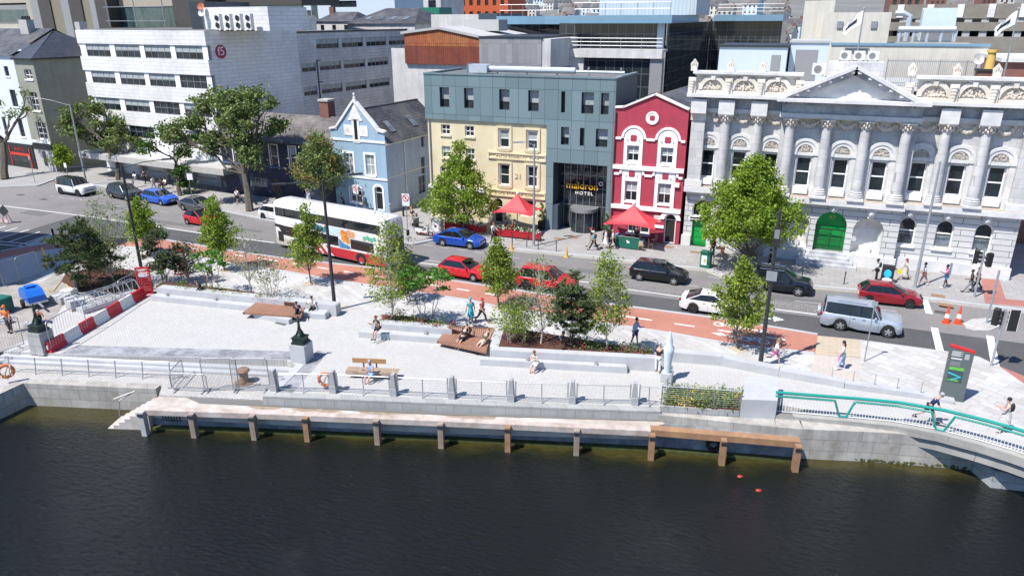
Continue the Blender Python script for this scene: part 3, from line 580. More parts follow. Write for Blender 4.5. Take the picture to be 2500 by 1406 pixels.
wall(m, uy+.02, uR, 0, zy, low+[(e0, e1, 0, ze)], 'panel_grey', 0, .45, 'panel_dark')
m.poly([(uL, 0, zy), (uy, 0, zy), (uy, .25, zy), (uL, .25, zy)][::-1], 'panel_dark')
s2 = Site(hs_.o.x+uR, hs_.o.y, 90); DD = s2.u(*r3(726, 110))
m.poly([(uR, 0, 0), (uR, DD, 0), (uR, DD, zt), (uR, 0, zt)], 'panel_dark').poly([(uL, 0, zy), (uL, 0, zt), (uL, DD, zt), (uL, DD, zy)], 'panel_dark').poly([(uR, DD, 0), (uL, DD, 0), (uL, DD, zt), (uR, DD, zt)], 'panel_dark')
m.box(uL, uR, -.06, .3, zt, zt+.14, 'panel_grey'); m.box(uR-.3, uR+.05, .3, DD, zt, zt+.14, 'panel_grey'); m.box(uL, uL+.3, .3, DD, zt, zt+.14, 'panel_grey'); m.box(uL+.3, uR-.3, .3, DD, zt-.2, zt-.05, 'roof_flat')
for h in (e0, e1): m.box(min(h, h-.01), max(h, h+.01), .0, 3.2, 0.1, ze, 'panel_dark')
m.box(e0, e1, 0, 3.2, ze-.03, ze, 'panel_dark')
m.build('panel_wall', b)
for i, h in enumerate(H): win(b, h, .35, 1, 2, .05, 'navy_frame', 'glass', .05, blind=.62 if i in (0, 1, 2, 3, 5, 6, 7, 9) else 0, bk='blind' if i in (1, 3, 9) else 'curtain', nzs=[.38])
# yellow house below
yw = [(*r2(268, 575), *r2(349, 668)), (*r2(472, 587), *r2(555, 685)), (*r2(275, 760), *r2(351, 865)), (*r2(487, 780), *r2(560, 885)), (*r2(770, 615), *r2(855, 780)), (*r2(1010, 632), *r2(1097, 795)), (*r2(772, 917), *r2(857, 1100)), (*r2(1010, 933), *r2(1095, 1118)), (*r2(262, 935), *r2(350, 1040)), (*r2(490, 960), *r2(562, 1062))]
Y = [hs_.rect(x, .2) for x in yw]; m = MB()
dr = hs_.rect((1220, 478, 1240, 552)); dd = (hs_.u(1205, 520, .2), hs_.u(1228, 520, .2), .12, hs_.z(1222, 485, .2), 99)
gw = (hs_.u(1268, 545, .2), hs_.u(1308, 545, .2), 1.1, 2.7)
wall(m, uyl, uy, 0, zy, Y+[dd, gw], 'yellow_render', .2, .3); m.poly([(uyl, .2, 0), (uyl, .2, zy), (uyl, DD, zy), (uyl, DD, 0)], 'yellow_render')
m.box(uyl-.1, hs_.u(*r2(640, 1100)), -.02, .21, hs_.z(*r2(250, 1105), .2)-.2, hs_.z(*r2(250, 1105), .2)+.12, 'lime')
for (a, c) in ((812, 870), (1135, 1190)):
    z0, z1, x0 = hs_.z(*r2(900, c+10), .2), hs_.z(*r2(900, a+8), .2), hs_.u(*r2(675, 900), .2)
    for q in (z0, z1-.14): m.box(x0, uy-.05, .06, .21, q, q+.14, 'yellow_render')
    m.box(x0, x0+.12, .08, .21, z0+.14, z1-.14, 'yellow_render'); m.box(uy-.17, uy-.05, .08, .21, z0+.14, z1-.14, 'yellow_render')
    text('PROVIDENT LIFE' if a == 812 else 'COUNTY FIRE OFFICES', (z1-z0)*.72, 'yellow_render', b, ((x0+uy)/2, .17, (z0+z1)/2), 0, .06, 'raised_lettering', 1.25 if a == 812 else 1.0)
m.build('yellow_wall', b); MB().tube([(uyl+.25, .1, .1), (uyl+.25, .1, zy-.1)], .06, 'grey_metal', 6).build('downpipe', b)
for i, h in enumerate(Y): win(b, h, .34, 2 if i not in (4, 5, 6, 7) else 1, 2, .1, 'white_paint', 'glass', .06, blind=.5 if i in (4, 5, 2) else 0, bk='curtain' if i == 4 else 'blind', sill=-.08, sk='yellow_render')
for i in (4, 5, 6, 7):
    h = Y[i]; f = MB(); W = .28
    for (x0, x1, z0, z1) in ((h[0]-W, h[0]-.1, h[2]-.2, h[3]+W), (h[1]+.1, h[1]+W, h[2]-.2, h[3]+W), (h[0]-.1, h[1]+.1, h[3]+.1, h[3]+W), (h[0]-.1, h[1]+.1, h[2]-.3, h[2]-.17)): f.box(x0, x1, .1, .21, z0, z1, 'yellow_render')
    f.build('window_surround', b)
win(b, dd, .4, 1, 1, .12, 'white_paint', 'black', nzs=[.8], name='front_door'); win(b, gw, .34, 1, 1, .1, 'white_paint', 'glass')
zz = hs_.uv(*r2(930, 1018), .2); text('31', .75, 'yellow_render', b, (zz[0], .16, zz[1]), 0, .04, 'raised_lettering')
# glazed entrance
gd = 1.6; m = MB(); m.poly([(e0, gd, 0), (e1, gd, 0), (e1, gd, ze), (e0, gd, ze)], 'glass'); gl = m.build('entrance_glazing', b)
m = MB(); zc = hs_.z(*r7(600, 430), gd)
for k in range(8): u = e0+.6+(e1-e0-.7)*k/7; m.box(u-.018, u+.018, gd-.1, gd+.01, .12 if not 2 <= k <= 5 else zc, ze-.05, 'grey_metal')
for z in (zc, (zc+ze)/2-.4, ze-1.3): m.box(e0+.3, e1, gd-.08, gd-.01, z-.018, z+.018, 'grey_metal')
m.box(e0+.02, e0+.5, .05, gd, .12, zc+.2, 'panel_dark'); m.build('mullions', gl)
sx = hs_.u(*r7(600, 110), gd-.3); sz = hs_.z(*r7(600, 105), gd-.3); W = hs_.u(*r7(910, 150), gd-.3)-hs_.u(*r7(320, 90), gd-.3)
t_ = text('maldron', 1.15, 'gold_sign', gl, (0, 0, 0), 0, .05, 'sign_lettering'); xs = [v.co.x for v in t_.data.vertices]; k = W*.9/(max(xs)-min(xs)); t_.scale = (k, 1, k); t_.location = (sx-.2, gd-.3, sz)
MB().lathe([(.13, -.03), (.13, .03), (.2, .03), (.2, -.03)], (sx+W*.47, gd-.3, sz+.35), 'white_paint', 14, 'y').build('sign_ring', gl)
t_ = text('HOTEL', .42, 'white_paint', gl, (sx, gd-.3, hs_.z(*r7(605, 228), gd-.3)), 0, .04, 'sign_lettering', 1.15, sp=1.25)
rc = (hs_.u(*r7(600, 700), 1.2), 1.1); rr = hs_.u(*r7(830, 700), 1.2)-rc[0]; m = MB()
m.lathe([(0, zc), (rr, zc), (rr, zc-.32), (0, zc-.32)], (*rc, 0), 'grey_metal', 24); dv = m.build('revolving_door', b)
m = MB()
for k in range(6):
    a = math.pi+math.pi*k/5; m.tube([(rc[0]+rr*.97*math.cos(a), rc[1]+rr*.97*math.sin(a), .12), (rc[0]+rr*.97*math.cos(a), rc[1]+rr*.97*math.sin(a), zc-.3)], .022 if k not in (2, 3) else .035, 'grey_metal', 5)
m.build('door_posts', dv)
MB().lathe([(rr*.93, .14), (rr*.93, zc-.32)], (*rc, 0), 'glass', 20, 'z', math.pi, 2*math.pi).build('door_glass', dv)
# roof ducts and vents, one run
zc0 = zt+.1; m = MB(); du = hs_.u(1195, 172, 2.5)
m.tube([(du, 2.5, zc0+.35), (hs_.u(1405, 178, 2.5), 2.5, zc0+.35)], .28, 'duct', 10); m.tube([(hs_.u(1405, 178, 2.5), 2.5, zc0+.3), (hs_.u(1525, 183, 2.5), 2.5, zc0+.3)], .12, 'duct', 8)
m.box(du-2.0, du-.02, 1.9, 3.1, zc0, zc0+.75, 'duct', .06); m.box(du-2.03, du-1.97, 1.8, 3.2, zc0, zc0+.85, 'grey_metal')
for k in range(5): u = du+.8+3.0*k; m.box(u-.06, u+.06, 2.4, 2.6, zc0-.2, zc0+.7, 'grey_metal')
m.build('roof_duct', b)
m = MB(); m.tube([(uL+3, 3, zc0+.05), (uL+9, 7, zc0+.5)], .05, 'grey_metal', 5).tube([(uL+5, 2, zc0+.1), (uL+8.5, 6.5, zc0+.1)], .05, 'grey_metal', 5).tube([(uL+7.5, 4.5, zc0-.1), (uL+7.5, 4.5, zc0+.45)], .04, 'grey_metal', 5); m.build('roof_pipe', b)
# == red gabled house
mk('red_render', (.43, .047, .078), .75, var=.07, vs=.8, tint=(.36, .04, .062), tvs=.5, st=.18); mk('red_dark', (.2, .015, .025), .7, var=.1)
rs = Site(hs_.o.x+uR, 62.3, 0)
b = bld('red_house', rs, 'narrow crimson rendered house with white arched windows and a pointed gable', 'house')
U0 = .12; U1 = rs.u(*r3(1130, 900)); zsh = rs.z(*r3(560, 410)); zsr = rs.z(*r3(1160, 440)); zsh = (zsh+zsr)/2; uc, za = rs.uv(*r3(880, 290))
hw = [(*r3(640, 718), *r3(735, 858)), (*r3(930, 738), *r3(1027, 885)), (*r3(622, 1022), *r3(718, 1200)), (*r3(905, 1045), *r3(1005, 1232))]
Hr = [rs.rect(x) for x in hw]
for i in (0, 2):
    a, c = (Hr[i][2]+Hr[i+1][2])/2, (Hr[i][3]+Hr[i+1][3])/2; Hr[i] = (*Hr[i][:2], a, c); Hr[i+1] = (*Hr[i+1][:2], a, c)
dh = (rs.u(*r7(1945, 900)), rs.u(*r7(2140, 900)), .12, rs.z(*r7(2050, 575)), 99)
gw = [(rs.u(*r7(1325, 800)), rs.u(*r7(1490, 800)), rs.z(*r7(1400, 880)), rs.z(*r7(1400, 690))+.3), (rs.u(*r7(1540, 800)), rs.u(*r7(1705, 800)), rs.z(*r7(1400, 880)), rs.z(*r7(1400, 690))+.3)]
m = MB(); wall(m, U0, U1, 0, zsh, Hr+[dh]+gw, 'red_render', 0, .22)
gp = [(U0, zsh), (U1, zsh), (U1-.9, zsh+.28), (uc, za), (U0+.9, zsh+.28)]
gp = [(U0, zsh), (U1, zsh), (U1, zsh+.15), (uc, za), (U0+.75, zsh+.15), (U0, zsh+.1)]
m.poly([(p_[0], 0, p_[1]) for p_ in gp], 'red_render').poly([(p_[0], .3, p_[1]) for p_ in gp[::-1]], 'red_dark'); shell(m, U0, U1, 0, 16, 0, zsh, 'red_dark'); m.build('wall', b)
m = MB()
for (x0, z0), (x1, z1) in (((U0, zsh+.12), (U0+.8, zsh+.17)), ((U0+.75, zsh+.17), (uc, za+.02)), ((uc, za+.02), (U1, zsh+.17))): m.bar((x0, .1, z0+.06), (x1, .1, z1+.06), .5, .16, 'white_trim')
m.build('gable_coping', b)
rr_ = za-.5; MB().poly([(U1, .3, zsh-.3), (U1, 16, zsh-.3), (uc, 16, rr_), (uc, .3, rr_)], 'slate').poly([(U0, .3, zsh-.3), (uc, .3, rr_), (uc, 16, rr_), (U0, 16, zsh-.3)], 'slate').build('roof', b)
rz = rs.uv(*r3(854, 488)); rr = (rs.u(*r3(910, 488))-rs.u(*r3(798, 488)))/2
def quatrefoil(mb, u, y, z, r, key):
    for a in range(4): mb.lathe([(0, .012), (r*.6, .012), (r*.6, 0)], (u+r*.52*math.cos(.785+a*1.571), y+.0012*a, z+r*.52*math.sin(.785+a*1.571)), key, 10, 'y')
m = MB().lathe([(0, .06), (rr*.72, .06), (rr*.76, .1), (rr, .08), (rr, 0)], (rz[0], 0, rz[1]), 'white_paint', 28, 'y'); ro = m.build('roundel', b)
m = MB(); quatrefoil(m, rz[0], -.062, rz[1], rr*.42, 'red_render'); m.build('quatrefoil', ro)
for i, h in enumerate(Hr):
    w_ = win(b, h, .12, 2, 2, .08, 'white_paint', 'glass', .05, blind=.55, sill=.08)
    c = (h[0]+h[1])/2; W = (h[1]-h[0])/2+.3; z0, zs_ = h[2]-.35, h[3]+.25; m = MB()
    A = [(c+W*math.cos(math.pi*k/16), zs_+.35+W*math.sin(math.pi*k/16)) for k in range(17)]
    B = [(h[0], z0), (h[0], h[3]), (h[1], h[3]), (h[1], z0)]
    out = [(c+W, z0)]+A+[(c-W, z0)]
    pts = out+B                                            # a keyhole shaped plate round the opening
    m.poly([(p_[0], -.07, p_[1]) for p_ in out[:18//2+1]+[(c, h[3]), (h[1], h[3]), (h[1], z0)]], 'white_paint'); m.poly([(p_[0], -.07, p_[1]) for p_ in [(h[0], z0), (h[0], h[3]), (c, h[3])]+out[18//2:]], 'white_paint')
    for a, c_ in zip(out, out[1:]): m.poly([(a[0], -.07, a[1]), (a[0], 0, a[1]), (c_[0], 0, c_[1]), (c_[0], -.07, c_[1])], 'white_paint')
    for q in range(16):                                    # hood mould
        a0, a1 = math.pi*q/16, math.pi*(q+1)/16; P_ = lambda r_, a, y: (c+r_*math.cos(a), y, zs_+.35+r_*math.sin(a))
        m.poly([P_(W+.07, a0, -.12), P_(W+.27, a0, -.12), P_(W+.27, a1, -.12), P_(W+.07, a1, -.12)], 'white_paint'); m.poly([P_(W+.27, a0, -.12), P_(W+.27, a0, 0), P_(W+.27, a1, 0), P_(W+.27, a1, -.12)], 'white_paint'); m.poly([P_(W+.07, a0, -.12), P_(W+.07, a1, -.12), P_(W+.07, a1, 0), P_(W+.07, a0, 0)], 'white_paint')
    sg = m.build('window_surround', b); m = MB(); quatrefoil(m, c, -.075, zs_+.38, .3, 'red_render')
    for sgn in (-1, 1): m.poly([(c+sgn*.5-.1, -.073, zs_+.05), (c+sgn*.5+.1, -.073, zs_+.05), (c+sgn*.5, -.073, zs_+.42)], 'lime_dark')
    m.build('carved_quatrefoil', sg)
m = MB()
for i in (0, 2):
    zb = Hr[i][3]+.45; E_ = [Hr[i][0]-.57, Hr[i][1]+.57, Hr[i+1][0]-.57, Hr[i+1][1]+.57]
    for x0, x1 in ((U0+.1, E_[0]), (E_[1], E_[2]), (E_[3], U1-.1)): m.box(x0, x1, -.12, .0, zb+.02, zb+.22, 'white_paint')
    m.box(U0+.05, U1-.02, -.2, .0, Hr[i][2]-.72, Hr[i][2]-.36, 'white_paint')
    if i == 0: pass
for k in range(16):
    a0, a1 = math.pi*k/16, math.pi*(k+1)/16; c = (dh[0]+dh[1])/2; W = (dh[1]-dh[0])/2; zs_ = dh[3]-W; P_ = lambda r_, a, y: (c+r_*math.cos(a), y, zs_+r_*math.sin(a))
    m.poly([P_(W+.02, a0, -.1), P_(W+.4, a0, -.1), P_(W+.4, a1, -.1), P_(W+.02, a1, -.1)], 'white_paint'); m.poly([P_(W+.4, a0, -.1), P_(W+.4, a0, 0), P_(W+.4, a1, 0), P_(W+.4, a1, -.1)], 'white_paint')
m.box(dh[0]-1.3, dh[0]-.02, -.1, 0, dh[3]-1.35, dh[3]-1.1, 'white_paint'); m.build('moulding', b)
for g in gw: win(b, g, .12, 1, 1, .1, 'white_paint', 'glass', sill=.2)
win(b, dh, .18, 1, 1, .1, 'white_paint', 'interior', nzs=[.98], name='front_door')
MB().tube([(U0+.12, -.1, .1), (U0+.12, -.1, zsh-.2)], .06, 'dark_metal', 6).build('downpipe', b)
MB().box(dh[0]-.95, dh[0]-.35, -.04, 0, 2.0, 2.6, 'lime').build('plaque', b)
MB().box(U1-.75, U1-.3, -.2, 0, Hr[2][2]+1.6, Hr[2][2]+1.95, 'white_paint').build('alarm_box', b)
# == limestone bank-like building with columns
mk('door_green', (.0, .3, .055), .45, var=.04, spec=.4); mk('gold', (.5, .36, .08), .4, metal=.5, var=.05)
cs = Site(*G(1668, 604, .12).xy, 0.0); cs.o.y = 62.6
b = bld('stone_building', cs, 'grand limestone building with columns, a triangular pediment and a green arched door', 'building')
r4 = lambda x, y: (2100+x*.2845, 280+y*.2845); r6 = lambda x, y: (1700+x*.2845, 280+y*.2845); z4 = lambda x, y: (1800+x/3.5143, y/3.5143); z3 = lambda x, y: (1200+x/3.5143, y/3.5143)
U0 = cs.u(1668, 560); U1 = cs.u(2464, 655); PD = -.75
zl = cs.z(2466, 533, -.6); zl2 = zl-.02
zcol0, zcol1 = zl+.5, cs.z(*z3(2020, 1040))
zcap = cs.z(*z3(2020, 975)); zarch = cs.z(*z3(1850, 925)); zcor0 = cs.z(*z3(1740, 860)); zcor = cs.z(*z3(1740, 800)); zpar = cs.z(*z3(1900, 612))
uw = [(1713.7, 362.5, 1739.8, 430), (1788.8, 366.2, 1816, 437), (1866.4, 372.5, 1891, 446), (1948, 379.6, 1971, 452), (2036, 386.7, 2061, 460), (2130, 392.4, 2154, 467.8), (2224.2, 396.7, 2249.4, 473), (2317.6, 403.2, 2342.4, 481.4), (2413.8, 410, 2440, 489)]
Hu = []
for i, x in enumerate(uw):
    h = cs.rect(x, (PD if 3 <= i <= 5 else 0)+.45); Hu.append(h)
za = sum(h[2] for h in Hu)/9; zb = sum(h[3] for h in Hu)/9; ww = sum(h[1]-h[0] for h in Hu)/9
C = [(h[0]+h[1])/2 for h in Hu]; Hu = [(c-ww/2, c+ww/2, za, zb) for c in C]
pl, pr = (C[2]+C[3])/2-.75, (C[5]+C[6])/2+.75            # the projecting centre
# ground floor openings
gwz = (cs.z(*r4(390, 1120)), cs.z(*r4(405, 882))); gw_ = 1.12*(cs.u(*r4(470, 1000))-cs.u(*r4(335, 1000)))
GW = [(C[i]-gw_/2, C[i]+gw_/2, gwz[0], gwz[1], 99) for i in (6, 7, 8)]
Dg = (C[4]-1.15, C[4]+1.15, 1.05, cs.z(2030, 517, PD), 99)
NI = [(C[i]-1.1, C[i]+1.1, 1.15, Dg[3]-.25, 99) for i in (3, 5)]
LW = (C[0]-.85, C[0]+.85, 2.75, gwz[1], 99); LD = (C[0]-.75, C[0]+.55, .12, 2.5)
L2 = [(C[i]-gw_/2, C[i]+gw_/2, gwz[0], gwz[1], 99) for i in (1, 2)]
m = MB(); wall(m, U0, pl, 0, zl2, [LW, LD]+L2, 'lime_rustic', 0, .4, 'lime'); wall(m, pl, pr, 0, zl2, [Dg]+NI, 'lime_rustic', PD, .8, 'lime'); wall(m, pr, U1, 0, zl2, GW, 'lime_rustic', 0, .4, 'lime')
for u in (pl, pr): m.box(u-.004, u+.004, PD, 0, 0, zl2, 'lime')
for x0, x1, y in ((U0-.1, pl-.02, 0), (pl-.15, pr+.15, PD), (pr+.17, U1+.12, 0)):
    segs = [(x0, x1)] if y == 0 else [(x0, Dg[0]-.05), (Dg[1]+.05, x1)]
    for a, c in segs:
        if y == 0 and x0 < LD[0]: segs2 = [(a, LD[0]-.05), (LD[1]+.05, c)]
        else: segs2 = [(a, c)]
        for a2, c2 in segs2: m.box(a2, c2, y-.18, y-.004, 0, 1.05, 'lime')
m.build('rusticated_base', b)
m = MB()
for x0, x1, y in ((U0-.15, pl-.12, 0), (pl-.1, pr+.1, PD), (pr+.12, U1+.2, 0)): m.box(x0, x1, y-.6, y+.8, zl2, zl2+.45, 'lime'); m.box(x0+.05, x1-.05, y-.5, y+.8, zl2+.45, zl2+.5, 'ledge')
m.build('ledge', b); zf = zl2+.5
# upper wall with windows and blind arches
m = MB()
wall(m, U0, pl, zf, zcap+.05, Hu[:3], 'lime_ashlar', .25, .3, 'lime'); wall(m, pl, pr, zf, zcap+.05, Hu[3:6], 'lime_ashlar', PD+.25, .3, 'lime'); wall(m, pr, U1, zf, zcap+.05, Hu[6:], 'lime_ashlar', .25, .3, 'lime')
for u in (pl, pr): m.box(u-.004, u+.004, PD+.25, .25, zf, zcap+.05, 'lime')
m.poly([(U1, 0, 0), (U1, 15, 0), (U1, 15, zcor), (U1, 0, zcor)], 'lime_ashlar').poly([(U0, 0, 0), (U0, 0, zcor), (U0, 15, zcor), (U0, 15, 0)], 'lime_ashlar').poly([(U1, 15, 0), (U0, 15, 0), (U0, 15, zcor), (U1, 15, zcor)], 'lime'); m.build('upper_wall', b)
for i, h in enumerate(Hu):
    y = (PD if 3 <= i <= 5 else 0)+.25
    win(b, h, y+.2, 1, 2, .09, 'white_paint', 'glass', .1, blind=0 if i in (3, 4, 6) else .0); c = C[i]; r_ = ww/2
    m = MB(); zi = zb+.3                                   # imposts, archivolt and carved lunette
    for sgn in (-1, 1):
        x0, x1 = sorted((c+sgn*(r_+.05), c+sgn*(r_+.75))); m.box(x0, x1, y-.18, y, zi-.12, zi+.16, 'lime'); m.box(x0+.08, x1-.1, y-.1, y, zf, zi-.12, 'lime')
    m.box(c-r_-.05, c+r_+.05, y-.1, y-.002, zi-.16, zi+.1, 'lime')
    zs_ = zi+.16; R0, R1 = r_+.02, r_+.52
    for k in range(14):
        a0, a1 = math.pi*k/14, math.pi*(k+1)/14; P_ = lambda q, a, yy: (c+q*math.cos(a), yy, zs_+q*math.sin(a))
        for (ra, rb, ya) in ((R0, R0+.26, -.12), (R0+.26, R1, -.18)):
            m.poly([P_(ra, a0, y+ya), P_(rb, a0, y+ya), P_(rb, a1, y+ya), P_(ra, a1, y+ya)], 'lime'); m.poly([P_(rb, a0, y+ya), P_(rb, a0, y), P_(rb, a1, y), P_(rb, a1, y+ya)], 'lime'); m.poly([P_(ra, a0, y+ya), P_(ra, a1, y+ya), P_(ra, a1, y), P_(ra, a0, y)], 'lime')
    m.box(c-r_, c+r_, y-.2, y+.1, za-.55, za-.02, 'white_paint')
    ao = m.build('window_arch', b)
    m = MB().poly([(c+R0*math.cos(math.pi*k/14), y-.04, zs_+R0*math.sin(math.pi*k/14)) for k in range(15)], 'carving'); rn = random.Random(i)
    for k in range(26):
        a, q = rn.uniform(.1, 3.04), R0*rn.uniform(.15, .9); m.ball((c+q*math.cos(a), y-.06, zs_+q*math.sin(a)), (.1, .05, .1), 'carving', 5, 4)
    m.build('carved_lunette', ao)
mk('bath_carved', (.6, .54, .46), .85, var=.4, vs=7, bump=.8, bs=9)  # tan-grey stone of the carved capital leaves and swags
def column(u, y, z0, z1, r, half=False):
    p = [(r*1.42, 0), (r*1.42, .22), (r*1.3, .24), (r*1.34, .36), (r*1.15, .42), (r*1.2, .52), (r*1.02, .58), (r, .7)]
    hgt = z1-z0; p += [(r*(1-.14*max(0, t-.3)/.7), t*hgt) for t in (.3, .5, .7, .85, 1.0)]
    m = MB().lathe(p, (u, y, z0), 'lime_ashlar', 18); m.box(u-r*1.5, u+r*1.5, y-r*1.5, y+r*1.5, z0-.15, z0+.02, 'lime'); c_ = m.build('column', b, smooth=True)
    m = MB(); hc = zcap-z1; m.lathe([(r*.86, 0), (r*.95, .05), (r*.88, .08), (r*.95, hc*.55), (r*1.3, hc*.86)], (u, y, z1), 'bath', 14)
    for row, (q, h_, rr) in enumerate(((1.02, .25, .14), (1.12, .5, .15), (1.28, .8, .16))):
        for k in range(8): a = .785*k+.39*(row % 2); m.ball((u+r*q*math.cos(a), y+r*q*math.sin(a), z1+hc*h_), (.1, .1, rr*1.15), 'bath_carved', 5, 4)
    m.box(u-r*1.4, u+r*1.4, y-r*1.4, y+r*1.4, z1+hc*.86, z1+hc, 'bath'); m.build('capital', c_)
cols = [(C[0]+C[1])/2, (C[1]+C[2])/2, pl+.72, (C[3]+C[4])/2, (C[4]+C[5])/2, pr-.72, (C[6]+C[7])/2, (C[7]+C[8])/2]
for i, u in enumerate(cols): column(u, (PD if 2 <= i <= 5 else 0)-.15, zf+.15, zcol1, .4)
for u in (U0+.55, U1-.55): m = MB(); m.box(u-.55, u+.55, -.32, .24, zf, zcol1, 'lime_ashlar'); m.box(u-.7, u+.7, -.45, .24, zf, zf+.5, 'lime'); m.box(u-.62, u+.62, -.4, .24, zcol1, zcap, 'bath'); m.build('corner_pilaster', b)
# carved swags between the capitals
m = MB(); edges = [U0+1.1]+cols+[U1-1.1]
for i, (a, c) in enumerate(zip(edges, edges[1:])):
    y = (PD if 3 <= i <= 5 else 0)+.22; a += .62; c -= .62; n = 15
    m.box(a-.15, c+.15, y, y+.025, zcol1+.02, zcap-.03, 'bath')
    for k in range(n):
        t = k/(n-1); m.ball((a+(c-a)*t, y-.12, zcap-.12-.5*(1-(2*t-1)**2)+.06*math.sin(k*2.3)), (.17, .13, .16), 'bath_carved', 6, 4)
tag(m.build('carved_swags', b), kind='stuff')
# entablature, cornice with modillions
def entab(x0, x1, y, dz=0):
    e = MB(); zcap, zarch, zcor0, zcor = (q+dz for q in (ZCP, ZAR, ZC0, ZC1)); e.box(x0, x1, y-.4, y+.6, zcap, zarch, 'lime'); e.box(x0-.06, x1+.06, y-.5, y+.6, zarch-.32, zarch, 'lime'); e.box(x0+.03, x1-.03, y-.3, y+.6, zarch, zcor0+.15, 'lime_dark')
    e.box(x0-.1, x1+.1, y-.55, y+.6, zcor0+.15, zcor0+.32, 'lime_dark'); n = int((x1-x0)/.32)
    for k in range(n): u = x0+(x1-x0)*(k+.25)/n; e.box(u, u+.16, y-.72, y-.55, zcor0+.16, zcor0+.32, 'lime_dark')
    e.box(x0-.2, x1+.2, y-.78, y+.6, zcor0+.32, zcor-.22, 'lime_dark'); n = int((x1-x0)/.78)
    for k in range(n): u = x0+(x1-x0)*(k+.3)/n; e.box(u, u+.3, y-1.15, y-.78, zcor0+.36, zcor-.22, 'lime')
    e.box(x0-.35, x1+.35, y-1.3, y+.6, zcor-.22, zcor+.02, 'lime'); return e
ZCP, ZAR, ZC0, ZC1 = zcap, zarch, zcor0, zcor
entab(U0-.1, pl-.12, .35).build('entablature', b); entab(pr+.12, U1+.1, .35).build('entablature', b)
for u in [U0+.55]+cols[:2]+cols[6:]+[U1-.55]: MB().box(u-.62, u+.62, -.75, -.405, zcap, zcor0+.14, 'lime').build('entablature_block', b)
e = entab(pl-.1, pr+.1, PD-.15, .007); e.build('entablature', b)
ap = cs.z(2087, 163, PD-1.3); zb_ = zcor+.02; m = MB(); y0 = PD-.35
m.poly([(pl, y0, zb_), (pr, y0, zb_), ((pl+pr)/2, y0, ap-.6)], 'lime')
L, Rr, A = Vector((pl-.3, 0, zb_+.05)), Vector((pr-.3, 0, zb_+.05)), Vector(((pl+pr)/2, 0, ap))
for a, c in ((L, A), (Rr, A)):
    d = (c-a); n_ = Vector((-d.z, 0, d.x)).normalized()*(1 if d.x > 0 else -1)
    for (o0, o1, ya) in ((-.62, -.38, -.35), (-.38, -.18, -.5), (-.18, .05, -.8)):
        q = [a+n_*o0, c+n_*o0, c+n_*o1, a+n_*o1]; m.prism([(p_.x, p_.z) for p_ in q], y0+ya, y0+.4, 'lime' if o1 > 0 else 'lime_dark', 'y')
    nn = int(d.length/.75)
    for k in range(nn): q = a+d*((k+.5)/nn)+n_*(-.28); m.box(q.x-.13, q.x+.13, y0-.72, y0-.5, q.z-.1, q.z+.1, 'lime')
m.prism([(pl-.2, zb_), (pr+.2, zb_), ((pl+pr)/2, ap-.1)], y0+.4, y0+2.2, 'lime', 'y'); m.build('pediment', b)
MB().box(cs.u(2022, 165, .9), cs.u(2156, 180, .9), .9, 3.2, zpar-.6, cs.z(2090, 153, .9), 'lime_ashlar').build('attic_block', b)
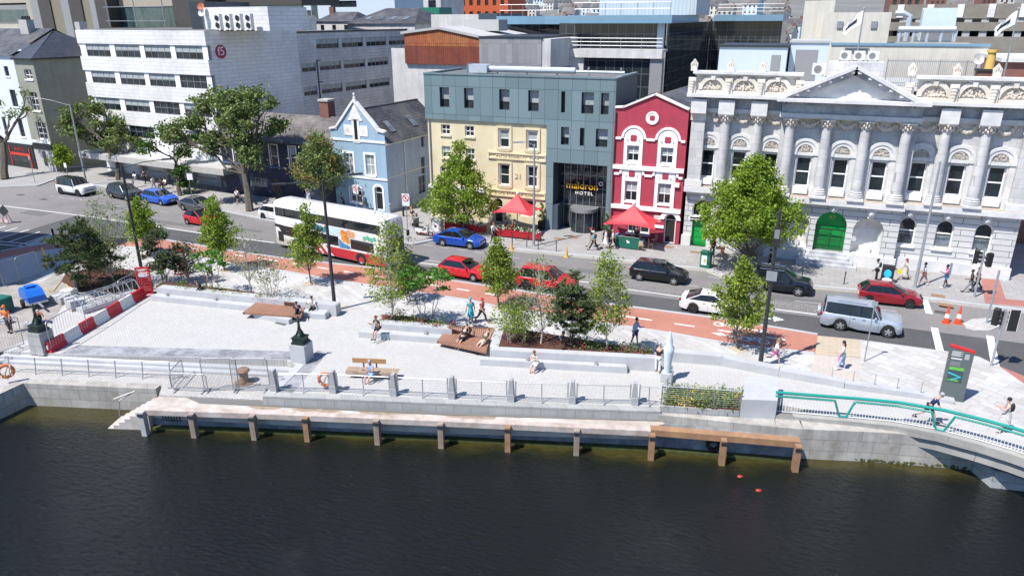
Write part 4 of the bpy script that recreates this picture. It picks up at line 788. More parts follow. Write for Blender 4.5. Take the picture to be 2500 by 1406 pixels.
# parapet with carved lunettes and finials
Pz0, Pz1 = zcor+.02, zpar
for sd, (x0, x1, cc) in enumerate(((U0+.1, cs.u(1950, 215), [cs.u(*q) for q in ((1742, 202), (1820, 205), (1898, 212))]), (cs.u(2240, 222), U1+.1, [cs.u(*q) for q in ((2281, 218), (2376, 224), (2474, 230))]))):
    m = MB(); m.box(x0, x1, -.1, .6, Pz0, Pz1-.34, 'bath'); m.box(x0-.1, x1+.1, -.35, .75, Pz1-.34, Pz1-.2, 'bath'); m.box(x0-.25, x1+.25, -.5, .85, Pz1-.2, Pz1, 'lime')
    m.box(x0, x1, -.28, -.1, Pz0, Pz0+.26, 'bath')
    for c in cc:
        zs_ = Pz0+.32; Rr_ = min(.92, Pz1-.62-zs_)
        for k in range(14):
            a0, a1 = math.pi*k/14, math.pi*(k+1)/14; P_ = lambda q, a, yy: (c+q*math.cos(a), yy, zs_+q*math.sin(a))
            m.poly([P_(Rr_, a0, -.32), P_(Rr_+.3, a0, -.32), P_(Rr_+.3, a1, -.32), P_(Rr_, a1, -.32)], 'bath'); m.poly([P_(Rr_+.3, a0, -.32), P_(Rr_+.3, a0, -.1), P_(Rr_+.3, a1, -.1), P_(Rr_+.3, a1, -.32)], 'bath'); m.poly([P_(Rr_, a0, -.32), P_(Rr_, a1, -.32), P_(Rr_, a1, -.1), P_(Rr_, a0, -.1)], 'bath')
        m.box(c-.16, c+.16, -.42, -.1, zs_+Rr_-.05, zs_+Rr_+.3, 'bath')
    pp = m.build('parapet', b)
    for c in cc:
        zs_ = Pz0+.32; Rr_ = min(.92, Pz1-.62-zs_); q = MB().poly([(c+Rr_*math.cos(math.pi*k/14), -.13, zs_+Rr_*math.sin(math.pi*k/14)) for k in range(15)], 'carving_pale'); rn = random.Random(int(c*10))
        for k in range(34): a, q_ = rn.uniform(.1, 3.04), rn.uniform(.1, .9); q.ball((c+Rr_*q_*math.cos(a), -.17, zs_+Rr_*q_*math.sin(a)), (.1, .08, .1), 'carving_pale', 5, 4)
        q.build('carved_lunette', pp)
    ps = [(cc[0]+cc[1])/2, (cc[1]+cc[2])/2, cc[0]-1.65, cc[2]+1.65]
    for u in ps:
        q = MB().box(u-.3, u+.3, -.42, -.1, Pz0, Pz1-.5, 'bath')
        for k in range(5): q.ball((u, -.5, Pz1-.75-.22*k), (.26-.03*k, .16, .17), 'bath', 6, 4)
        q.build('carved_pier', pp)
        if abs(u-cc[2]-1.65) < 1e-6 and sd == 0: continue
        q = MB().box(u-.24, u+.24, -.1, .35, Pz1, Pz1+.3, 'bath'); q.prism([(u-.26, Pz1+.3), (u+.26, Pz1+.3), (u+.3, Pz1+.55), (u, Pz1+.95), (u-.3, Pz1+.55)], -.02, .22, 'bath', 'y')
        for k in (-1, 0, 1): q.ball((u+.14*k, -.04, Pz1+.52+.1*(k == 0)), (.06, .05, .15), 'bath', 5, 4)
        q.build('parapet_finial', pp)
MB().poly([(U0, .6, Pz1-1.2), (U1, .6, Pz1-1.2), (U1, 15, Pz1-1.2), (U0, 15, Pz1-1.2)], 'roof_pale').build('roof', b)
# ground floor windows, doors, niches, keystones
for h in GW+L2+[LW]:
    o = win(b, h, .22, 1, 2, .09, 'white_paint', 'glass', .1, sill=.15, nzs=[.72] if h is not LW else [.02])
    if h in GW:
        MB().poly([(h[0]+.1, .255, h[2]+.1), (h[1]-.1, .255, h[2]+.1), (h[1]-.1, .255, h[2]+(h[3]-h[2])*.45), (h[0]+.1, .255, h[2]+(h[3]-h[2])*.45)], 'glass_pale').build('frosted_film', o)
        text('COHESITY', .26, 'dark_metal', o, ((h[0]+h[1])/2, .24, h[2]+.72), 0, .004, 'lettering', 1.05)
d = MB(); p = arch_pts(*Dg[:4], 99); d.poly([(q[0], PD+.55, q[1]) for q in p], 'door_green'); d.box(Dg[0]+.05, Dg[1]-.05, PD+.44, PD+.55, Dg[3]-1.5, Dg[3]-1.38, 'door_green'); d.box(C[4]-.04, C[4]+.04, PD+.48, PD+.55, 1.1, Dg[3]-1.5, 'door_green')
for sgn in (-1, 1):
    for z0, z1 in ((1.3, 2.1), (2.25, 3.0), (3.1, 3.5)): d.box(C[4]+sgn*.52-.36, C[4]+sgn*.52+.36, PD+.5, PD+.55, z0, min(z1, Dg[3]-1.6), 'door_green')
d = d.build('green_door', b); text('97', .48, 'gold', d, (C[4], PD+.53, Dg[3]-.6), 0, .01)
g = MB()
for k in range(17): u = Dg[0]+.08+(Dg[1]-Dg[0]-.16)*k/16; g.tube([(u, PD+.2, 1.08), (u, PD+.2, 3.0+.25*math.sin(math.pi*k/8))], .018, 'dark_metal', 4)
for z in (1.25, 2.0, 2.85): g.box(Dg[0]+.05, Dg[1]-.05, PD+.18, PD+.22, z-.02, z+.02, 'dark_metal')
g.build('iron_gate', d)
sp = MB()
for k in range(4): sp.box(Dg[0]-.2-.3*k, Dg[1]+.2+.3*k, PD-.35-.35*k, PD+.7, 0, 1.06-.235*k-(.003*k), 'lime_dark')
sp.build('door_steps', b)
d = MB(); d.box(LD[0], LD[1], .3, .36, .12, LD[3], 'door_green')
for k in range(4): d.box(LD[0]+.2, LD[1]-.2, .27, .3, .35+.52*k, .72+.52*k, 'door_green')
d.build('green_side_door', b); MB().box(LD[0]-.25, LD[1]+.3, -.15, .1, LD[3]+.02, LD[3]+.24, 'white_trim').build('door_head', b)
for h in NI:
    c = (h[0]+h[1])/2; n = MB(); zs_ = h[3]-1.1; n.lathe([(1.08, h[2]), (1.08, zs_)], (c, PD+.02, 0), 'lime', 14, 'z', 0, math.pi)
    for k in range(9):
        a0, a1 = math.pi*k/9, math.pi*(k+1)/9
        for q in range(4):
            b0, b1 = math.pi/2*q/4, math.pi/2*(q+1)/4; S_ = lambda a, e_: (c+1.08*math.cos(a)*math.cos(e_), PD+.02+1.0*math.sin(a)*math.cos(e_), zs_+1.08*math.sin(e_)); n.poly([S_(a0, b0), S_(a0, b1), S_(a1, b1), S_(a1, b0)], 'lime_ashlar')
    n.box(c-1.08, c+1.08, PD+.004, PD+1.2, h[2]-.1, h[2]+.004, 'lime'); n.box(c-.45, c+.45, PD+.5, PD+1.0, h[2]+.005, h[2]+.5, 'lime', .1); n.build('niche', b)
for i, c in enumerate(C):
    if i in (1, 2): continue
    y = PD if 3 <= i <= 5 else 0; zt_ = (Dg[3] if i == 4 else NI[0][3] if 3 <= i <= 5 else gwz[1]); k = MB()
    k.prism([(c-.24, zt_+.02), (c+.24, zt_+.02), (c+.36, zl2-.02), (c-.36, zl2-.02)], y-.22, y, 'lime', 'y'); k.ball((c, y-.25, (zt_+zl2)/2), (.24, .2, .33), 'lime', 8, 6).ball((c, y-.45, (zt_+zl2)/2-.03), (.06, .08, .08), 'lime', 5, 4).ball((c, y-.22, (zt_+zl2)/2+.22), (.3, .2, .16), 'lime', 6, 4); k.build('carved_keystone', b)
for u, y in ((Dg[0]-.65, PD), (Dg[1]+.65, PD)): MB().lathe([(0, .03), (.15, .03), (.17, .05), (.2, .03), (.2, 0)], (u, y, 2.35), 'lime_dark', 16, 'y').build('round_plaque', b)
# == buildings behind the street front
mk('cab_grey', (.2, .2, .2), .6, var=.15); mk('cream', (.66, .63, .54), .8, var=.05, vs=.4, tint=(.55, .52, .45), tvs=.2, st=.2); mk('pale_wall', (.66, .65, .62), .8, var=.07, vs=.4, tint=(.5, .49, .47), tvs=.25, st=.25)
mk('brown_strip', (.06, .053, .045), .6, var=.1); mk('beige_strip', (.36, .32, .25), .6, var=.05); mk('grey_strip', (.25, .25, .255), .6, var=.05); mk('olive_strip', (.2, .18, .13), .6, var=.05)
brick('rust', (.58, .22, .07), (.45, .14, .05), (.16, .05, .025), .28, 8, .03, .8, var=.25, vs=.9, tint=(.26, .06, .03), tvs=.35, off=0, bump=.4)
brick('rust_low', (.27, .07, .035), (.2, .05, .028), (.12, .03, .02), .28, 8, .03, .8, var=.2, vs=.9, off=0, bump=.4)
brick('zinc', (.33, .335, .34), (.25, .255, .265), (.2, .2, .21), .8, 2.3, .015, .5, var=.12, off=.35, bump=.1)
mk('blue_fascia', (.17, .3, .4), .35, var=.05, coat=.3); mk('blue_panel', (.52, .59, .64), .45, var=.03); mk('pale_blue', (.55, .64, .7), .7, var=.05)
brick('grey_clad', (.5, .55, .57), (.47, .52, .54), (.3, .33, .35), .5, 30, .03, .5, var=.03, off=0, bump=.2)
brick('curtain_wall', (.02, .028, .034), (.045, .055, .06), (.13, .14, .15), 1.15, 1.55, .05, .06, var=.2, off=0, bump=.05, bias=-.2)
brick('curtain_green', (.06, .11, .11), (.09, .15, .15), (.12, .13, .13), 1.4, 3.2, .05, .08, var=.3, off=0, bump=.05)
brick('block_brown', (.3, .27, .22), (.26, .235, .2), (.2, .185, .16), 2.4, 1.2, .01, .85, var=.15, bump=.1)
mk('orange_net', (.5, .1, .03), .7, var=.25, vs=2); mk('brick_dull', (.2, .09, .07), .85, var=.2); mk('green_paint', (.02, .2, .13), .5, var=.1)
def holes_grid(u0, u1, z0, z1, nu, nz, fu=.6, fz=.55):
    du, dz = (u1-u0)/nu, (z1-z0)/nz
    return [(u0+du*(i+(1-fu)/2), u0+du*(i+(1+fu)/2), z0+dz*(j+(1-fz)/2), z0+dz*(j+(1+fz)/2)) for i in range(nu) for j in range(nz)]
def block(name, label, Y, px0, px1, py, key, depth=14, holes=None, roof='roof_flat', ang=0, zb=0, cat='building', pxz=None, par=.35):
    s = Site(G(px0, 560).x, Y, ang); s.o.x = (CAM + ray(px0, py)*(Y/ray(px0, py).y)).x
    u1 = s.u(px1, py); z1 = s.z((px0+px1)/2 if pxz is None else pxz, py); o = thing(name, label, cat, s.o, s.a)
    h = holes(s, u1, z1) if callable(holes) else (holes or [])
    m = MB(); wall(m, 0, u1, zb, z1, h, key, 0, .2); shell(m, 0, u1, 0, depth, zb, z1, key, True, None)
    m.poly([(0, .0, z1), (u1, .0, z1), (u1, par, z1), (0, par, z1)], key); m.poly([(.0, par, z1-.4), (u1, par, z1-.4), (u1, depth, z1-.4), (.0, depth, z1-.4)], roof); m.build('wall', o)
    return o, s, u1, z1, h
def panes(o, hs, gk='glass', y=.15, key='navy_frame', nx=2, nz=1):
    for h in hs: win(o, h, y, nx, nz, .06, key, gk, .05)
# --- striped culture block at the top left
s = Site(-160, 104, -5); s.o.x = (CAM+ray(-60, 40)*(104/ray(-60, 40).y)).x
o = thing('striped_building', 'tall block clad in brown and beige vertical strips behind the white office', 'building', s.o, s.a)
ua, ub, uc_, ud = s.u(76, 60), s.u(275, 60), s.u(425, 40), s.u(505, 40); ue = s.u(706, 40); m = MB()
keys = ['beige_strip', 'grey_strip', 'brown_strip', 'olive_strip', 'grey_strip', 'brown_strip', 'olive_strip', 'grey_strip', 'brown_strip']; ws_ = [.6, 1.1, 1.5, 1.3, 1.0, 1.5, .9, .7, 1.4]; tot = sum(ws_); u = ua
for i, (k, w_) in enumerate(zip(keys, ws_)):
    v = u+(ub-ua)*w_/tot; m.box(u, v, -.1-.12*(i % 3), 12, 0, 34, k); u = v
m.box(-30, ua-.02, .6, 12, 0, s.z(40, 26)-.02, 'beige_strip'); m.box(-30, ua-.02, 0, 12, s.z(40, 8), 34, 'beige_strip'); m.box(-30, ua-.02, -3, .58, 0, s.z(40, 70, -3), 'pale_blue')
m.box(ub+.02, uc_, 2.0, 12, s.z(350, 17, 2), 34, 'beige_strip'); m.box(ub+.02, uc_, -1.5, 12, 0, s.z(350, 68), 'brown_strip'); m.box(uc_+.02, ud, 0, 12, 0, 34, 'brown_strip'); m.box(ud+.02, ue, 3, 12, s.z(600, 14, 3), 34, 'brown_strip'); m.build('strip_cladding', o)
m = MB(); m.box(ub+.02, uc_-.02, 2.1, 2.4, s.z(350, 68), s.z(350, 17, 2)-.02, 'curtain_green').build('glazing', o); m = MB(); m.box(ud+.02, ue-.02, 3.1, 3.4, 0, s.z(600, 14, 3)-.02, 'curtain_green').build('glazing', o); m = MB(); m.box(-30, ua-.04, .3, .55, s.z(40, 52), s.z(40, 24), 'curtain_green'); m.build('glazing', o)
m = MB(); y = -1.4
for z in (s.z(340, 52, y), s.z(340, 17, y)): m.tube([(ub+.3, y, z), (uc_-.3, y, z)], .05, 'grey_metal', 5)
for k in range(3): u = ub+1.2+(uc_-ub-2)*k/2; m.tube([(u, y, s.z(340, 66, y)), (u, y, s.z(340, 66, y)+7)], .08, 'grey_metal', 6)
m.build('terrace_rail', o)
# --- distant pale flats and offices
def hh(nu, nz, z0, fu=.55, fz=.5): return lambda s, u1, z1: holes_grid(.5, u1-.5, z0, z1-1.2, nu, nz, fu, fz)
o, s, u1, z1, h = block('flats', 'pale aqua block of flats with balconies far behind the office', 190, 700, 800, -25, 'pale_blue', 14, hh(5, 6, 4)); panes(o, h, 'glass_blue')
MB().box(u1*.62, u1-.3, -1.2, -.02, 4, z1-2, 'glass_blue').build('balcony', o)
o, s, u1, z1, h = block('pale_office', 'pale blue flat roofed office with one dark window strip', 160, 772, 962, -14, 'pale_blue', 14, lambda s, u1, z1: [s.rect((806, 3, 871, 18))], 'roof_pale'); panes(o, h, 'glass', nx=6)
o, s, u1, z1, h = block('white_office', 'white stepped office block with dark openings on the skyline', 185, 900, 1075, -20, 'pale_wall', 14, hh(5, 5, 3), 'roof_pale'); panes(o, h)
o, s, u1, z1, h = block('grey_tower', 'blue grey clad block next to the orange netting', 205, 1018, 1066, -30, 'grey_clad', 12)
o, s, u1, z1, h = block('netted_building', 'building under bright orange scaffold netting on the skyline', 215, 1062, 1240, -25, 'orange_net', 14, hh(9, 4, 9, .45, .6), 'orange_net'); panes(o, h, 'interior')
o, s, u1, z1, h = block('teal_store', 'small teal green rooftop store with a pale lid', 150, 1027, 1072, 19, 'green_paint', 6, zb=12, roof='roof_pale')
o, s, u1, z1, h = block('cream_hall', 'long cream parapet wall behind the rust clad block', 118, 1052, 1168, 36, 'pale_wall', 12)
o, s, u1, z1, h = block('dark_hall', 'charcoal clad box between the cream wall and blue office', 117, 1168, 1214, 33, 'panel_dark', 12)
# --- slate mansard and white gables behind the office roof
def gable(name, label, Y, px0, px1, pye, pyr, wk, rk, depth=9, hip=0, zb=0, ang=0, cat='house', group=None, sky=0, wins=3, chim=0):
    s = Site(0, Y, ang); s.o.x = (CAM+ray(px0, pye)*(Y/ray(px0, pye).y)).x; u1 = s.u(px1, pye); pm = (px0+px1)/2; ze, zr = s.z(pm, pye), s.z(pm, pyr, depth/2)
    o = thing(name, label, cat, s.o, s.a, group); m = MB(); wall(m, 0, u1, zb, ze, [], wk); shell(m, 0, u1, 0, depth, zb, ze, wk)
    if not hip: m.poly([(u1, 0, ze), (u1, depth, ze), (u1, depth/2, zr)], wk).poly([(0, 0, ze), (0, depth/2, zr), (0, depth, ze)], wk)
    m.build('wall', o); e = .3; m = MB(); a, b_ = hip, u1-hip
    m.poly([(-e, -e, ze-.1), (u1+e, -e, ze-.1), (b_, depth/2, zr), (a, depth/2, zr)], rk).poly([(u1+e, depth+e, ze-.1), (-e, depth+e, ze-.1), (a, depth/2, zr), (b_, depth/2, zr)], rk)
    if hip: m.poly([(u1+e, -e, ze-.1), (u1+e, depth+e, ze-.1), (b_, depth/2, zr)], rk).poly([(-e, depth+e, ze-.1), (-e, -e, ze-.1), (a, depth/2, zr)], rk)
    r_ = m.build('roof', o)
    if chim: MB().box(u1*chim-.6, u1*chim+.6, depth/2-.4, depth/2+.4, zr-.7, zr+1.1, 'brick_dull').build('chimney', r_)
    for k in range(sky):
        u = u1*(k+1.2)/(sky+1.4); y0, y1 = depth*.1, depth*.2; zz = lambda y: ze-.1+(zr-ze+.1)*(y+e)/(depth/2+e)
        MB().poly([(u-.5, y0, zz(y0)+.08), (u+.5, y0, zz(y0)+.08), (u+.5, y1, zz(y1)+.08), (u-.5, y1, zz(y1)+.08)], 'glass_pale').build('skylight', r_)
    if wins:
        m = MB()
        for k in range(wins): u = u1*(k+.5)/wins; m.box(u-.45, u+.45, -.03, -.01, ze-2.3, ze-.8, 'glass')
        tag(m.build('windows', o), kind='stuff')
    return o
gable('slate_house', 'broad grey slate hipped roof with four skylights behind the office', 118, 848, 1012, 57, 21, 'pale_wall', 'slate', 16, 3.5, sky=4, wins=0)
gable('white_house', 'white walled house with pale slate roof behind the long office wing', 140, 772, 858, 52, 30, 'pale_wall', 'slate', 10, 1.5, chim=.1)
gable('white_house', 'small white gabled house nearest the striped block', 150, 706, 742, 56, 39, 'pale_wall', 'slate', 8)
# --- white hall with rust cladding
o, s, u1, z1, h = block('white_hall', 'white rendered hall with rust red sheet cladding and a grey zinc end', 86, 955, 1345, 121, 'pale_wall', 16, ang=0)
a, c = s.u(991, 120), s.u(1180, 150); zm = s.z(1085, 114, -.3); zbm = s.z(1085, 158, -.3); m = MB()
tl, tp, tr_ = s.z(991, 84, -.3), s.z(1075, 72, -.3), s.z(1180, 96, -.3); um = s.u(1075, 74)
m.prism([(a, zm), (c, zm), (c, tr_), (um, tp), (a, tl)], -.3, 14, 'rust', 'y', 'rust'); m.build('rust_cladding', o); m = MB().box(a, c, -.34, 14, zbm, zm-.02, 'rust_low'); m.build('rust_cladding', o)
m = MB(); m.prism([(a-.4, tl), (um, tp), (c+.4, tr_), (c+.4, tr_+.3), (um, tp+.3), (a-.4, tl+.3)], -.5, 15, 'roof_pale', 'y'); m.build('roof', o)
z0, z9 = s.z(1180, 166, -1.2), s.z(1250, 93, -1.2); cz = s.u(1322, 120, -1.2)
MB().box(c+.02, cz, -1.2, 14, z0, z9, 'zinc').box(c-.02, cz+.1, -1.3, 14, z9, z9+.15, 'dark_metal').box(cz+.02, s.u(1345, 110, -1), -1.1, 14, z0, z9-.1, 'pale_wall').build('zinc_wall', o)
m = MB(); uu = s.u(1175, 68, 6); m.box(uu-2.5, uu+2.5, 6, 9, tp-.3, tp+1.1, 'roof_pale'); m.build('roof_hatch', o)
# --- blue fascia glass office
s = Site(0, 92, 0); s.o.x = (CAM+ray(1340, 120)*(92/ray(1340, 120).y)).x
o = thing('glass_office', 'dark glazed office with pale blue roof fascias and white terrace floors', 'office', s.o, 0)
uR = s.u(1617, 130); zt = s.z(1480, 58); zf = s.z(1480, 38); m = MB()
s2 = Site(s.o.x+uR, 92, 90); D = s2.u(1735, 60)
zw1, zw0 = s.z(1480, 121), s.z(1480, 142)
m.box(0, uR, 0, 1.0, zw0, zw1, 'pale_wall'); g0 = s.u(1422, 160); m.box(0, g0, .4, 1.0, 0, zw0-.01, 'pale_wall'); m.box(-1, uR, .9, 14, 0, zw0-.02, 'pale_wall') if False else None
m.box(0, uR-.05, 1.0, 16, zw1-.3, zw1-.02, 'roof_pale'); m.build('white_floor', o)
m = MB(); m.box(g0+.02, uR-1.6, .6, .9, 0, zw0-.02, 'curtain_wall'); m.build('glazing', o); y2 = 3.5; m = MB()
m.box(s.u(1365, 90, y2), s.u(1612, 90, y2), y2, y2+.3, zw1, zt, 'curtain_wall'); m.build('glazing', o)
m = MB(); m.box(uR-1.5, uR, .3, 1.6, 0, zw0-.02, 'grey_strip'); m.box(s.u(1605, 90, y2)+.02, s.u(1622, 90, y2), y2-.3, y2+1, zw1, zt, 'blue_panel'); m.build('corner_pier', o)
xa, xb = s.u(1390, 50, 1.5), s.u(1640, 50, 1.5)
m = MB(); m.box(xa, xb, 1.5, 22, zt, zf, 'blue_fascia'); m.build('roof_fascia', o)
m = MB(); x0, x1 = s.u(1212, 50, 8), s.u(1380, 45, 8); zA, zB = s.z(1300, 60, 8), s.z(1300, 40, 8)
m.prism([(x0, 8), (x1-3, 8), (xa-.02, 6), (xa-.02, 20), (x0, 20)], zA, zB, 'blue_fascia'); m.build('roof_fascia', o)
m = MB().box(x0+1.5, s.u(1365, 90, 9), 9.5, 20, 0, zA-.02, 'curtain_wall'); m.build('glazing', o)
m = MB().box(uR-.3, uR-.02, y2, D, 0, zt, 'curtain_wall'); m.build('glazing', o)
uF = s.u(1910, 60, D); zfa, zfb = s.z(1820, 52, D), s.z(1820, 37, D)
MB().box(uR, uF, D, D+14, 0, zfa-.02, 'curtain_wall').build('glazing', o); MB().box(xb+.02, uF+.1, D-1.2, D+15, zfa, zfb, 'blue_fascia').build('roof_fascia', o)
p0, p1 = s.u(1463, 20, 12), s.u(1700, 20, 12); MB().box(p0, p1, 12, 24, zf+.02, 40, 'grey_clad').build('plant_room', o)
def railing(name, label, cat, pts, z, h=1.1, key='grey_metal', step=2.0, par=None, mids=1, r=.035):
    m = MB(); L = [Vector((*p_[:2], z if len(p_) < 3 else p_[2])) for p_ in pts]
    for a, b_ in zip(L, L[1:]):
        for q in [h]+[h*(j+1)/(mids+1) for j in range(mids)]: m.tube([a+Vector((0, 0, q)), b_+Vector((0, 0, q))], r, key, 5)
        n = max(1, round((b_-a).length/step))
        for k in range(n+1): q = a.lerp(b_, k/n); m.tube([q, q+Vector((0, 0, h))], r*1.1, key, 5)
    o = m.build(name, par); return tag(o, label, cat) if label else o
def W_(s, u, d): return (s.o.x+u*s.c-d*s.s, s.o.y+u*s.s+d*s.c)
railing('balcony_rail', None, None, [(s.u(1370, 115, .2)+0, .25), (uR-.1, .25)], zw1, 1.3, 'grey_metal', 2.4, o, 2)
railing('roof_rail', None, None, [(xa+.4, 2.2), (xb-.4, 2.2)], zf, 1.5, 'grey_metal', 2.0, o, 1); railing('roof_rail', None, None, [(x0+.3, 8.6), (x1-3, 8.6)], zB, 1.5, 'grey_metal', 1.8, o, 1); railing('roof_rail', None, None, [(xb+.5, D-.5), (uF, D-.5)], zfb, 1.6, 'grey_metal', 2.2, o, 2)
# --- cream stair tower and roof storeys behind the stone building
o, s, u1, z1, h = block('cream_tower', 'tall stained cream stair tower behind the limestone building', 96, 1966, 2040, 2, 'cream', 8)
o, s, u1, z1, h = block('cream_block', 'cream windowless roof storey with two small vents', 92, 2012, 2178, 31, 'cream', 10)
for px in (2051, 2134): u, z = s.uv(px, 60); MB().box(u-.3, u+.3, -.15, 0, z-.4, z+.3, 'grey_metal').build('vent', o)
o, s, u1, z1, h = block('cream_extension', 'long low cream storey with grey edge below the roof plant', 84, 2030, 2415, 113, 'cream', 12, pxz=2220); MB().box(-.1, u1+.1, -.1, .5, z1, z1+.25, 'blue_fascia').build('roof_edge', o); wn = s.rect((2063, 117, 2121, 131)); win(o, (wn[0], wn[1], wn[2], wn[3]), -.05, 3, 1, .08, 'grey_metal', 'glass_pale')
m = MB(); zd = z1+.3
for k in range(5): u = s.u(2195+34*k, 95, 3); m.tube([(u, 3, zd), (u, 3, zd+1.1)], .16, 'duct', 8)
m.tube([(s.u(2190, 92, 3), 3, zd+1.2), (s.u(2330, 92, 3), 3, zd+1.2)], .3, 'duct', 8); m.build('roof_duct', o)
m = MB(); u = s.u(2218, 60, 5); m.tube([(s.u(2186, 32, 5), 5, s.z(2200, 33, 5)), (u-.6, 5, s.z(2200, 33, 5)), (u, 5, s.z(2200, 40, 5)), (u, 5, zd)], .28, 'duct', 8); m.build('vent_pipe', o)
u = s.u(2290, 80, 4); MB().box(u-1.6, u+1.4, 4, 6, zd, zd+3.2, 'pale_blue', .1).box(u-1.5, u+1.3, 3.95, 4.02, zd+.1, zd+1.4, 'grey_metal').build('air_handler', o)
# --- multi storey car park
s = Site((CAM+ray(2165, 60)*(135/ray(2165, 60).y)).x, 135, 0); o = thing('car_park', 'brown concrete multi storey car park with dark open decks', 'car park', s.o, 0); u1 = s.u(2620, 60)
m = MB(); zs = [s.z(2330, y) for y in (11, 46, 55, 76, 90, 110)]; m.box(0, u1, 0, 1, zs[1], zs[0], 'block_brown'); m.box(0, u1, -.1, 1, zs[3], zs[2], 'block_brown'); m.box(0, u1, 0, 1, 0, zs[4], 'block_brown')
for k in range(12): u = u1*k/11; m.box(u-.5, u+.5, .1, .9, zs[4]-.01, zs[1]+.01, 'concrete')
m.box(0, u1, 3, 30, 0, zs[0]-1, 'interior'); m.build('deck', o)
m = MB()
for k in range(6): u = u1*(k+.4)/6; MB().box(u-.45, u+.45, -.15, .0, zs[0]-1.9, zs[0], 'white_trim').build('parapet_marker', o)
o, s, u1, z1, h = block('brick_house', 'dull red brick building on the skyline above the car park', 170, 2175, 2262, -30, 'brick_dull', 12, hh(4, 4, 8)); panes(o, h)
# --- rooftop things on the stone building
zr_ = Pz1-1.2
def boxthing(name, label, cat, px0, px1, py1, Y, z0, key, dep, door=None, cap='roof_pale'):
    s = Site((CAM+ray(px0, py1)*(Y/ray(px0, py1).y)).x, Y, 0); u1 = s.u(px1, py1); z1 = s.z((px0+px1)/2, py1); o = thing(name, label, cat, (s.o.x, Y, z0))
    m = MB().box(0, u1, 0, dep, 0, z1-z0, key); m.build('wall', o); MB().box(-.12, u1+.12, -.12, dep+.1, z1-z0, z1-z0+.18, cap).build('roof', o)
    if door: d = s.rect(door); MB().box(d[0], d[1], -.05, 0, .05, d[3]-z0, 'grey_strip').build('door', o)
    return o
boxthing('roof_cabin', 'long pale blue panelled roof cabin with a lamp above its door', 'cabin', 1757, 1924, 116, 70, zr_, 'blue_panel', 6, (1884, 135, 1902, 175), 'dark_metal')
boxthing('roof_cabin', 'shorter pale blue roof cabin with wide grey double doors', 'cabin', 1932, 2026, 105, 71, zr_, 'blue_panel', 5, (1944, 122, 1992, 165))
def acunit(px, py, Y, z, label, group, k=1.0):
    x = (CAM+ray(px, py)*(Y/ray(px, py).y)).x; t = thing('air_conditioner', label, 'air conditioner', (x, Y, z), 0, group)
    MB().box(-.55*k, .55*k, -.2, .2, .08, 1.05*k, 'ac_white', .03).box(-.4, -.3, -.2, .2, 0, .08, 'dark_metal').box(.3, .4, -.2, .2, 0, .08, 'dark_metal').build('case', t)
    MB().lathe([(0, .215), (.28*k, .215), (.31*k, .23), (.33*k, .21)], (-.08, 0, .56*k), 'cab_grey', 14, 'y').build('fan', t)
for px, w_ in ((2062, 'left'), (2096, 'middle'), (2130, 'right')): acunit(px, 150, 65.5, cs.z(2090, 153, .9), w_+' one of three white cooling units on the block above the pediment', 'cooling units above the pediment', .72)
acunit(2000, 165, 64.5, Pz1-.3, 'single larger white cooling unit left of the pediment peak', 'cooling units above the pediment', .9)
m = MB(); ya = 68; sA = Site(0, ya, 0); fa, fb = sA.u(2165, 170), sA.u(2420, 178)
for k in range(56): u = fa+(fb-fa)*k/55; m.tube([(u, ya, zr_), (u, ya, zr_+2.1)], .022 if k % 14 else .06, 'grey_metal', 4)
for z in (.25, 1.95): m.box(fa, fb, ya-.03, ya+.03, zr_+z-.03, zr_+z+.03, 'grey_metal')
tag(m.build('roof_fence'), 'grey upright bar fence along the roof behind the parapet', 'fence')
dish(2387, 146, .5, .42, 'pale_wall', 'weathered rusty satellite dish near the yellow chimney pot', Site(0, 66, 0), zr_)
s = Site(0, 65, 0); t = thing('chimney', 'dark squat chimney stack with one tall yellow pot', 'chimney', (s.u(2412, 180), 65, zr_)); mk('pot_yellow', (.6, .38, .1), .8, var=.1)
MB().box(-.75, .75, -.4, .4, 0, 1.5, 'brick_dull').box(-.85, .85, -.5, .5, 1.5, 1.65, 'dark_metal').build('stack', t); MB().lathe([(.34, 0), (.3, .2), (.27, 1.1), (.36, 1.15), (.36, 1.35), (.24, 1.35)], (0, 0, 1.65), 'pot_yellow', 12).build('pot', t, smooth=True)
def flagpole(px, py, ty, Y, z0, label, hoist):
    s = Site(0, Y, 0); u = s.u(px, py); zt = s.z(px+((py-ty)*.12), ty); t = thing('flagpole', label, 'flag', (u, Y, z0)); h = zt-z0
    MB().tube([(0, 0, 0), (0, 0, h)], [.07, .045], 'grey_metal', 8).ball((0, 0, h), .1, 'grey_metal').build('pole', t); m = MB(); n = 10
    for i in range(n):
        for j in range(3):
            P_ = lambda a, c: (-a/n*1.25, .12*math.sin(a*.9+c)*a/n*2, h-.1-c/3*1.0-(a/n)**1.3*1.3*(1-.25*c/3))
            m.poly([P_(i, j), P_(i+1, j), P_(i+1, j+1), P_(i, j+1)], 'white_paint' if not (2 < i < 9 and j == 1) else 'navy_frame')
    m.build('flag', t)
flagpole(2090, 150, 22, 66, cs.z(2090, 153, .9), 'flagpole with drooping white and dark flag above the pediment', 1); flagpole(2452, 180, 22, 68, zr_, 'flagpole with furled white flag at the right corner', 1)
s = Site(0, 74, 0); a, c = s.u(2440, 150), s.u(2560, 190)
o = thing('roof_terrace', 'pale roof terrace with white chairs at the right edge', 'roof', (a, 74, 0)); zt_ = s.z(2470, 152); MB().box(.3, 14, 0, 10, 0, zt_, 'brick_dull').box(.1, 14, -.3, 10, zt_, zt_+.3, 'pale_wall').build('wall', o)
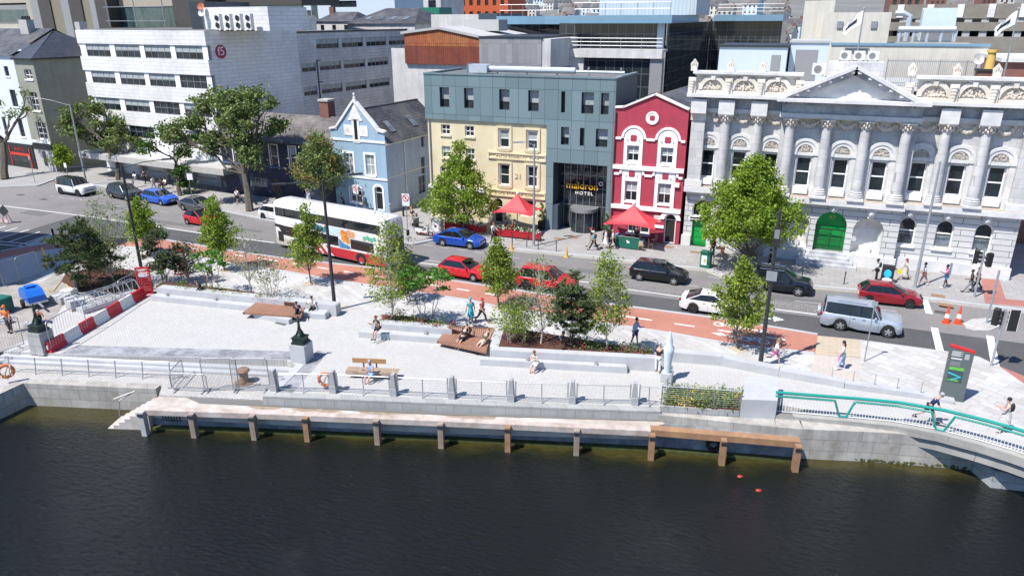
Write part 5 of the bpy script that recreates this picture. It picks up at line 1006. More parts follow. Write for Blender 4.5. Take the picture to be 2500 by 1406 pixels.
# --- hillside town
m = MB(); nx, ny = 40, 16; xs = [-2600+5200*i/nx for i in range(nx+1)]; ys = [230*(1.235**j) for j in range(ny+1)]
hz = lambda x, y: -.4+max(0, y-330)*.085*(1+.25*math.sin(x*.004+1)+.15*math.sin(x*.011+y*.004))
m.add([(x, y, hz(x, y)) for y in ys for x in xs], [(j*(nx+1)+i, j*(nx+1)+i+1, (j+1)*(nx+1)+i+1, (j+1)*(nx+1)+i) for j in range(ny) for i in range(nx)], 'far_ground'); struct('hills', m, smooth=True)
cl = [('pale_wall', 'white'), ('cream', 'cream'), ('brick_dull', 'red brick'), ('concrete', 'grey'), ('pale_blue', 'pale blue')]; rkz = [('slate', 'slate'), ('slate_brown', 'brown')]
protos = {}; rnh = random.Random(11)
def fill(px0, px1, Y0, Y1, n):
    for k in range(n):
        Y = Y0*(Y1/Y0)**rnh.random(); px = rnh.uniform(px0, px1); r_ = ray(px, 20); x = r_.x/r_.y*Y; i, j = rnh.randrange(5), rnh.randrange(2); key = (i, j)
        lab = f'{cl[i][1]} walled house with {rkz[j][1]} roof on the far hillside among many alike'
        if key not in protos:
            o = thing('town_house', lab, 'house', (x, Y, hz(x, Y)), R(rnh.uniform(-25, 25)), 'town houses on the far hillside')
            m = MB().box(-5, 5, -4, 4, -3, 6, cl[i][0]); m.poly([(5, -4, 6), (5, 4, 6), (5, 0, 9)], cl[i][0]).poly([(-5, -4, 6), (-5, 0, 9), (-5, 4, 6)], cl[i][0])
            for a in (-3, 0, 3): m.box(a-.6, a+.6, -4.05, -4.01, 3.6, 5.2, 'glass').box(a-.6, a+.6, -4.05, -4.01, .8, 2.4, 'glass')
            m.build('wall', o); MB().poly([(-5.3, -4.4, 5.8), (5.3, -4.4, 5.8), (5.3, 0, 9.1), (-5.3, 0, 9.1)], rkz[j][0]).poly([(-5.3, 4.4, 5.8), (-5.3, 0, 9.1), (5.3, 0, 9.1), (5.3, 4.4, 5.8)], rkz[j][0]).box(3.4, 4.6, -.5, .5, 8.2, 10.2, 'brick_dull').build('roof', o); protos[key] = o
        else: dup(protos[key], (x, Y, hz(x, Y)), R(rnh.uniform(-25, 25)))
fill(1215, 1480, 250, 1000, 60); fill(1690, 1985, 240, 1000, 55); fill(2150, 2520, 230, 1000, 70); fill(680, 1080, 300, 900, 30)
# == vehicles
def paint(n, c, coat=.8, rough=.28, metal=0.0): mk(n, c, rough, metal, var=.0, coat=coat)
paint('car_white', (.7, .7, .69)); paint('car_black', (.003, .0035, .005), .5, .2); paint('car_navy', (.005, .007, .013), .5, .2); paint('car_blue', (.008, .07, .42), metal=.2); paint('car_blue_bright', (.004, .085, .5)); paint('car_grey', (.085, .088, .095), metal=.4)
paint('car_red', (.42, .005, .012)); paint('car_red_bright', (.52, .006, .014)); paint('car_red_deep', (.28, .006, .014), metal=.2); paint('car_silver', (.42, .47, .53), metal=.45, rough=.35); paint('car_slate', (.03, .034, .05), metal=.3)
mk('tyre', (.015, .015, .016), .85, var=.2); mk('alloy', (.5, .5, .51), .35, metal=.6, var=.05); mk('alloy_dark', (.07, .07, .075), .35, metal=.6, var=.05); mk('plastic', (.02, .02, .022), .7, var=.1)
mk('lamp_red', (.35, .006, .01), .25, var=.0); mk('lamp_clear', (.6, .62, .64), .15, var=.0, metal=.3); mk('plate_white', (.7, .7, .66), .5, var=0); mk('chrome', (.6, .6, .6), .2, metal=.9, var=0)
glass('car_glass', (.01, .013, .015), .03, .3)
def interp(tab, x):
    for (a, p), (b_, q) in zip(tab, tab[1:]):
        if x <= b_: t = (x-a)/(b_-a) if b_ > a else 0; t = max(0, min(1, t)); return p+(q-p)*t
    return tab[-1][1]
def car(name, label, loc, heading, L, Wd, H, wb, fo, prof, cab, col, r=.33, rim='alloy', roofk=None, belt=.92, extras=(), group=None, clad=False):
    # x runs rear -> front; prof = hood/roof outline (x, z); cab = (rear glass base, rear roof, front roof, windscreen base)
    t = thing(name, label, 'car', loc, heading, group); x0 = -L/2; fx = L/2-fo; rx = fx-wb; hw = Wd/2
    st = sorted({x0, x0+.06, x0+.2, x0+.5, -.1, .4, L/2-.6, L/2-.25, L/2-.08, L/2, *cab, *[w_+d for w_ in (rx, fx) for d in (-r-.07, -r*.8, -r*.4, 0, r*.4, r*.8, r+.07)]}); st = [x for x in st if x0 <= x <= L/2]
    def half(x): e = min(x-x0, L/2-x); return hw*(1 if e > .55 else .80+.20*math.sqrt(max(0, 1-(1-e/.55)**2)))
    def sill(x):
        z = .24+.10*max(0, 1-min(x-x0, L/2-x)/.4)
        for w_ in (rx, fx):
            d = abs(x-w_); R_ = r+.07
            if d < R_: z = max(z, r+math.sqrt(max(0, R_*R_-d*d)))
        return z
    bt = [(x0, belt-.06), (cab[0], belt), (cab[3], belt-.04), (L/2-.2, belt-.2), (L/2, belt-.32)] if belt else None
    def sect(x):
        h = half(x); top = interp(prof, x); inn = cab[0] < x < cab[3]
        zb_ = min(interp(bt, x), top-.005); zs_ = sill(x); zs_ = min(zs_, zb_-.06); zm = max(zs_+.02, (zs_+zb_)/2)
        k = max(0, min(1, (top-zb_)/.5)) ; ht = h*(.93-.19*k)
        return [(h*.95, zs_), (h, zm), (h*.975, zb_-.05), (h*.93, zb_), (ht, top-.05*k-.004), (ht*.78, top), (0, top+.015)]
    S_ = [sect(x) for x in st]; n = 7; B = MB(); Gl = MB(); vs = []
    for x, q in zip(st, S_): vs += [(x, y, z) for y, z in q]+[(x, -y, z) for y, z in q[-2::-1]]
    w_ = 13; body, roof, gl = [], [], []
    for i in range(len(st)-1):
        xm = (st[i]+st[i+1])/2
        for j in range(12):
            f = (i*w_+j, (i+1)*w_+j, (i+1)*w_+j+1, i*w_+j+1); jj = j if j < 6 else 11-j; f = f[::-1]
            if jj == 3 and cab[0] < xm < cab[3]: gl.append(f)
            elif jj in (4, 5) and (cab[0] < xm < cab[1] or cab[2] < xm < cab[3]): gl.append(f)
            elif jj in (4, 5) and cab[1] < xm < cab[2] and roofk: roof.append(f)
            else: body.append(f)
    B.add(vs, body, col)
    if roof: B.add(vs, roof, roofk)
    for i in (0, len(st)-1): B.add([vs[i*w_+j] for j in range(13)], [tuple(range(13)) if i else tuple(range(13))[::-1]], col)
    for w2 in (rx, fx): B.box(w2-r-.05, w2+r+.05, -hw*.8, hw*.8, .2, r*2+.05, 'plastic')
    B.box(x0+.4, L/2-.4, -hw*.85, hw*.85, .2, .34, 'plastic')
    if clad:
        for s_ in (-1, 1): B.box(rx+r+.1, fx-r-.1, min(s_*hw*.94, s_*(hw+.015)), max(s_*hw*.94, s_*(hw+.015)), .24, .42, 'plastic')
    bo = B.build('body', t, smooth=True); Gl.add(vs, gl, 'car_glass'); Gl.build('windows', t, smooth=True)
    for x in (cab[1]+.02, (cab[1]+cab[2])/2+.05, cab[2]-.02):
        xb = {0: cab[0]+.12, 1: (cab[1]+cab[2])/2+.12, 2: cab[3]-.1}[(0 if x < cab[1]+.1 else (2 if x > cab[2]-.1 else 1))]
        qa, qb = sect(xb), sect(x)
        for s_ in (-1, 1): MB().tube([(xb, s_*(qa[3][0]+.0), qa[3][1]), (x, s_*(qb[4][0]+.005), qb[4][1])], .04 if x != (cab[1]+cab[2])/2+.05 else .03, col if x != (cab[1]+cab[2])/2+.05 else 'plastic', 5).build('pillar', bo)
    sm = MB()
    for x in (cab[3]-.12, (cab[1]+cab[2])/2+.1, rx+r+.12):
        q = sect(x)
        for s_ in (-1, 1): sm.tube([(x, s_*(q[2][0]+.004), q[2][1]), (x, s_*(q[1][0]+.004), q[1][1]), (x, s_*(q[0][0]+.004), q[0][1]+.04)], .007, 'black', 3, False)
    for s_ in (-1, 1):
        for x in (cab[3]-1.0, rx+r+.35): q = sect(x); sm.box(x-.1, x+.1, min(s_*q[2][0], s_*(q[2][0]+.03)), max(s_*q[2][0], s_*(q[2][0]+.03)), q[2][1]-.1, q[2][1]-.07, 'black')
    tag(sm.build('seams', bo), kind='stuff')
    for s_ in (-1, 1):
        m = MB(); x = cab[3]-.35; q = sect(x); m.ball((x, s_*(q[3][0]+.12), q[3][1]+.1), (.09, .12, .08), col if not roofk else 'plastic', 8, 5); m.build('mirror', t, smooth=True)
        hx = L/2-.13; q = sect(hx); m = MB(); m.ball((hx-.1, s_*(half(hx)-.17), interp(bt, hx)-.1), (.22, .18, .08), 'lamp_clear', 8, 5); m.build('headlight', t, smooth=True)
        tx = x0+.06; m = MB(); m.ball((tx, s_*(half(tx)-.1), belt-.1), (.1, .16, .12), 'lamp_red', 8, 5); m.build('tail_light', t, smooth=True)
        for w2 in (rx, fx):
            y = s_*(hw-.1); m = MB().lathe([(r*.62, -.1), (r*.95, -.11), (r, -.06), (r, .06), (r*.95, .11), (r*.62, .1)], (w2, y, r), 'tyre', 20, 'y'); wo = m.build('wheel', t, smooth=True)
            m = MB(); yo = y-s_*0; sg = -s_
            m.lathe([(0, -.02), (r*.66, -.02)] if sg < 0 else [(r*.66, .02), (0, .02)], (w2, y, r), 'alloy_dark' if rim == 'alloy' else 'black', 16, 'y')
            for k in range(5):
                a = k*1.2566+.3; c_, s2 = math.cos(a), math.sin(a); pts = [(w2+c_*r*.12-s2*.045, y+s_*.085, r+s2*r*.12+c_*.045), (w2+c_*r*.62-s2*.06, y+s_*.075, r+s2*r*.62+c_*.06), (w2+c_*r*.62+s2*.06, y+s_*.075, r+s2*r*.62-c_*.06), (w2+c_*r*.12+s2*.045, y+s_*.085, r+s2*r*.12-c_*.045)]
                m.poly(pts, rim); m.poly([(p_[0], p_[1]-s_*.03, p_[2]) for p_ in pts], 'black')
            m.lathe([(r*.6, -.09), (r*.68, -.095)], (w2, y, r), rim, 18, 'y').lathe([(r*.68, .095), (r*.6, .09)], (w2, y, r), rim, 18, 'y').lathe([(0, .09), (r*.14, .09), (r*.14, -.09), (0, -.09)], (w2, y, r), rim, 8, 'y'); m.build('rim', wo)
    for e, s_ in ((L/2, 1), (x0, -1)):
        m = MB(); m.box(min(e-s_*.01, e+s_*.02), max(e-s_*.01, e+s_*.02), -.26, .26, .5, .62, 'plate_white'); m.build('number_plate', t)
    m = MB(); m.box(L/2-.03, L/2+.012, -hw*.55, hw*.55, .62, .72, 'plastic').box(L/2-.05, L/2+.01, -hw*.7, hw*.7, .28, .42, 'plastic'); m.build('grille', t)
    for ex in extras: ex(t, sect, st)
    return t
def hatch(L, H, belt, hood=.98): f = L/2; return [(-f, .72), (-f+.05, belt), (-f+.12, belt+.1), (-f+.55, H-.03), (-f+1.1, H), (f-1.95, H-.02), (f-1.05, hood), (f-.3, hood-.17), (f-.05, .68), (f, .6)]
def sedan(L, H, belt, hood=.98): f = L/2; return [(-f, .7), (-f+.05, belt-.02), (-f+.4, belt+.06), (-f+1.15, H-.08), (-f+1.7, H), (f-2.15, H-.02), (f-1.2, hood), (f-.3, hood-.18), (f-.05, .66), (f, .58)]
def suv(L, H, belt, hood=1.12): f = L/2; return [(-f, .85), (-f+.05, belt), (-f+.1, belt+.1), (-f+.42, H-.04), (-f+.9, H), (f-1.95, H-.02), (f-1.2, hood), (f-.25, hood-.12), (f-.04, .8), (f, .7)]
def boxy(L, H, belt, hood=1.2): f = L/2; return [(-f, .9), (-f+.03, belt), (-f+.08, belt+.15), (-f+.2, H-.03), (-f+.45, H), (f-1.75, H-.02), (f-1.25, hood), (f-.12, hood-.06), (f-.03, .95), (f, .8)]
def ground(px, py, z=0.0): g = G(px, py, z); return (g.x, g.y, z)
def mid(a, b_, z=0.0):
    p, q = G(*a, z), G(*b_, z); return ((p+q)/2), math.atan2((q-p).y, (q-p).x)
def place(kind, name, label, rear, front, L, Wd, H, wb, fo, col, belt=.92, **k):
    # rear/front: pixels where the near-side wheels touch the road
    p, q = G(*rear), G(*front); a = math.atan2((q-p).y, (q-p).x); c = (p+q)/2; n = Vector((-math.sin(a), math.cos(a), 0)); off = (L/2-fo)-wb/2
    c = c+n*(Wd/2-.1)-Vector((math.cos(a), math.sin(a), 0))*(off)
    pr = kind(L, H, belt); f = L/2
    cab = {hatch: (-f+.1, -f+.62, f-1.95, f-1.05), sedan: (-f+.42, -f+1.35, f-2.15, f-1.2), suv: (-f+.1, -f+.5, f-1.95, f-1.2), boxy: (-f+.1, -f+.24, f-1.75, f-1.25)}[kind]
    return car(name, label, (c.x, c.y, .0), a, L, Wd, H, wb, fo, pr, cab, col, belt=belt, **k)
def rails(t, sect, st):
    for s_ in (-1, 1): MB().tube([(-1.5, s_*.6, sect(-1.5)[6][1]+.06), (.2, s_*.6, sect(.2)[6][1]+.06)], .025, 'chrome', 5).build('roof_rail', t)
def spare(t, sect, st): MB().lathe([(0, .1), (.3, .1), (.38, .04), (.38, -.1), (0, -.1)], (st[0]-.1, -.1, .95), 'car_silver', 16, 'x').build('spare_wheel', t)
def sunroof(t, sect, st): z = sect(.1)[6][1]; MB().box(-.5, .55, -.5, .5, z-.01, z+.012, 'car_glass').build('sunroof', t)
cg = 'cars parked or driving along the street'
place(boxy, 'parked_car', 'white boxy off-road car with black roof and an orange sticker', (147, 474), (196, 481), 4.76, 2.0, 1.95, 3.02, .87, 'car_white', 1.12, r=.4, roofk='car_black', rim='alloy_dark', clad=True, group=cg, extras=(lambda t, s_, st: MB().box(-2.1, -1.72, -.93, -.9, 1.28, 1.5, 'orange_net').build('sticker', t),))
place(suv, 'parked_car', 'dark slate estate car parked behind the white boxy one', (262, 482), (322, 494), 4.71, 1.89, 1.67, 2.86, .9, 'car_slate', 1.0, r=.36, group=cg)
place(hatch, 'parked_car', 'bright blue hatchback parked with a grey saloon in front', (355, 495), (397, 503), 4.38, 1.83, 1.47, 2.70, .88, 'car_blue_bright', .95, r=.32, group=cg)
place(sedan, 'parked_car', 'grey saloon parked in front of the bright blue hatchback', (444, 513), (496, 523), 4.68, 1.83, 1.46, 2.8, .9, 'car_grey', .95, r=.33, group=cg)
place(hatch, 'small_car', 'tiny bright red hatchback with a black soft roof', (458, 548), (500, 555), 3.57, 1.63, 1.49, 2.3, .72, 'car_red_bright', .95, r=.29, roofk='car_black', group=cg)
place(hatch, 'parked_car', 'white hatchback half hidden behind the back of the bus', (645, 536), (690, 543), 4.2, 1.8, 1.45, 2.6, .85, 'car_white', .94, r=.32, rim='alloy_dark', group=cg)
place(sedan, 'parked_car', 'royal blue saloon parked beside the flower boxes', (1082, 601), (1147, 609), 4.67, 1.83, 1.47, 2.69, .9, 'car_blue', .95, r=.34, group=cg)
place(hatch, 'car', 'bright red small hatchback with dark glass roof on the road', (1093, 677), (1152, 687), 3.98, 1.69, 1.46, 2.47, .82, 'car_red_bright', .94, r=.31, roofk=None, group=cg, extras=(sunroof,))
place(suv, 'car', 'red crossover partly screened by a sparse young tree', (1281, 706), (1372, 719), 4.55, 1.84, 1.67, 2.7, .92, 'car_red', 1.0, r=.37, rim='alloy_dark', clad=True, group=cg)
place(hatch, 'car', 'black hatchback driving past the red gabled house', (1559, 685), (1645, 696), 4.34, 1.84, 1.5, 2.64, .88, 'car_black', .95, r=.33, group=cg, extras=(sunroof,))
place(suv, 'car', 'very dark navy crossover behind the tall street lamp', (1862, 712), (1938, 722), 4.49, 1.84, 1.66, 2.68, .92, 'car_navy', 1.0, r=.37, group=cg, extras=(rails,))
place(sedan, 'car', 'white four-door saloon half hidden by a round young tree', (1696, 764), (1782, 776), 4.5, 1.82, 1.43, 2.64, .9, 'car_white', .96, r=.34, rim='alloy_dark', group=cg)
place(boxy, 'car', 'large silver off-road estate with a spare wheel behind', (2046, 806), (2168, 824), 4.8, 1.88, 1.88, 2.78, .78, 'car_silver', 1.12, r=.38, clad=False, group=cg, extras=(spare, rails))
place(hatch, 'car', 'dark red hatchback nearest the traffic lights', (2117, 742), (2221, 753), 4.06, 1.73, 1.45, 2.59, .82, 'car_red_deep', .95, r=.31, rim='alloy_dark', group=cg)
# == double decker bus
mk('bus_white', (.66, .65, .63), .35, var=.03, coat=.4); mk('bus_cream', (.5, .47, .41), .4, var=.06); mk('bus_red', (.43, .02, .03), .35, var=.03, coat=.4); mk('ad_blue', (.05, .22, .42), .4, var=.5, vs=1.5); mk('ad_sky', (.45, .62, .72), .4, var=.25, vs=1.2); mk('ad_orange', (.6, .24, .05), .4, var=.5, vs=2.2); mk('ad_green', (.1, .4, .25), .4, var=.3, vs=2)
def bus():
    p, q = G(729, 613), G(886, 648); a = math.atan2((q-p).y, (q-p).x); n = Vector((-math.sin(a), math.cos(a), 0)); dx = Vector((math.cos(a), math.sin(a), 0)); WB = (q-p).length
    rear = -2.55; L = 10.9; Wd = 2.5; o = p+n*(Wd/2-.12); t = thing('double_decker_bus', 'white and red double decker bus with a colourful side advert', 'bus', (o.x, o.y, 0), a)
    x0, x1 = rear, WB+2.65; h = Wd/2; H = 4.25; y = -h; m = MB()
    # closed rounded hull
    prof = [(h, .32), (h, 3.85), (h-.12, 4.08), (h-.4, 4.2), (0, H)]; xs = [(x0, .94, .0), (x0+.12, 1, 0), (x1-1.0, 1, 0), (x1-.45, .985, -.03), (x1-.12, .93, -.14), (x1, .86, -.4)]
    vs = []; w_ = 9
    for x, k, dz in xs: vs += [(x, -yy*k, z+(dz if z > 3 else 0)) for yy, z in prof]+[(x, yy*k, z+(dz if z > 3 else 0)) for yy, z in prof[-2::-1]]
    m.add(vs, [(i*w_+j, i*w_+j+1, (i+1)*w_+j+1, (i+1)*w_+j) for i in range(len(xs)-1) for j in range(8)], 'bus_white'); m.add(vs[:9], [tuple(range(9))], 'bus_white'); m.add(vs[-9:], [tuple(range(9))[::-1]], 'bus_white'); m.poly([(x0, -h, .32), (x1-.1, -h, .32), (x1-.1, h, .32), (x0, h, .32)], 'plastic'); bo = m.build('body', t, smooth=True)
    def strip(name, xa, xb, za, zb_, key, d=.012, par=t): mm = MB(); [mm.box(xa, xb, min(s_*h, s_*(h+d)), max(s_*h, s_*(h+d)), za, zb_, key) for s_ in (-1, 1)]; return mm.build(name, par)
    XL = lambda f: x0+.25+f*(x1-.55-x0-.25)
    strip('upper_windows', x0+.25, x1-.45, 2.95, 3.7, 'car_glass', .016); strip('lower_windows', XL(.1), x1-1.2, 1.3, 2.12, 'car_glass', .014)
    m = MB(); m.box(x0-.012, x0+.0, -h*.85, h*.85, 2.95, 3.6, 'car_glass'); m.poly([(x1-.02, -h*.8, 2.8), (x1-.02, h*.8, 2.8), (x1-.3, h*.8, 3.7), (x1-.3, -h*.8, 3.7)], 'car_glass'); m.box(x1-.05, x1+.02, -h*.85, h*.85, 1.2, 2.4, 'car_glass'); m.build('end_windows', t)
    m = MB()
    for k in range(7): x = XL(k/7)+.8; m.box(x-.03, x+.03, -h-.02, -h, 2.95, 3.68, 'plastic')
    m.build('window_posts', t)
    red = MB()
    for s_ in (-1, 1):
        Y = s_*(h+.01); w0 = WB*.34
        red.poly([(w0+.9, Y, 1.12), (x1-.1, Y, 1.12), (x1-.1, Y, .34), (w0+1.9, Y, .34)], 'bus_red');
        for k in (0, 1): red.poly([(w0-.1-.75*k, Y, 1.2), (w0+.35-.75*k, Y, 1.2), (w0+1.3-.75*k, Y, .34), (w0+.85-.75*k, Y, .34)], 'bus_red')
        red.poly([(x0+.02, Y, .34), (w0-.6, Y, .34), (w0-1.1, Y, .95), (x0+.02, Y, .95)], 'bus_cream'); red.poly([(x0+1.9, Y, 2.35), (w0-1.2, Y, 2.3), (w0-.9, Y, 2.15), (x0+1.2, Y, 2.4)], 'bus_red')
        red.poly([(x0+.02, Y*1.003, 2.2), (x0+1.9, Y*1.003, 2.1), (x0+2.2, Y*1.003, 1.25), (x0+1.0, Y*1.003, 1.3), (x0+.5, Y*1.003, 1.9), (x0+.02, Y*1.003, 1.95)], 'plastic')
    red.build('livery', t)
    m = MB(); m.box(x0+.35, x0+1.0, -h-.02, -h-.005, .65, 1.55, 'plastic'); m.build('engine_grille', t)
    # generic bright advert: sea, swirl and splash shapes, no lettering
    ad = MB(); Y = -h-.016; a0, a1 = WB*.26, x1-1.7; ad.poly([(a0, Y, 2.2), (a1, Y, 2.2), (a1, Y, 2.88), (a0, Y, 2.88)], 'bus_white')
    ad.poly([(a0+.1, Y-.004, 2.3), (a0+2.1, Y-.004, 2.25), (a0+2.0, Y-.004, 2.6), (a0+.9, Y-.004, 2.82), (a0+.2, Y-.004, 2.75)], 'ad_blue'); ad.poly([(a0+2.3, Y-.004, 2.22), (a0+5.0, Y-.004, 2.22), (a0+4.8, Y-.004, 2.86), (a0+2.1, Y-.004, 2.86)], 'ad_sky')
    sx = WB*.78; ad.poly([(sx-.75, Y, 1.2), (sx+.6, Y, 1.2), (sx+.6, Y, 2.2), (sx-.75, Y, 2.2)], 'bus_white'); ad.poly([(sx-.7, Y-.004, 1.22), (sx+.55, Y-.004, 1.22), (sx+.5, Y-.004, 1.5), (sx-.1, Y-.004, 1.62), (sx-.7, Y-.004, 2.0)], 'ad_blue')
    for k, (u, z, r_) in enumerate(((sx-.2, 2.5, .3), (sx+.15, 2.35, .38), (sx+.55, 2.55, .34), (sx-.1, 2.05, .3), (sx+.3, 1.9, .26), (sx+.9, 2.52, .26))): ad.lathe([(0, .008+.0012*k), (r_, .008+.0012*k)], (u, Y, z), 'ad_orange', 12, 'y')
    for r_ in (.12, .24): ad.lathe([(r_, .018), (r_+.05, .018)], (sx+.62, Y, 2.53), 'bus_cream', 14, 'y')
    for k in range(4): ad.lathe([(0, .008+.001*k), (.2, .008+.001*k)], (sx+2.2+.35*k, Y, 2.4+.1*(k % 2)), 'ad_green', 9, 'y')
    ad.build('advert', t)
    for s_ in (-1, 1):
        for w2 in (0, WB):
            yy = s_*(h-.1); m = MB().lathe([(.3, -.14), (.46, -.16), (.5, -.1), (.5, .1), (.46, .16), (.3, .14)], (w2, yy, .5), 'tyre', 22, 'y'); wo = m.build('wheel', t, smooth=True)
            MB().lathe([(0, .06), (.12, .1), (.3, .06), (.31, .12)], (w2, yy, .5), 'alloy', 16, 'y').lathe([(.31, -.12), (.3, -.06), (.12, -.1), (0, -.06)], (w2, yy, .5), 'alloy', 16, 'y').build('rim', wo)
            m = MB(); m.lathe([(.49, 0), (.62, 0)], (w2, s_*(h+.018), .5), 'plastic', 16, 'y', 0, math.pi); m.build('wheel_arch', t)
    m = MB(); m.tube([(x1-.2, h-.1, 3.0), (x1+.25, h+.05, 2.8)], .03, 'plastic', 5).box(x1+.2, x1+.32, h-.05, h+.2, 2.4, 2.85, 'plastic'); m.build('mirror', t)
bus()
# == white scooter
def scooter():
    p, q = G(1022, 574, FZ), G(1050, 577, FZ); a = math.atan2((q-p).y, (q-p).x); t = thing('motor_scooter', 'white motor scooter with a black top box parked on the corner', 'scooter', (p.x, p.y, FZ), a); wb = 1.25; r = .25
    for x in (0, wb):
        w_ = MB().lathe([(r*.6, -.05), (r, -.04), (r, .04), (r*.6, .05)], (x, 0, r), 'tyre', 16, 'y').build('wheel', t); MB().lathe([(0, .03), (r*.62, .03), (r*.62, -.03), (0, -.03)], (x, 0, r), 'alloy', 12, 'y').build('rim', w_)
    m = MB(); m.prism([(-.35, .55), (-.2, .75), (.45, .72), (.5, .4), (.25, .3), (-.2, .4)], -.17, .17, 'car_white', 'y').prism([(.45, .3), (.85, .28), (.95, .4), (1.08, .95), (1.0, 1.0), (.85, .45), (.5, .42)], -.19, .19, 'car_white', 'y').prism([(1.1, .55), (1.4, .42), (1.42, .5), (1.25, .62)], -.08, .08, 'car_white', 'y'); m.build('body', t)
    MB().prism([(.25, .3), (.9, .27), (.9, .34), (.3, .38)], -.2, .2, 'car_red', 'y').build('side_panel', t); MB().box(-.2, .5, -.16, .16, .74, .84, 'plastic', .04).build('seat', t)
    MB().tube([(1.02, 0, .95), (wb, 0, r)], .035, 'grey_metal', 6).build('fork', t); MB().tube([(1.0, -.32, 1.08), (1.05, 0, 1.0), (1.0, .32, 1.08)], .02, 'plastic', 6).tube([(1.02, -.25, 1.05), (1.05, -.3, 1.25)], .012, 'plastic', 5).tube([(1.02, .25, 1.05), (1.05, .3, 1.25)], .012, 'plastic', 5).build('handlebar', t)
    MB().box(-.55, -.12, -.22, .22, .85, 1.15, 'plastic', .06).build('top_box', t); MB().ball((1.12, 0, .88), (.08, .1, .08), 'lamp_clear').build('headlight', t)
scooter()
# == quay: timber, posts, wall, railings
def XY(px, py, z): g = G(px, py, z); return Vector((g.x, g.y, z))
zb = -.3
def lineobj(name, label, cat, pts, w_, h, z, key, group=None):
    m = MB()
    for a, b_ in zip(pts, pts[1:]): m.bar((a[0], a[1], z-h/2), (b_[0], b_[1], z-h/2), w_, h, key)
    return m.build(name, label=label, cat=cat, group=group)
bm1 = [XY(350, 996, zb), XY(600, 1004, zb), XY(1078, 1023, zb), XY(1588, 1047, zb)]; bm2 = [XY(1588, 1044, zb), XY(1953, 1074, zb)]
lineobj('fender_beam', 'long weathered pale timber beam along the old quay edge', 'beam', bm1, .42, .3, zb, 'timber'); lineobj('fender_beam', 'newer orange brown timber beam at the right end of the quay', 'beam', bm2, .46, .34, zb+.03, 'timber_new')
back = [(p_.x-.12, p_.y+.5) for p_ in bm1+bm2[1:]]
wallline('quay_wall', back, -3, -.5, 'concrete_wall', .8, label='blue grey concrete quay wall behind the timber fender posts', cat='quay wall')
m = MB()
for a, b_ in zip(back, back[1:]): m.bar((a[0]+.1, a[1]-.1, WZ+.0), (b_[0]+.1, b_[1]-.1, WZ+.0), .34, .3, 'algae')
for a, b_ in (((2368, 1143), (2130, 1124)), ((2130, 1124), (1962, 1113)), ((53, 971), (345, 983))):
    p_, q = XY(*a, WZ), XY(*b_, WZ); rq = random.Random(5)
    for k in range(40): c = p_.lerp(q, rq.random()); m.ball((c.x, c.y-.02, WZ+.04+.1*rq.random()), (.35*rq.uniform(.4, 1), .12, .13*rq.uniform(.5, 1)), 'algae', 6, 4)
tag(m.build('algae'), kind='stuff')
posts = [(352, 997), (473, 1001), (620, 1006), (750, 1010), (922, 1017), (1078, 1025), (1241, 1033), (1409, 1041), (1592, 1052), (1766, 1064), (1946, 1079)]
plabel = ['pale concrete fender post at the left end beside the stone steps', 'pale fender post second from the left, right of the dark bay', 'weathered fender post below the left part of the terrace railing', 'brown stained fender post below the steel pedestrian barriers', 'greyish fender post below the lifebuoy', 'fender post below the timber bench', 'orange brown fender post below the third granite fence pier', 'fender post with blue capping below the fifth granite fence pier', 'fender post where the old and new beams meet', 'orange fender post next to the hanging tyre', 'dark end post at the right end of the new timber beam']
for i, ((x, y), lb) in enumerate(zip(posts, plabel)):
    p_ = XY(x, y, zb); n_ = Vector((.28, -.96, 0))*.3; t = thing('fender_post', lb, 'post', (p_.x+n_.x, p_.y+n_.y, 0), R(16), 'fender posts along the old quay'); k = 'timber_new' if i in (3, 6, 8, 9, 10) else ('concrete' if i == 0 else 'post_timber')
    MB().box(-.14, .14, -.12, .22, -3, -.33-.01*(i % 2), k).build('shaft', t); MB().box(-.15, .15, -.16, -.14, -.55, -.4, 'dark_metal').build('bolt_plate', t)
# tyre hanging on the wall
p_ = XY(1742, 1085, -1.2); t = MB(); tm = Matrix.Rotation(R(16), 4, 'Z'); t.T = tm; t.lathe([(.2, -.1), (.36, -.1), (.38, 0), (.36, .1), (.2, .1), (.2, -.1)], (0, 0, 0), 'tyre', 18, 'y'); tag(t.build('quay_fender', loc=p_), 'old black tyre hanging on the quay wall beside an orange post', 'tyre')
# stone steps into the water at the left end
m = MB(); a = XY(388, 965, TZ); b_ = XY(297, 1016, WZ); d = Vector((b_.x-a.x, b_.y-a.y, 0)); n_ = Vector((d.y, -d.x, 0)).normalized(); n_ = n_ if n_.x > 0 else -n_
for k in range(7):
    p_, q = a+d*(k/7), a+d*((k+1)/7); m.prism([(p_.x, p_.y), (q.x, q.y), ((q+n_*1.3).x, (q+n_*1.3).y), ((p_+n_*1.3).x, (p_+n_*1.3).y)], -3, TZ-.05-(k+.6)*.2, 'coping')
tag(m.build('water_steps'), 'short flight of pale stone steps going down into the water', 'steps')
tag(MB().tube([XY(278, 974, -.55), XY(329, 955, -.3)], .035, 'grey_metal', 6).tube([XY(292, 1015, -1.7), XY(291, 978, -.75), XY(329, 955, -.3)], .035, 'grey_metal', 6).build('step_handrail'), 'thin steel handrail beside the stone water steps', 'handrail')
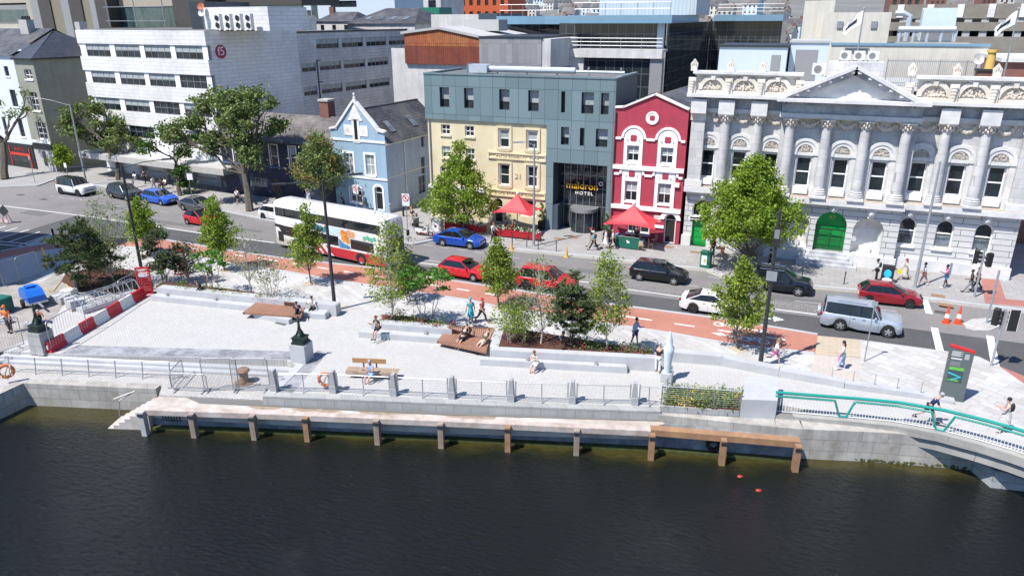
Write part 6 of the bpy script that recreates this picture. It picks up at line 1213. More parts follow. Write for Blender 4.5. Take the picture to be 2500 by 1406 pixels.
# right hand stone wall, planter box, bridge
q0, q1 = XY(1600, 1030, -.6), XY(1960, 1112, WZ)
wr = [XY(1606, 1018, -.2), XY(1895, 1048, -.2), XY(1960, 1062, -.4)]; m = MB()
wr = [(p_.x, p_.y) for p_ in wr]+[(q.x, q.y-.15) for q in (XY(2130, 1123, WZ), XY(2365, 1142, WZ))]+[(12.5, 37.4)]
wallline('quay_wall', wr, -3, -.06, 'old_stone', 1.0, label='grey block quay wall below the bridge at the right', cat='quay wall')
pb = P([(1610, 1000), (1805, 1012), (1820, 962), (1622, 945)], PZ); t = thing('planter_box', 'granite planter box with grasses and yellow flowers behind wire fencing', 'planter', (pb[0][0], pb[0][1], 0), 0)
o_ = pb[0]; L_ = lambda q: (q[0]-o_[0], q[1]-o_[1]); m = MB(); m.prism([L_(q) for q in pb], -.6, .32, 'granite_block'); m.prism([(x*.94+.25, y*.84+.2) for x, y in map(L_, pb)], .3, .335, 'soil'); m.build('box', t)
se_ = P([(1806, 1013), (1893, 1016), (1897, 958), (1820, 955)], PZ); m = MB(); m.prism(se_, -.6, 1.0, 'granite'); tag(m.build('granite_pier'), 'plain grey granite pier between planter box and green bridge railing', 'pier')
# fence of granite piers and wires
fp = [(671, 954), (815, 957), (962, 964), (1104, 971), (1248, 978), (1397, 983), (1549, 986)]
fpl = ['at the left end next to the steel barriers', 'with the lifebuoy beside it', 'just right of the timber bench', 'in the fence, fourth counting from the steel barriers', 'in the fence, fifth counting from the steel barriers', 'in the fence, sixth counting from the steel barriers', 'nearest the planter box']
mk('pier_grey', (.34, .345, .35), .65, var=.1, vs=3); fg = 'granite fence piers on the quay'; FP = []
for (x, y), lb in zip(fp, fpl):
    p_ = XY(x, y, PZ); FP.append(p_); t = thing('fence_pier', 'grey granite wedge fence pier '+lb, 'pier', p_, R(14), fg)
    m = MB(); m.prism([(-.16, 0), (.16, 0), (.14, .5), (.09, 1.25), (-.09, 1.25), (-.15, .5)], -.12, .24, 'pier_grey', 'y'); m.box(-.18, .18, -.18, .02, 0, .42, 'pier_grey', .04); m.build('pier', t)
    m = MB()
    for k in range(7): m.box(.2, .27, -.02, .06, .3+.13*k, .36+.13*k, 'grey_metal').box(-.27, -.2, -.02, .06, .3+.13*k, .36+.13*k, 'grey_metal')
    tag(m.build('wire_clips', t), kind='stuff')
seg = FP+[XY(1606, 990, PZ)]
for i, (a, b_) in enumerate(zip(seg, seg[1:])):
    d = (b_-a).normalized(); a2, b2 = a+d*.25, b_-d*(.25 if i < 6 else .02); nm = ['between the barriers and the lifebuoy', 'in front of the timber bench', 'right of the timber bench', 'left of the middle granite pier', 'right of the middle granite pier', 'last long one before the planter', 'short one beside the planter'][i]
    t = thing('wire_fence', 'low steel wire fence panel '+nm, 'fence', a2, 0, 'wire fence panels on the quay'); v = b2-a2; m = MB().tube([(0, 0, 1.06), v+Vector((0, 0, 1.06))], .028, 'grey_metal', 6).tube([(0, 0, .14), v+Vector((0, 0, .14))], .02, 'grey_metal', 5)
    m.build('rail', t); m = MB()
    for k in range(6): z = .28+.13*k; m.tube([(0, 0, z), v+Vector((0, 0, z))], .0065, 'grey_metal', 3, False)
    m.build('wires', t); c = v/2; MB().tube([c+Vector((.1, -.22, 0)), c+Vector((.03, -.05, .3)), c+Vector((0, 0, 1.06))], .028, 'grey_metal', 5).build('stanchion', t)
# railing on the lower terrace
a, b_ = XY(30, 908, TZ), XY(420, 924, TZ); t = thing('terrace_railing', 'steel railing with leaning posts along the lower terrace', 'railing', a); v = b_-a; m = MB()
m.tube([(0, 0, 1.05), v+Vector((0, 0, 1.05))], .03, 'grey_metal', 6).tube([(0, 0, .2), v+Vector((0, 0, .2))], .02, 'grey_metal', 5).tube([(0, 0, .62), v+Vector((0, 0, .62))], .012, 'grey_metal', 4); m.build('rail', t)
for k in range(7): c = v*(k/6+.0); MB().tube([c+Vector((.05, -.2, 0)), c+Vector((.03, -.12, .3)), c+Vector((0, 0, 1.05))], .03, 'grey_metal', 6).build('post', t)
# crowd barriers
mk('galv', (.4, .42, .44), .45, metal=.5, var=.1)
def barrier(a, b_, h, label, feet=True, nb=22, group='steel crowd barriers on the terrace', key='grey_metal', name='crowd_barrier', r=.028):
    v = b_-a; L = v.length; t = thing(name, label, 'barrier', a, math.atan2(v.y, v.x), group); m = MB()
    m.tube([(.0, 0, .12), (.0, 0, h-.12), (.1, 0, h), (L-.1, 0, h), (L, 0, h-.12), (L, 0, .12)], r, key, 6).tube([(0, 0, .18), (L, 0, .18)], r*.8, key, 5); m.build('frame', t); m = MB()
    for k in range(1, nb): m.tube([(L*k/nb, 0, .18), (L*k/nb, 0, h)], .008, key, 3, False)
    m.build('bars', t)
    for x in (.12*L, .88*L) if feet else (): MB().box(x-.03, x+.03, -.32, .32, 0, .05, key).tube([(x, 0, .03), (x, 0, .2)], .02, key, 5).build('foot', t)
barrier(XY(420, 952, TZ), XY(450, 918, TZ), 1.1, 'steel barrier standing crosswise at the end of the terrace railing', nb=16)
barrier(XY(421, 953, TZ), XY(508, 957, TZ), 1.1, 'lower steel barrier turned along the quay next to the crosswise one'); barrier(XY(500, 955, TZ), XY(585, 952, TZ), 2.0, 'tall mesh barrier left of the rusty mooring bollard', nb=26); barrier(XY(570, 955, TZ), XY(660, 954, TZ), 2.0, 'tall mesh barrier in front of the rusty mooring bollard', nb=26)
mk('rust_iron', (.2, .14, .1), .8, var=.3, vs=5, tint=(.35, .17, .07), tvs=3)
t = thing('mooring_bollard', 'rusty iron mooring bollard with a mushroom top on the terrace', 'bollard', XY(597, 933, TZ)); MB().lathe([(.55, 0), (.55, .02), (.2, .03)], (0, 0, 0), 'rust_iron', 20).build('base_ring', t); MB().lathe([(.27, .02), (.24, .3), (.25, .6), (.36, .68), (.38, .76), (.3, .86), (0, .9)], (0, 0, 0), 'rust_iron', 18).build('bollard', t, smooth=True)
# lifebuoys
mk('buoy_orange', (.65, .17, .06), .6, var=.08)
def buoy(p_, rz, label):
    t = thing('lifebuoy', label, 'lifebuoy', p_, rz, 'lifebuoys on the railings'); m = MB(); n = 24
    for i in range(n):
        for j in range(8):
            P_ = lambda i, j: ((.36+.1*math.cos(j*.785))*math.cos(i*6.283/n), .08*math.sin(j*.785), (.36+.1*math.cos(j*.785))*math.sin(i*6.283/n)); m.poly([P_(i, j), P_(i+1, j), P_(i+1, j+1), P_(i, j+1)], 'buoy_orange')
    m.build('ring', t, smooth=True); m = MB()
    for k in range(4): a_ = .785+1.571*k; m.ball((.36*math.cos(a_), 0, .36*math.sin(a_)), (.05, .12, .12), 'white_paint', 8, 5)
    tag(m.build('bands', t), kind='stuff'); MB().tube([(-.1, -.1, -.3), (.1, -.08, .2), (.22, -.05, .35), (.05, -.1, .1), (-.05, -.1, -.1), (.02, -.06, -.5)], .022, 'gold', 5).build('rope', t)
p_ = XY(798, 950, PZ); buoy(Vector((p_.x, p_.y-.05, PZ+.62)), R(14), 'orange lifebuoy hanging on the wire fence by a granite pier'); p_ = XY(22, 935, TZ); buoy(Vector((p_.x, p_.y, TZ+.75)), R(50), 'orange red lifebuoy on the railing at the far left edge')
# == old cast iron lamp standards on plinths
mk('iron_green', (.02, .035, .032), .5, metal=.3, var=.2)
def iron_lamp(p_, label, key):
    t = thing('lamp_standard', label, 'lamp', p_, R(8), 'cast iron lamp standards'); m = MB(); m.prism([(-.48, -.48), (.48, -.48), (.48, .48), (-.48, .48)], 0, 1.42, key).box(-.52, .52, -.52, .52, 0, .12, key, 0); m.build('plinth', t)
    m = MB().box(-.4, .4, -.4, .4, 1.42, 1.54, 'iron_green').box(-.34, .34, -.34, .34, 1.54, 1.78, 'iron_green').box(-.38, .38, -.38, .38, 1.78, 1.84, 'iron_green'); m.build('base', t)
    MB().lathe([(.24, 1.84), (.2, 1.95), (.11, 2.03), (.15, 2.1), (.085, 2.2), (.11, 2.3), (.07, 2.5), (.1, 2.56), (.06, 2.62), (.085, 2.75), (.055, 2.82), (.09, 2.88), (.045, 2.94), (.07, 3.0), (.05, 3.06), (.02, 3.15)], (0, 0, 0), 'iron_green', 14).build('shaft', t, smooth=True)
    m = MB()
    for k in range(4): a_ = k*1.571+.785; m.tube([(.22*math.cos(a_), .22*math.sin(a_), 1.84), (.18*math.cos(a_), .18*math.sin(a_), 2.0), (.13*math.cos(a_+.3), .13*math.sin(a_+.3), 2.18), (.08*math.cos(a_+.7), .08*math.sin(a_+.7), 2.35)], [.05, .06, .04, .02], 'iron_green', 6)
    tag(m.build('dolphin_scrolls', t), kind='stuff'); MB().tube([(-.16, 0, 2.97), (.16, 0, 2.97)], .03, 'iron_green', 6).build('ladder_bar', t)
g = XY(727, 886, PZ); g.y += .45; iron_lamp(Vector((g.x, g.y, PZ-.3)), 'dark cast iron lamp standard on a smooth granite plinth in mid plaza', 'granite'); g = XY(90, 862, PZ); g.y += .45; iron_lamp(Vector((g.x, g.y, PZ-.1)), 'dark cast iron lamp standard on a block plinth by the works', 'granite_block')
# == granite seats and planting beds
def bench(label, pts, z0, z1, group='stepped granite seats around the planting beds', name='granite_bench', bev=.06, key='granite'):
    c = pts[0]; q = [(x-c[0], y-c[1]) for x, y in pts]; m = MB(); ctr = (sum(x for x, y in q)/len(q), sum(y for x, y in q)/len(q)); ins = []
    for x, y in q: d = Vector((x-ctr[0], y-ctr[1])); d = d*(1-bev/max(.3, d.length)*1.2); ins.append((ctr[0]+d.x, ctr[1]+d.y))
    m.prism(q, z0, z1-bev, key); n = len(q); A = [(x, y, z1-bev) for x, y in q]; B_ = [(x, y, z1) for x, y in ins]
    for i in range(n): m.poly([A[i], A[(i+1) % n], B_[(i+1) % n], B_[i]], key)
    m.poly(B_, key); o = m.build(name, loc=(c[0], c[1], 0)); return tag(o, label, 'bench', group)
def rect4(a, b_, w0, w1, z):                                # strip between two pixel points; offsets in metres away from the viewer
    p_, q = G(*a, z), G(*b_, z); n_ = Vector((-(q-p_).y, (q-p_).x, 0)).normalized(); return [((p_+n_*w0).x, (p_+n_*w0).y), ((q+n_*w0).x, (q+n_*w0).y), ((q+n_*w1).x, (q+n_*w1).y), ((p_+n_*w1).x, (p_+n_*w1).y)]
bench('long low granite step seat left, below the planted bed', rect4((372, 735), (795, 780), 0, .56, PZ), PZ-.1, .5); bench('long upper granite seat edging the left planted bed', rect4((372, 735), (812, 781), .57, 1.25, PZ), PZ-.1, .92)
bench('granite block end of the left seat at the tall lamp', P([(760, 779), (795, 780), (822, 750), (800, 748)], PZ), PZ-.1, .52, bev=.04)
bench('low front granite seat in mid plaza, left of the tilted timber deck', rect4((876, 824), (1085, 840), 0, .56, PZ), PZ-.1, .5); bench('upper granite seat behind, left of the tilted timber deck', rect4((899, 826), (1098, 842), .57, 1.25, PZ), PZ-.1, .92)
bench('low front granite seat right of the tilted timber deck', rect4((1172, 892), (1531, 912), 0, .42, PZ), PZ-.1, .5); bench('upper granite seat under the right planted bed', rect4((1195, 893), (1614, 916), .43, .95, PZ), PZ-.1, .92)
bench('granite kerb seat between timber deck and right planted bed', P([(1196, 850), (1217, 855), (1232, 808), (1214, 800)], PZ+.6), PZ, .9)
lw = MB(); pts = [XY(1612, 880, PZ+.0), XY(1760, 893, PZ), XY(1900, 920, PZ), XY(2060, 948, PZ), XY(2250, 974, PZ), XY(2330, 988, PZ)]
for i, (a, b_) in enumerate(zip(pts, pts[1:])): h = .62-.1*i; lw.bar((a.x, a.y+.25, PZ+h/2), (b_.x, b_.y+.25, PZ+h/2-.03), .55, h, 'granite')
tag(lw.build('granite_wall'), 'long low curving granite wall between paving and the ramp', 'wall')
# planting beds (soil)
for lab, pts, z in (('dark bark mulch bed with shrubs at the left by the works', [(150, 685), (190, 708), (300, 712), (372, 712), (372, 690), (330, 660), (240, 650), (160, 668)], PZ+.1), ('narrow mulch bed along the long left granite seat', [(380, 700), (560, 718), (718, 740), (715, 728), (560, 705), (400, 688)], .82), ('mulch bed behind the middle granite seats', [(925, 790), (1110, 806), (1120, 795), (1010, 772), (935, 768)], .82), ('large mulch bed in front of the right granite seats', [(1216, 844), (1420, 856), (1600, 865), (1590, 857), (1450, 832), (1225, 796)], .88)):
    q = P(pts, z); tag(MB().prism(q, PZ-.1, z, 'soil').build('planting_bed'), lab, 'planting bed')
# timber decks
brick('deck_timber', (.4, .21, .135), (.32, .165, .105), (.1, .05, .035), .13, 6, .018, .6, flat=True, var=.12, off=0, bump=.5, rot=-8)
def deck(label, pts, thick=.12, legs=True):
    V = [XY(*p_) for p_ in pts]; c = V[0]; t = thing('timber_deck', label, 'deck', c, 0, 'slatted timber lounging decks'); q = [v-c for v in V]; m = MB(); n = len(q)
    m.add([tuple(v) for v in q]+[(v.x, v.y, v.z-thick) for v in q], [tuple(range(n)), tuple(range(n, 2*n))[::-1]]+[(i, n+i, n+(i+1) % n, (i+1) % n) for i in range(n)], 'deck_timber'); m.build('slats', t); return t, q, V
t, q, V = deck('flat reddish slatted timber deck on the left granite seat', [(592, 763, .55), (735, 772, .55), (745, 748, .55), (625, 738, .55)]); MB().box(.6, 3.5, .35, .75, -.45, -.13, 'granite').build('support', t)
V = [XY(1067, 833, .5), XY(1187, 859, .5), XY(1196, 826, .58), XY(1087, 806, .58), XY(1208, 800, 1.15), XY(1096, 795, 1.15)]
t = thing('timber_deck', 'reddish slatted timber lounger deck with a raised back rest', 'deck', V[0], 0, 'slatted timber lounging decks'); q = [v-V[0] for v in V]; m = MB()
def sheet(a, b_, c_, d_, th): m.add([a, b_, c_, d_]+[v-Vector((0, 0, th)) for v in (a, b_, c_, d_)], [(0, 1, 2, 3), (7, 6, 5, 4), (0, 4, 5, 1), (1, 5, 6, 2), (2, 6, 7, 3), (3, 7, 4, 0)], 'deck_timber')
sheet(q[0], q[1], q[2], q[3], .13); m.build('seat_slats', t); m = MB(); sheet(q[3]+Vector((0, .005, 0)), q[2]+Vector((0, .005, 0)), q[4], q[5], .13); m.build('back_slats', t); m = MB(); b0 = q[0].lerp(q[2], .5); m.box(b0.x-1.1, b0.x+1.1, b0.y-.1, b0.y+.4, -.42, -.16, 'granite'); m.build('support', t)
# timber slat bench
p_, q = XY(845, 923, PZ), XY(970, 929, PZ); a_ = math.atan2((q-p_).y, (q-p_).x); L = (q-p_).length; t = thing('timber_bench', 'timber slat bench with a single backrest plank near the fence', 'bench', p_, a_); mk('bench_wood', (.36, .27, .2), .7, var=.2, vs=4); mk('bench_back', (.42, .23, .1), .65, var=.15, vs=3)
m = MB(); [m.box(0, L, .0+.11*k, .09+.11*k, .42, .48, 'bench_wood') for k in range(5)]; [m.box(0, L, -.012, -.002, .2+.075*k, .26+.075*k, 'bench_wood') for k in range(3)]; m.build('seat', t)
MB().box(.25, L-.75, .55, .6, .72, 1.0, 'bench_back').build('backrest', t); m = MB(); [m.box(x-.03, x+.03, .5, .58, .4, .75, 'dark_metal') for x in (.9, 1.3, L-1.3)]; m.build('bracket', t)
for x in (.5, L-.5): MB().box(x-.08, x+.08, .05, .5, 0, .42, 'dark_metal').build('leg', t)
# small lights / arm blocks on the granite seats
for k, (x, y, z) in enumerate(((409, 722, .5), (527, 733, .5), (1040, 816, .5), (1288, 880, .5), (1455, 890, .5))): g = XY(x, y, z); tag(MB().box(-.09, .09, -.07, .07, 0, .2, 'galv', .03).build('divider_block', loc=g), 'small metal divider block on the '+['left end of the long left seat', 'middle of the long left seat', 'front seat left of the tilted deck', 'front right seat beside the sitting woman', 'front right seat near its free end'][k], 'divider', 'metal divider blocks on granite seats')
# == bridge with green railing
mk('teal', (.012, .26, .215), .45, var=.1); mk('rail_white', (.72, .73, .72), .5, var=.05); brick('bridge_stone', (.42, .41, .38), (.36, .35, .33), (.2, .195, .18), 1.8, 3, .01, .85, var=.2, tint=(.27, .26, .24), tvs=.5); brick('pier_stone', (.44, .45, .46), (.38, .39, .4), (.16, .165, .17), 1.1, .5, .015, .85, var=.15)
Bp = [(1888, 1005, .12), (1985, 1013, .14), (2085, 1021, .18), (2185, 1031, .24), (2290, 1050, .34), (2390, 1076, .48), (2470, 1100, .6), (2545, 1126, .72), (2640, 1165, .85)]
BV = [XY(*b_) for b_ in Bp]; t = thing('bridge', 'stone arch bridge deck curving out over the river with teal railing', 'bridge', BV[0]); C0 = BV[0]; m = MB()
for a, b_ in zip(BV, BV[1:]):
    a, b_ = a-C0, b_-C0; d = Vector(((b_-a).x, (b_-a).y, 0)).normalized(); n_ = Vector((d.y, -d.x, 0)); k0 = n_*.35; k1 = n_*-.25; U_ = Vector((0, 0, 1))
    for o0, o1, z0, z1 in ((k1, k0, -.42, 0), (k1, k0*.5, -1.0, -.43)):
        q = [a+o0+U_*z0, a+o1+U_*z0, b_+o1+U_*z0, b_+o0+U_*z0, a+o0+U_*z1, a+o1+U_*z1, b_+o1+U_*z1, b_+o0+U_*z1]; m.add(q, [(4, 5, 6, 7), (0, 3, 2, 1), (1, 2, 6, 5), (0, 1, 5, 4), (3, 7, 6, 2), (0, 4, 7, 3)], 'bridge_stone')
m.build('parapet', t); dk_ = MB(); zz = [v-C0 for v in BV[3:]]
dk_.add([tuple(v+Vector((.05, .25, -.02))) for v in zz]+[tuple(v+Vector((6, 5.5, -v.z+.07 if v.z < .3 else 0))) for v in zz], [(i, i+1, len(zz)+i+1, len(zz)+i) for i in range(len(zz)-1)], 'flag_white'); dk_.build('deck', t)
# spandrel under the parapet: an arch dropping away to the pier
sp = MB(); zlow = [-1.0, -1.0, -1.01, -1.03, -1.1, -1.2, -1.3, -1.35, -1.4]
for i in range(3, 8):
    a, b_ = BV[i]-C0, BV[i+1]-C0; sp.poly([a+Vector((0, .3, zlow[i])), b_+Vector((0, .3, zlow[i+1])), b_+Vector((4, 6, zlow[i+1])), a+Vector((4, 6, zlow[i]))], 'bridge_stone')
sp.build('soffit', t)
pa = [XY(2363, 1143, WZ), XY(2418, 1190, WZ), XY(2560, 1205, WZ)]; q = [(v.x-C0.x, v.y-C0.y) for v in pa]; m = MB(); m.prism(q+[(q[2][0], q[2][1]+6), (q[0][0], q[0][1]+5)], -3-C0.z, -.95, 'pier_stone'); m.build('pier', t)
rl = thing('bridge_railing', 'teal green bridge railing with white bars and dipping lower rail', 'railing', C0); UP_ = Vector((0, 0, 1)); cv = []
import bisect
tot = [0]
for a, b_ in zip(BV, BV[1:]): tot.append(tot[-1]+(b_-a).length)
def along(s_):
    i = max(0, min(len(tot)-2, bisect.bisect(tot, s_)-1)); return BV[i].lerp(BV[i+1], (s_-tot[i])/(tot[i+1]-tot[i]))-C0
T_ = tot[-1]; m = MB(); m.tube([along(T_*k/40)+UP_*1.12 for k in range(41)], .085, 'teal', 8); m.build('handrail', rl)
sA = [min(range(2001), key=lambda k: abs((lambda w_: CX+FOC*((w_-CAM).dot(RI))/((w_-CAM).dot(FWD)))(along(T_*k/2000)+C0)-px))*T_/2000 for px in (2032, 2048, 2065, 2080, 2266, 2284, 2304, 2322)]
def lowz(s_):
    for a, b_, c_, d_ in (sA[:4], sA[4:]):
        if a <= s_ <= b_: return .92-.87*(s_-a)/(b_-a)
        if b_ < s_ < c_: return .05
        if c_ <= s_ <= d_: return .05+.87*(s_-c_)/(d_-c_)
    return .92
ks = sorted([T_*k/60 for k in range(61)]+sA); MB().tube([along(s_)+UP_*lowz(s_) for s_ in ks], .055, 'teal', 7).build('lower_rail', rl)
m = MB(); n = int(T_/.14)
for k in range(n+1): s_ = T_*k/n; p_ = along(s_); m.tube([p_+UP_*.03, p_+UP_*max(.05, lowz(s_))], .016, 'rail_white', 4, False)
m.tube([along(T_*k/40)+UP_*.06 for k in range(41)], .02, 'rail_white', 5); tag(m.build('bars', rl), kind='stuff')
# ramp handrail, planter fence
def handrail(label, pts, h=.95, n=None):
    L = [XY(*p_, PZ) for p_ in pts]; t = thing('handrail', label, 'handrail', L[0]); q = [v-L[0] for v in L]; MB().tube([v+UP_*h for v in q], .024, 'galv', 6).build('rail', t)
    for v in q: MB().tube([v, v+UP_*h], .022, 'galv', 5).build('post', t)
handrail('thin steel handrail along the ramp beside the bridge', [(2028, 934), (2080, 943), (2132, 951), (2187, 960), (2245, 970)])
a, b_, c_ = XY(1614, 987, .3), XY(1806, 1000, .3), XY(1640, 948, .3); t = thing('planter_fence', 'steel wire fence on the granite planter box', 'fence', a); v, u_ = b_-a, c_-a; m = MB()
for k in range(9): z = .1+.12*k; m.tube([u_+UP_*z, UP_*z, v+UP_*z], .008 if k < 8 else .026, 'galv', 4)
m.build('wires', t)
for w_ in (Vector((0, 0, 0)), v*.33, v*.67, v, u_*.5, u_): MB().tube([w_, w_+UP_*1.08], .03, 'grey_metal', 5).build('post', t)
# wrapped white sculpture / post
mk('wrap', (.55, .63, .66), .35, var=.1, vs=3); g = XY(1627, 930, PZ); t = thing('wrapped_pillar', 'tall pale plastic wrapped pillar standing on a granite base', 'pillar', g); MB().box(-.3, .3, -.28, .28, 0, .55, 'granite').build('base', t)
MB().lathe([(.17, .55), (.2, .9), (.22, 1.3), (.28, 1.75), (.3, 2.05), (.19, 2.2), (.17, 2.5), (.09, 2.85), (.04, 3.0), (0, 3.02)], (0, 0, 0), 'wrap', 12).build('wrapping', t, smooth=True)
# red buoys on the water
for (x, y), lb in (((1806, 1163), 'small red marker buoy nearer the quay wall'), ((1851, 1197), 'small red marker buoy farther out on the water')): g = XY(x, y, WZ); mk('buoy_red', (.4, .04, .02), .5, var=.05) if 'buoy_red' not in MT else None; tag(MB().ball((0, 0, .01), (.13, .1, .07), 'buoy_red', 10, 6).ball((.12, 0, .01), (.05, .05, .04), 'buoy_red', 6, 5).build('marker_buoy', loc=g, rz=.5, smooth=True), lb, 'buoy', 'red marker buoys on the river')
# == trees and planting
leafmat('leaf_plane', (.06, .095, .025), (.24, .31, .09), 0.25); leafmat('leaf_maple', (.09, .17, .012), (.33, .44, .05), 0.4); leafmat('leaf_young', (.1, .17, .018), (.35, .43, .07), 0.4); leafmat('leaf_birch', (.1, .15, .04), (.31, .36, .13), 0.35)
leafmat('leaf_pine', (.03, .055, .018), (.11, .15, .05), 0.15); leafmat('leaf_sumac', (.04, .13, .015), (.15, .31, .045), 0.35); leafmat('leaf_autumn', (.15, .11, .02), (.36, .28, .08), 0.35); leafmat('leaf_dark', (.05, .06, .03), (.15, .155, .08), 0.25); leafmat('leaf_ivy', (.025, .07, .01), (.11, .2, .03), 0.25)
mk('bark_plane', (.11, .095, .075), .9, var=.35, vs=3, bump=.5, bs=8); mk('bark_birch', (.42, .37, .32), .8, var=.25, vs=6); mk('bark_grey', (.15, .135, .11), .9, var=.25, vs=4); mk('bark_pine', (.11, .08, .06), .9, var=.3, vs=4)
def hgt(px, py, z, ty):
    g = G(px, py, z)-CAM; k = -(ty-CY)/FOC; return (k*g.dot(FWD)-g.dot(UP))/(UP.z-k*FWD.z)
def mpx(px, py, z, w_): return w_*(G(px, py, z)-CAM).dot(FWD)/FOC
def leaf(m, c, s, rn, key, up=.3, asp=1.0):
    n = Vector((rn.gauss(0, 1), rn.gauss(0, 1), rn.gauss(up, 1))).normalized(); a = n.orthogonal().normalized(); b_ = n.cross(a); t = rn.uniform(0, 6.28); u = (a*math.cos(t)+b_*math.sin(t))*s; v = (b_*math.cos(t)-a*math.sin(t))*s*.62*asp; q = n*s*.18
    m.add([c-u, c-v+q, c+u*.9, c+v+q], [(0, 1, 2, 3)], key)
def clump(m, c, r, n, s, rn, key, flat=.8):
    for _ in range(n):
        d = Vector((rn.gauss(0, .55), rn.gauss(0, .55), rn.gauss(0, .55)))*r; d.z *= flat; leaf(m, c+d, s*rn.uniform(.7, 1.25), rn, key)
def tuft(m, c, d, L, rn, key, n=24):
    for _ in range(n):
        e = (d*.7+Vector((rn.gauss(0, .6), rn.gauss(0, .6), rn.gauss(.15, .55)))).normalized(); w_ = e.orthogonal().normalized()*.025; b_ = c+d*rn.uniform(-.12, .1); m.add([b_-w_, b_+w_, b_+e*L*rn.uniform(.7, 1.1)], [(0, 1, 2)], key)
def limb(m, a, b_, r0, r1, rn, key, n=4, sag=.12):
    L = (b_-a).length; pts = [a.lerp(b_, i/n)+(Vector((rn.gauss(0, 1), rn.gauss(0, 1), rn.gauss(.4, .8)))*L*sag*.5 if 0 < i < n else Vector((0, 0, 0))) for i in range(n+1)]
    m.tube(pts, [r0+(r1-r0)*i/n for i in range(n+1)], key, 6); return pts
def make_tree(name, label, base, H, prof, seed, leafkey='leaf_young', bark='bark_grey', tr=.07, nc=60, cr=.45, nl=40, ls=.13, group=None, stems=1, cat='tree', mix=None, pine=False, spread=.0, flat=.8, sink=.5, pit=False, jag=.12):
    rn = random.Random(seed); t = thing(name, label, cat, base, rn.uniform(0, 6.28), group); T = MB(); Cn = MB(); tops = []
    lean = Vector((rn.gauss(0, .02)*H, rn.gauss(0, .02)*H, 0))
    for s_ in range(stems):
        a = 6.283*s_/stems+rn.random(); o = Vector((math.cos(a), math.sin(a), 0))*(.08*stems if stems > 1 else 0); tip = Vector((math.cos(a), math.sin(a), 0))*spread*rn.uniform(.6, 1.2)+lean+Vector((0, 0, H*(rn.uniform(.8, .97) if stems > 1 else .93)))
        tops.append(limb(T, o, tip, tr*(1 if stems == 1 else .55), .015, rn, bark, 7, .05))
    for k in range(nc):
        u = rn.random(); f = prof[0][0]+(prof[-1][0]-prof[0][0])*u; R_ = interp(prof, f)
        if rn.random() > (R_/max(p_[1] for p_ in prof))**.8+.12: f = prof[0][0]+(prof[-1][0]-prof[0][0])*rn.random()*.7; R_ = interp(prof, f)
        a = rn.uniform(0, 6.283); rr = R_*math.sqrt(rn.uniform(.1, 1))*(1+rn.gauss(0, jag)); f = min(1.0, f+rn.gauss(0, jag*.12)); c = Vector((rr*math.cos(a), rr*math.sin(a), f*H))+lean*f; st = tops[k % len(tops)]; zt = max(.12*H, c.z-sink*rr-.1*H); p_ = min(st, key=lambda q: abs(q.z-zt))
        if stems > 1: c.x += p_.x*.6; c.y += p_.y*.6
        limb(T, p_, c, max(.012, tr*.28*(1-f)), .008, rn, bark, 3, .12); key = leafkey if not mix or rn.random() > mix[1] else mix[0]
        if pine:
            for _ in range(nl): d = Vector((rn.gauss(0, 1), rn.gauss(0, 1), abs(rn.gauss(.3, .7)))).normalized(); tuft(Cn, c+d*cr*rn.uniform(.3, 1), d, ls, rn, key)
        else: clump(Cn, c, cr*rn.uniform(.7, 1.25), nl, ls, rn, key, flat)
    T.build('trunk', t, smooth=True); Cn.build('crown', t)
    if pit: MB().box(-.45, .45, -.45, .45, -.02, .012, 'sand_flag').build('tree_pit', t)
    return t
def T(kind, name, label, px, py, top, wpx, seed, z=PZ, group=None, **k):
    H = hgt(px, py, z, top); R_ = mpx(px, py, z, wpx)/2; base = G(px, py, z); K = dict(leafkey='leaf_young'); K.update({
        'maple': dict(prof=[(.3, R_*.75), (.42, R_), (.6, R_*.82), (.8, R_*.42), (.97, R_*.1)], nc=95, cr=.36, nl=60, ls=.095, leafkey='leaf_maple', pit=True, jag=.3),
        'birch': dict(prof=[(.22, R_*.6), (.45, R_), (.7, R_*.75), (.98, R_*.2)], nc=90, cr=.42, nl=16, ls=.075, leafkey='leaf_birch', bark='bark_birch', tr=.06),
        'multi': dict(prof=[(.3, R_*.6), (.6, R_), (.95, R_*.6)], nc=50, cr=.4, nl=14, ls=.075, leafkey='leaf_birch', bark='bark_birch', stems=6, spread=R_*.7, tr=.045),
        'pine': dict(prof=[(.25, R_*.8), (.45, R_), (.75, R_*.65), (1.0, R_*.12)], nc=60, cr=.42, nl=13, ls=.22, leafkey='leaf_pine', bark='bark_pine', pine=True, tr=.08, stems=2, spread=.35),
        'sumac': dict(prof=[(.6, R_*.6), (.85, R_), (1.0, R_*.5)], nc=22, cr=.38, nl=34, ls=.14, leafkey='leaf_sumac', stems=5, spread=R_*.7, tr=.05, flat=.35)}[kind]); K.update(k)
    return make_tree(name, label, base, H, K.pop('prof'), seed, group=group, **K)
yt = 'young trees on the plaza'; st_ = 'old street trees'
T('birch', 'birch_tree', 'airy pale birch rising behind the dark pine at the far left', 285, 700, 465, 110, 1, group=yt, nl=20)
T('pine', 'pine_tree', 'bushy dark pine in the mulch bed at the far left', 222, 708, 548, 135, 2, group=yt, nc=110, stems=3, spread=.8, cr=.48)
T('maple', 'maple_tree', 'bright green young maple beside the leftmost tall lamp', 361, 622, 476, 72, 3, group=yt)
T('pine', 'pine_tree', 'smaller pine right of the leftmost tall lamp', 400, 700, 560, 95, 4, group=yt, z=PZ, nc=42)
T('birch', 'birch_tree', 'dull purple green birch sapling left of a bright young maple', 463, 690, 585, 62, 5, group=yt, leafkey='leaf_dark', nl=18)
T('maple', 'maple_tree', 'bright yellow green young maple next to the red mini car', 549, 660, 484, 85, 6, group=yt)
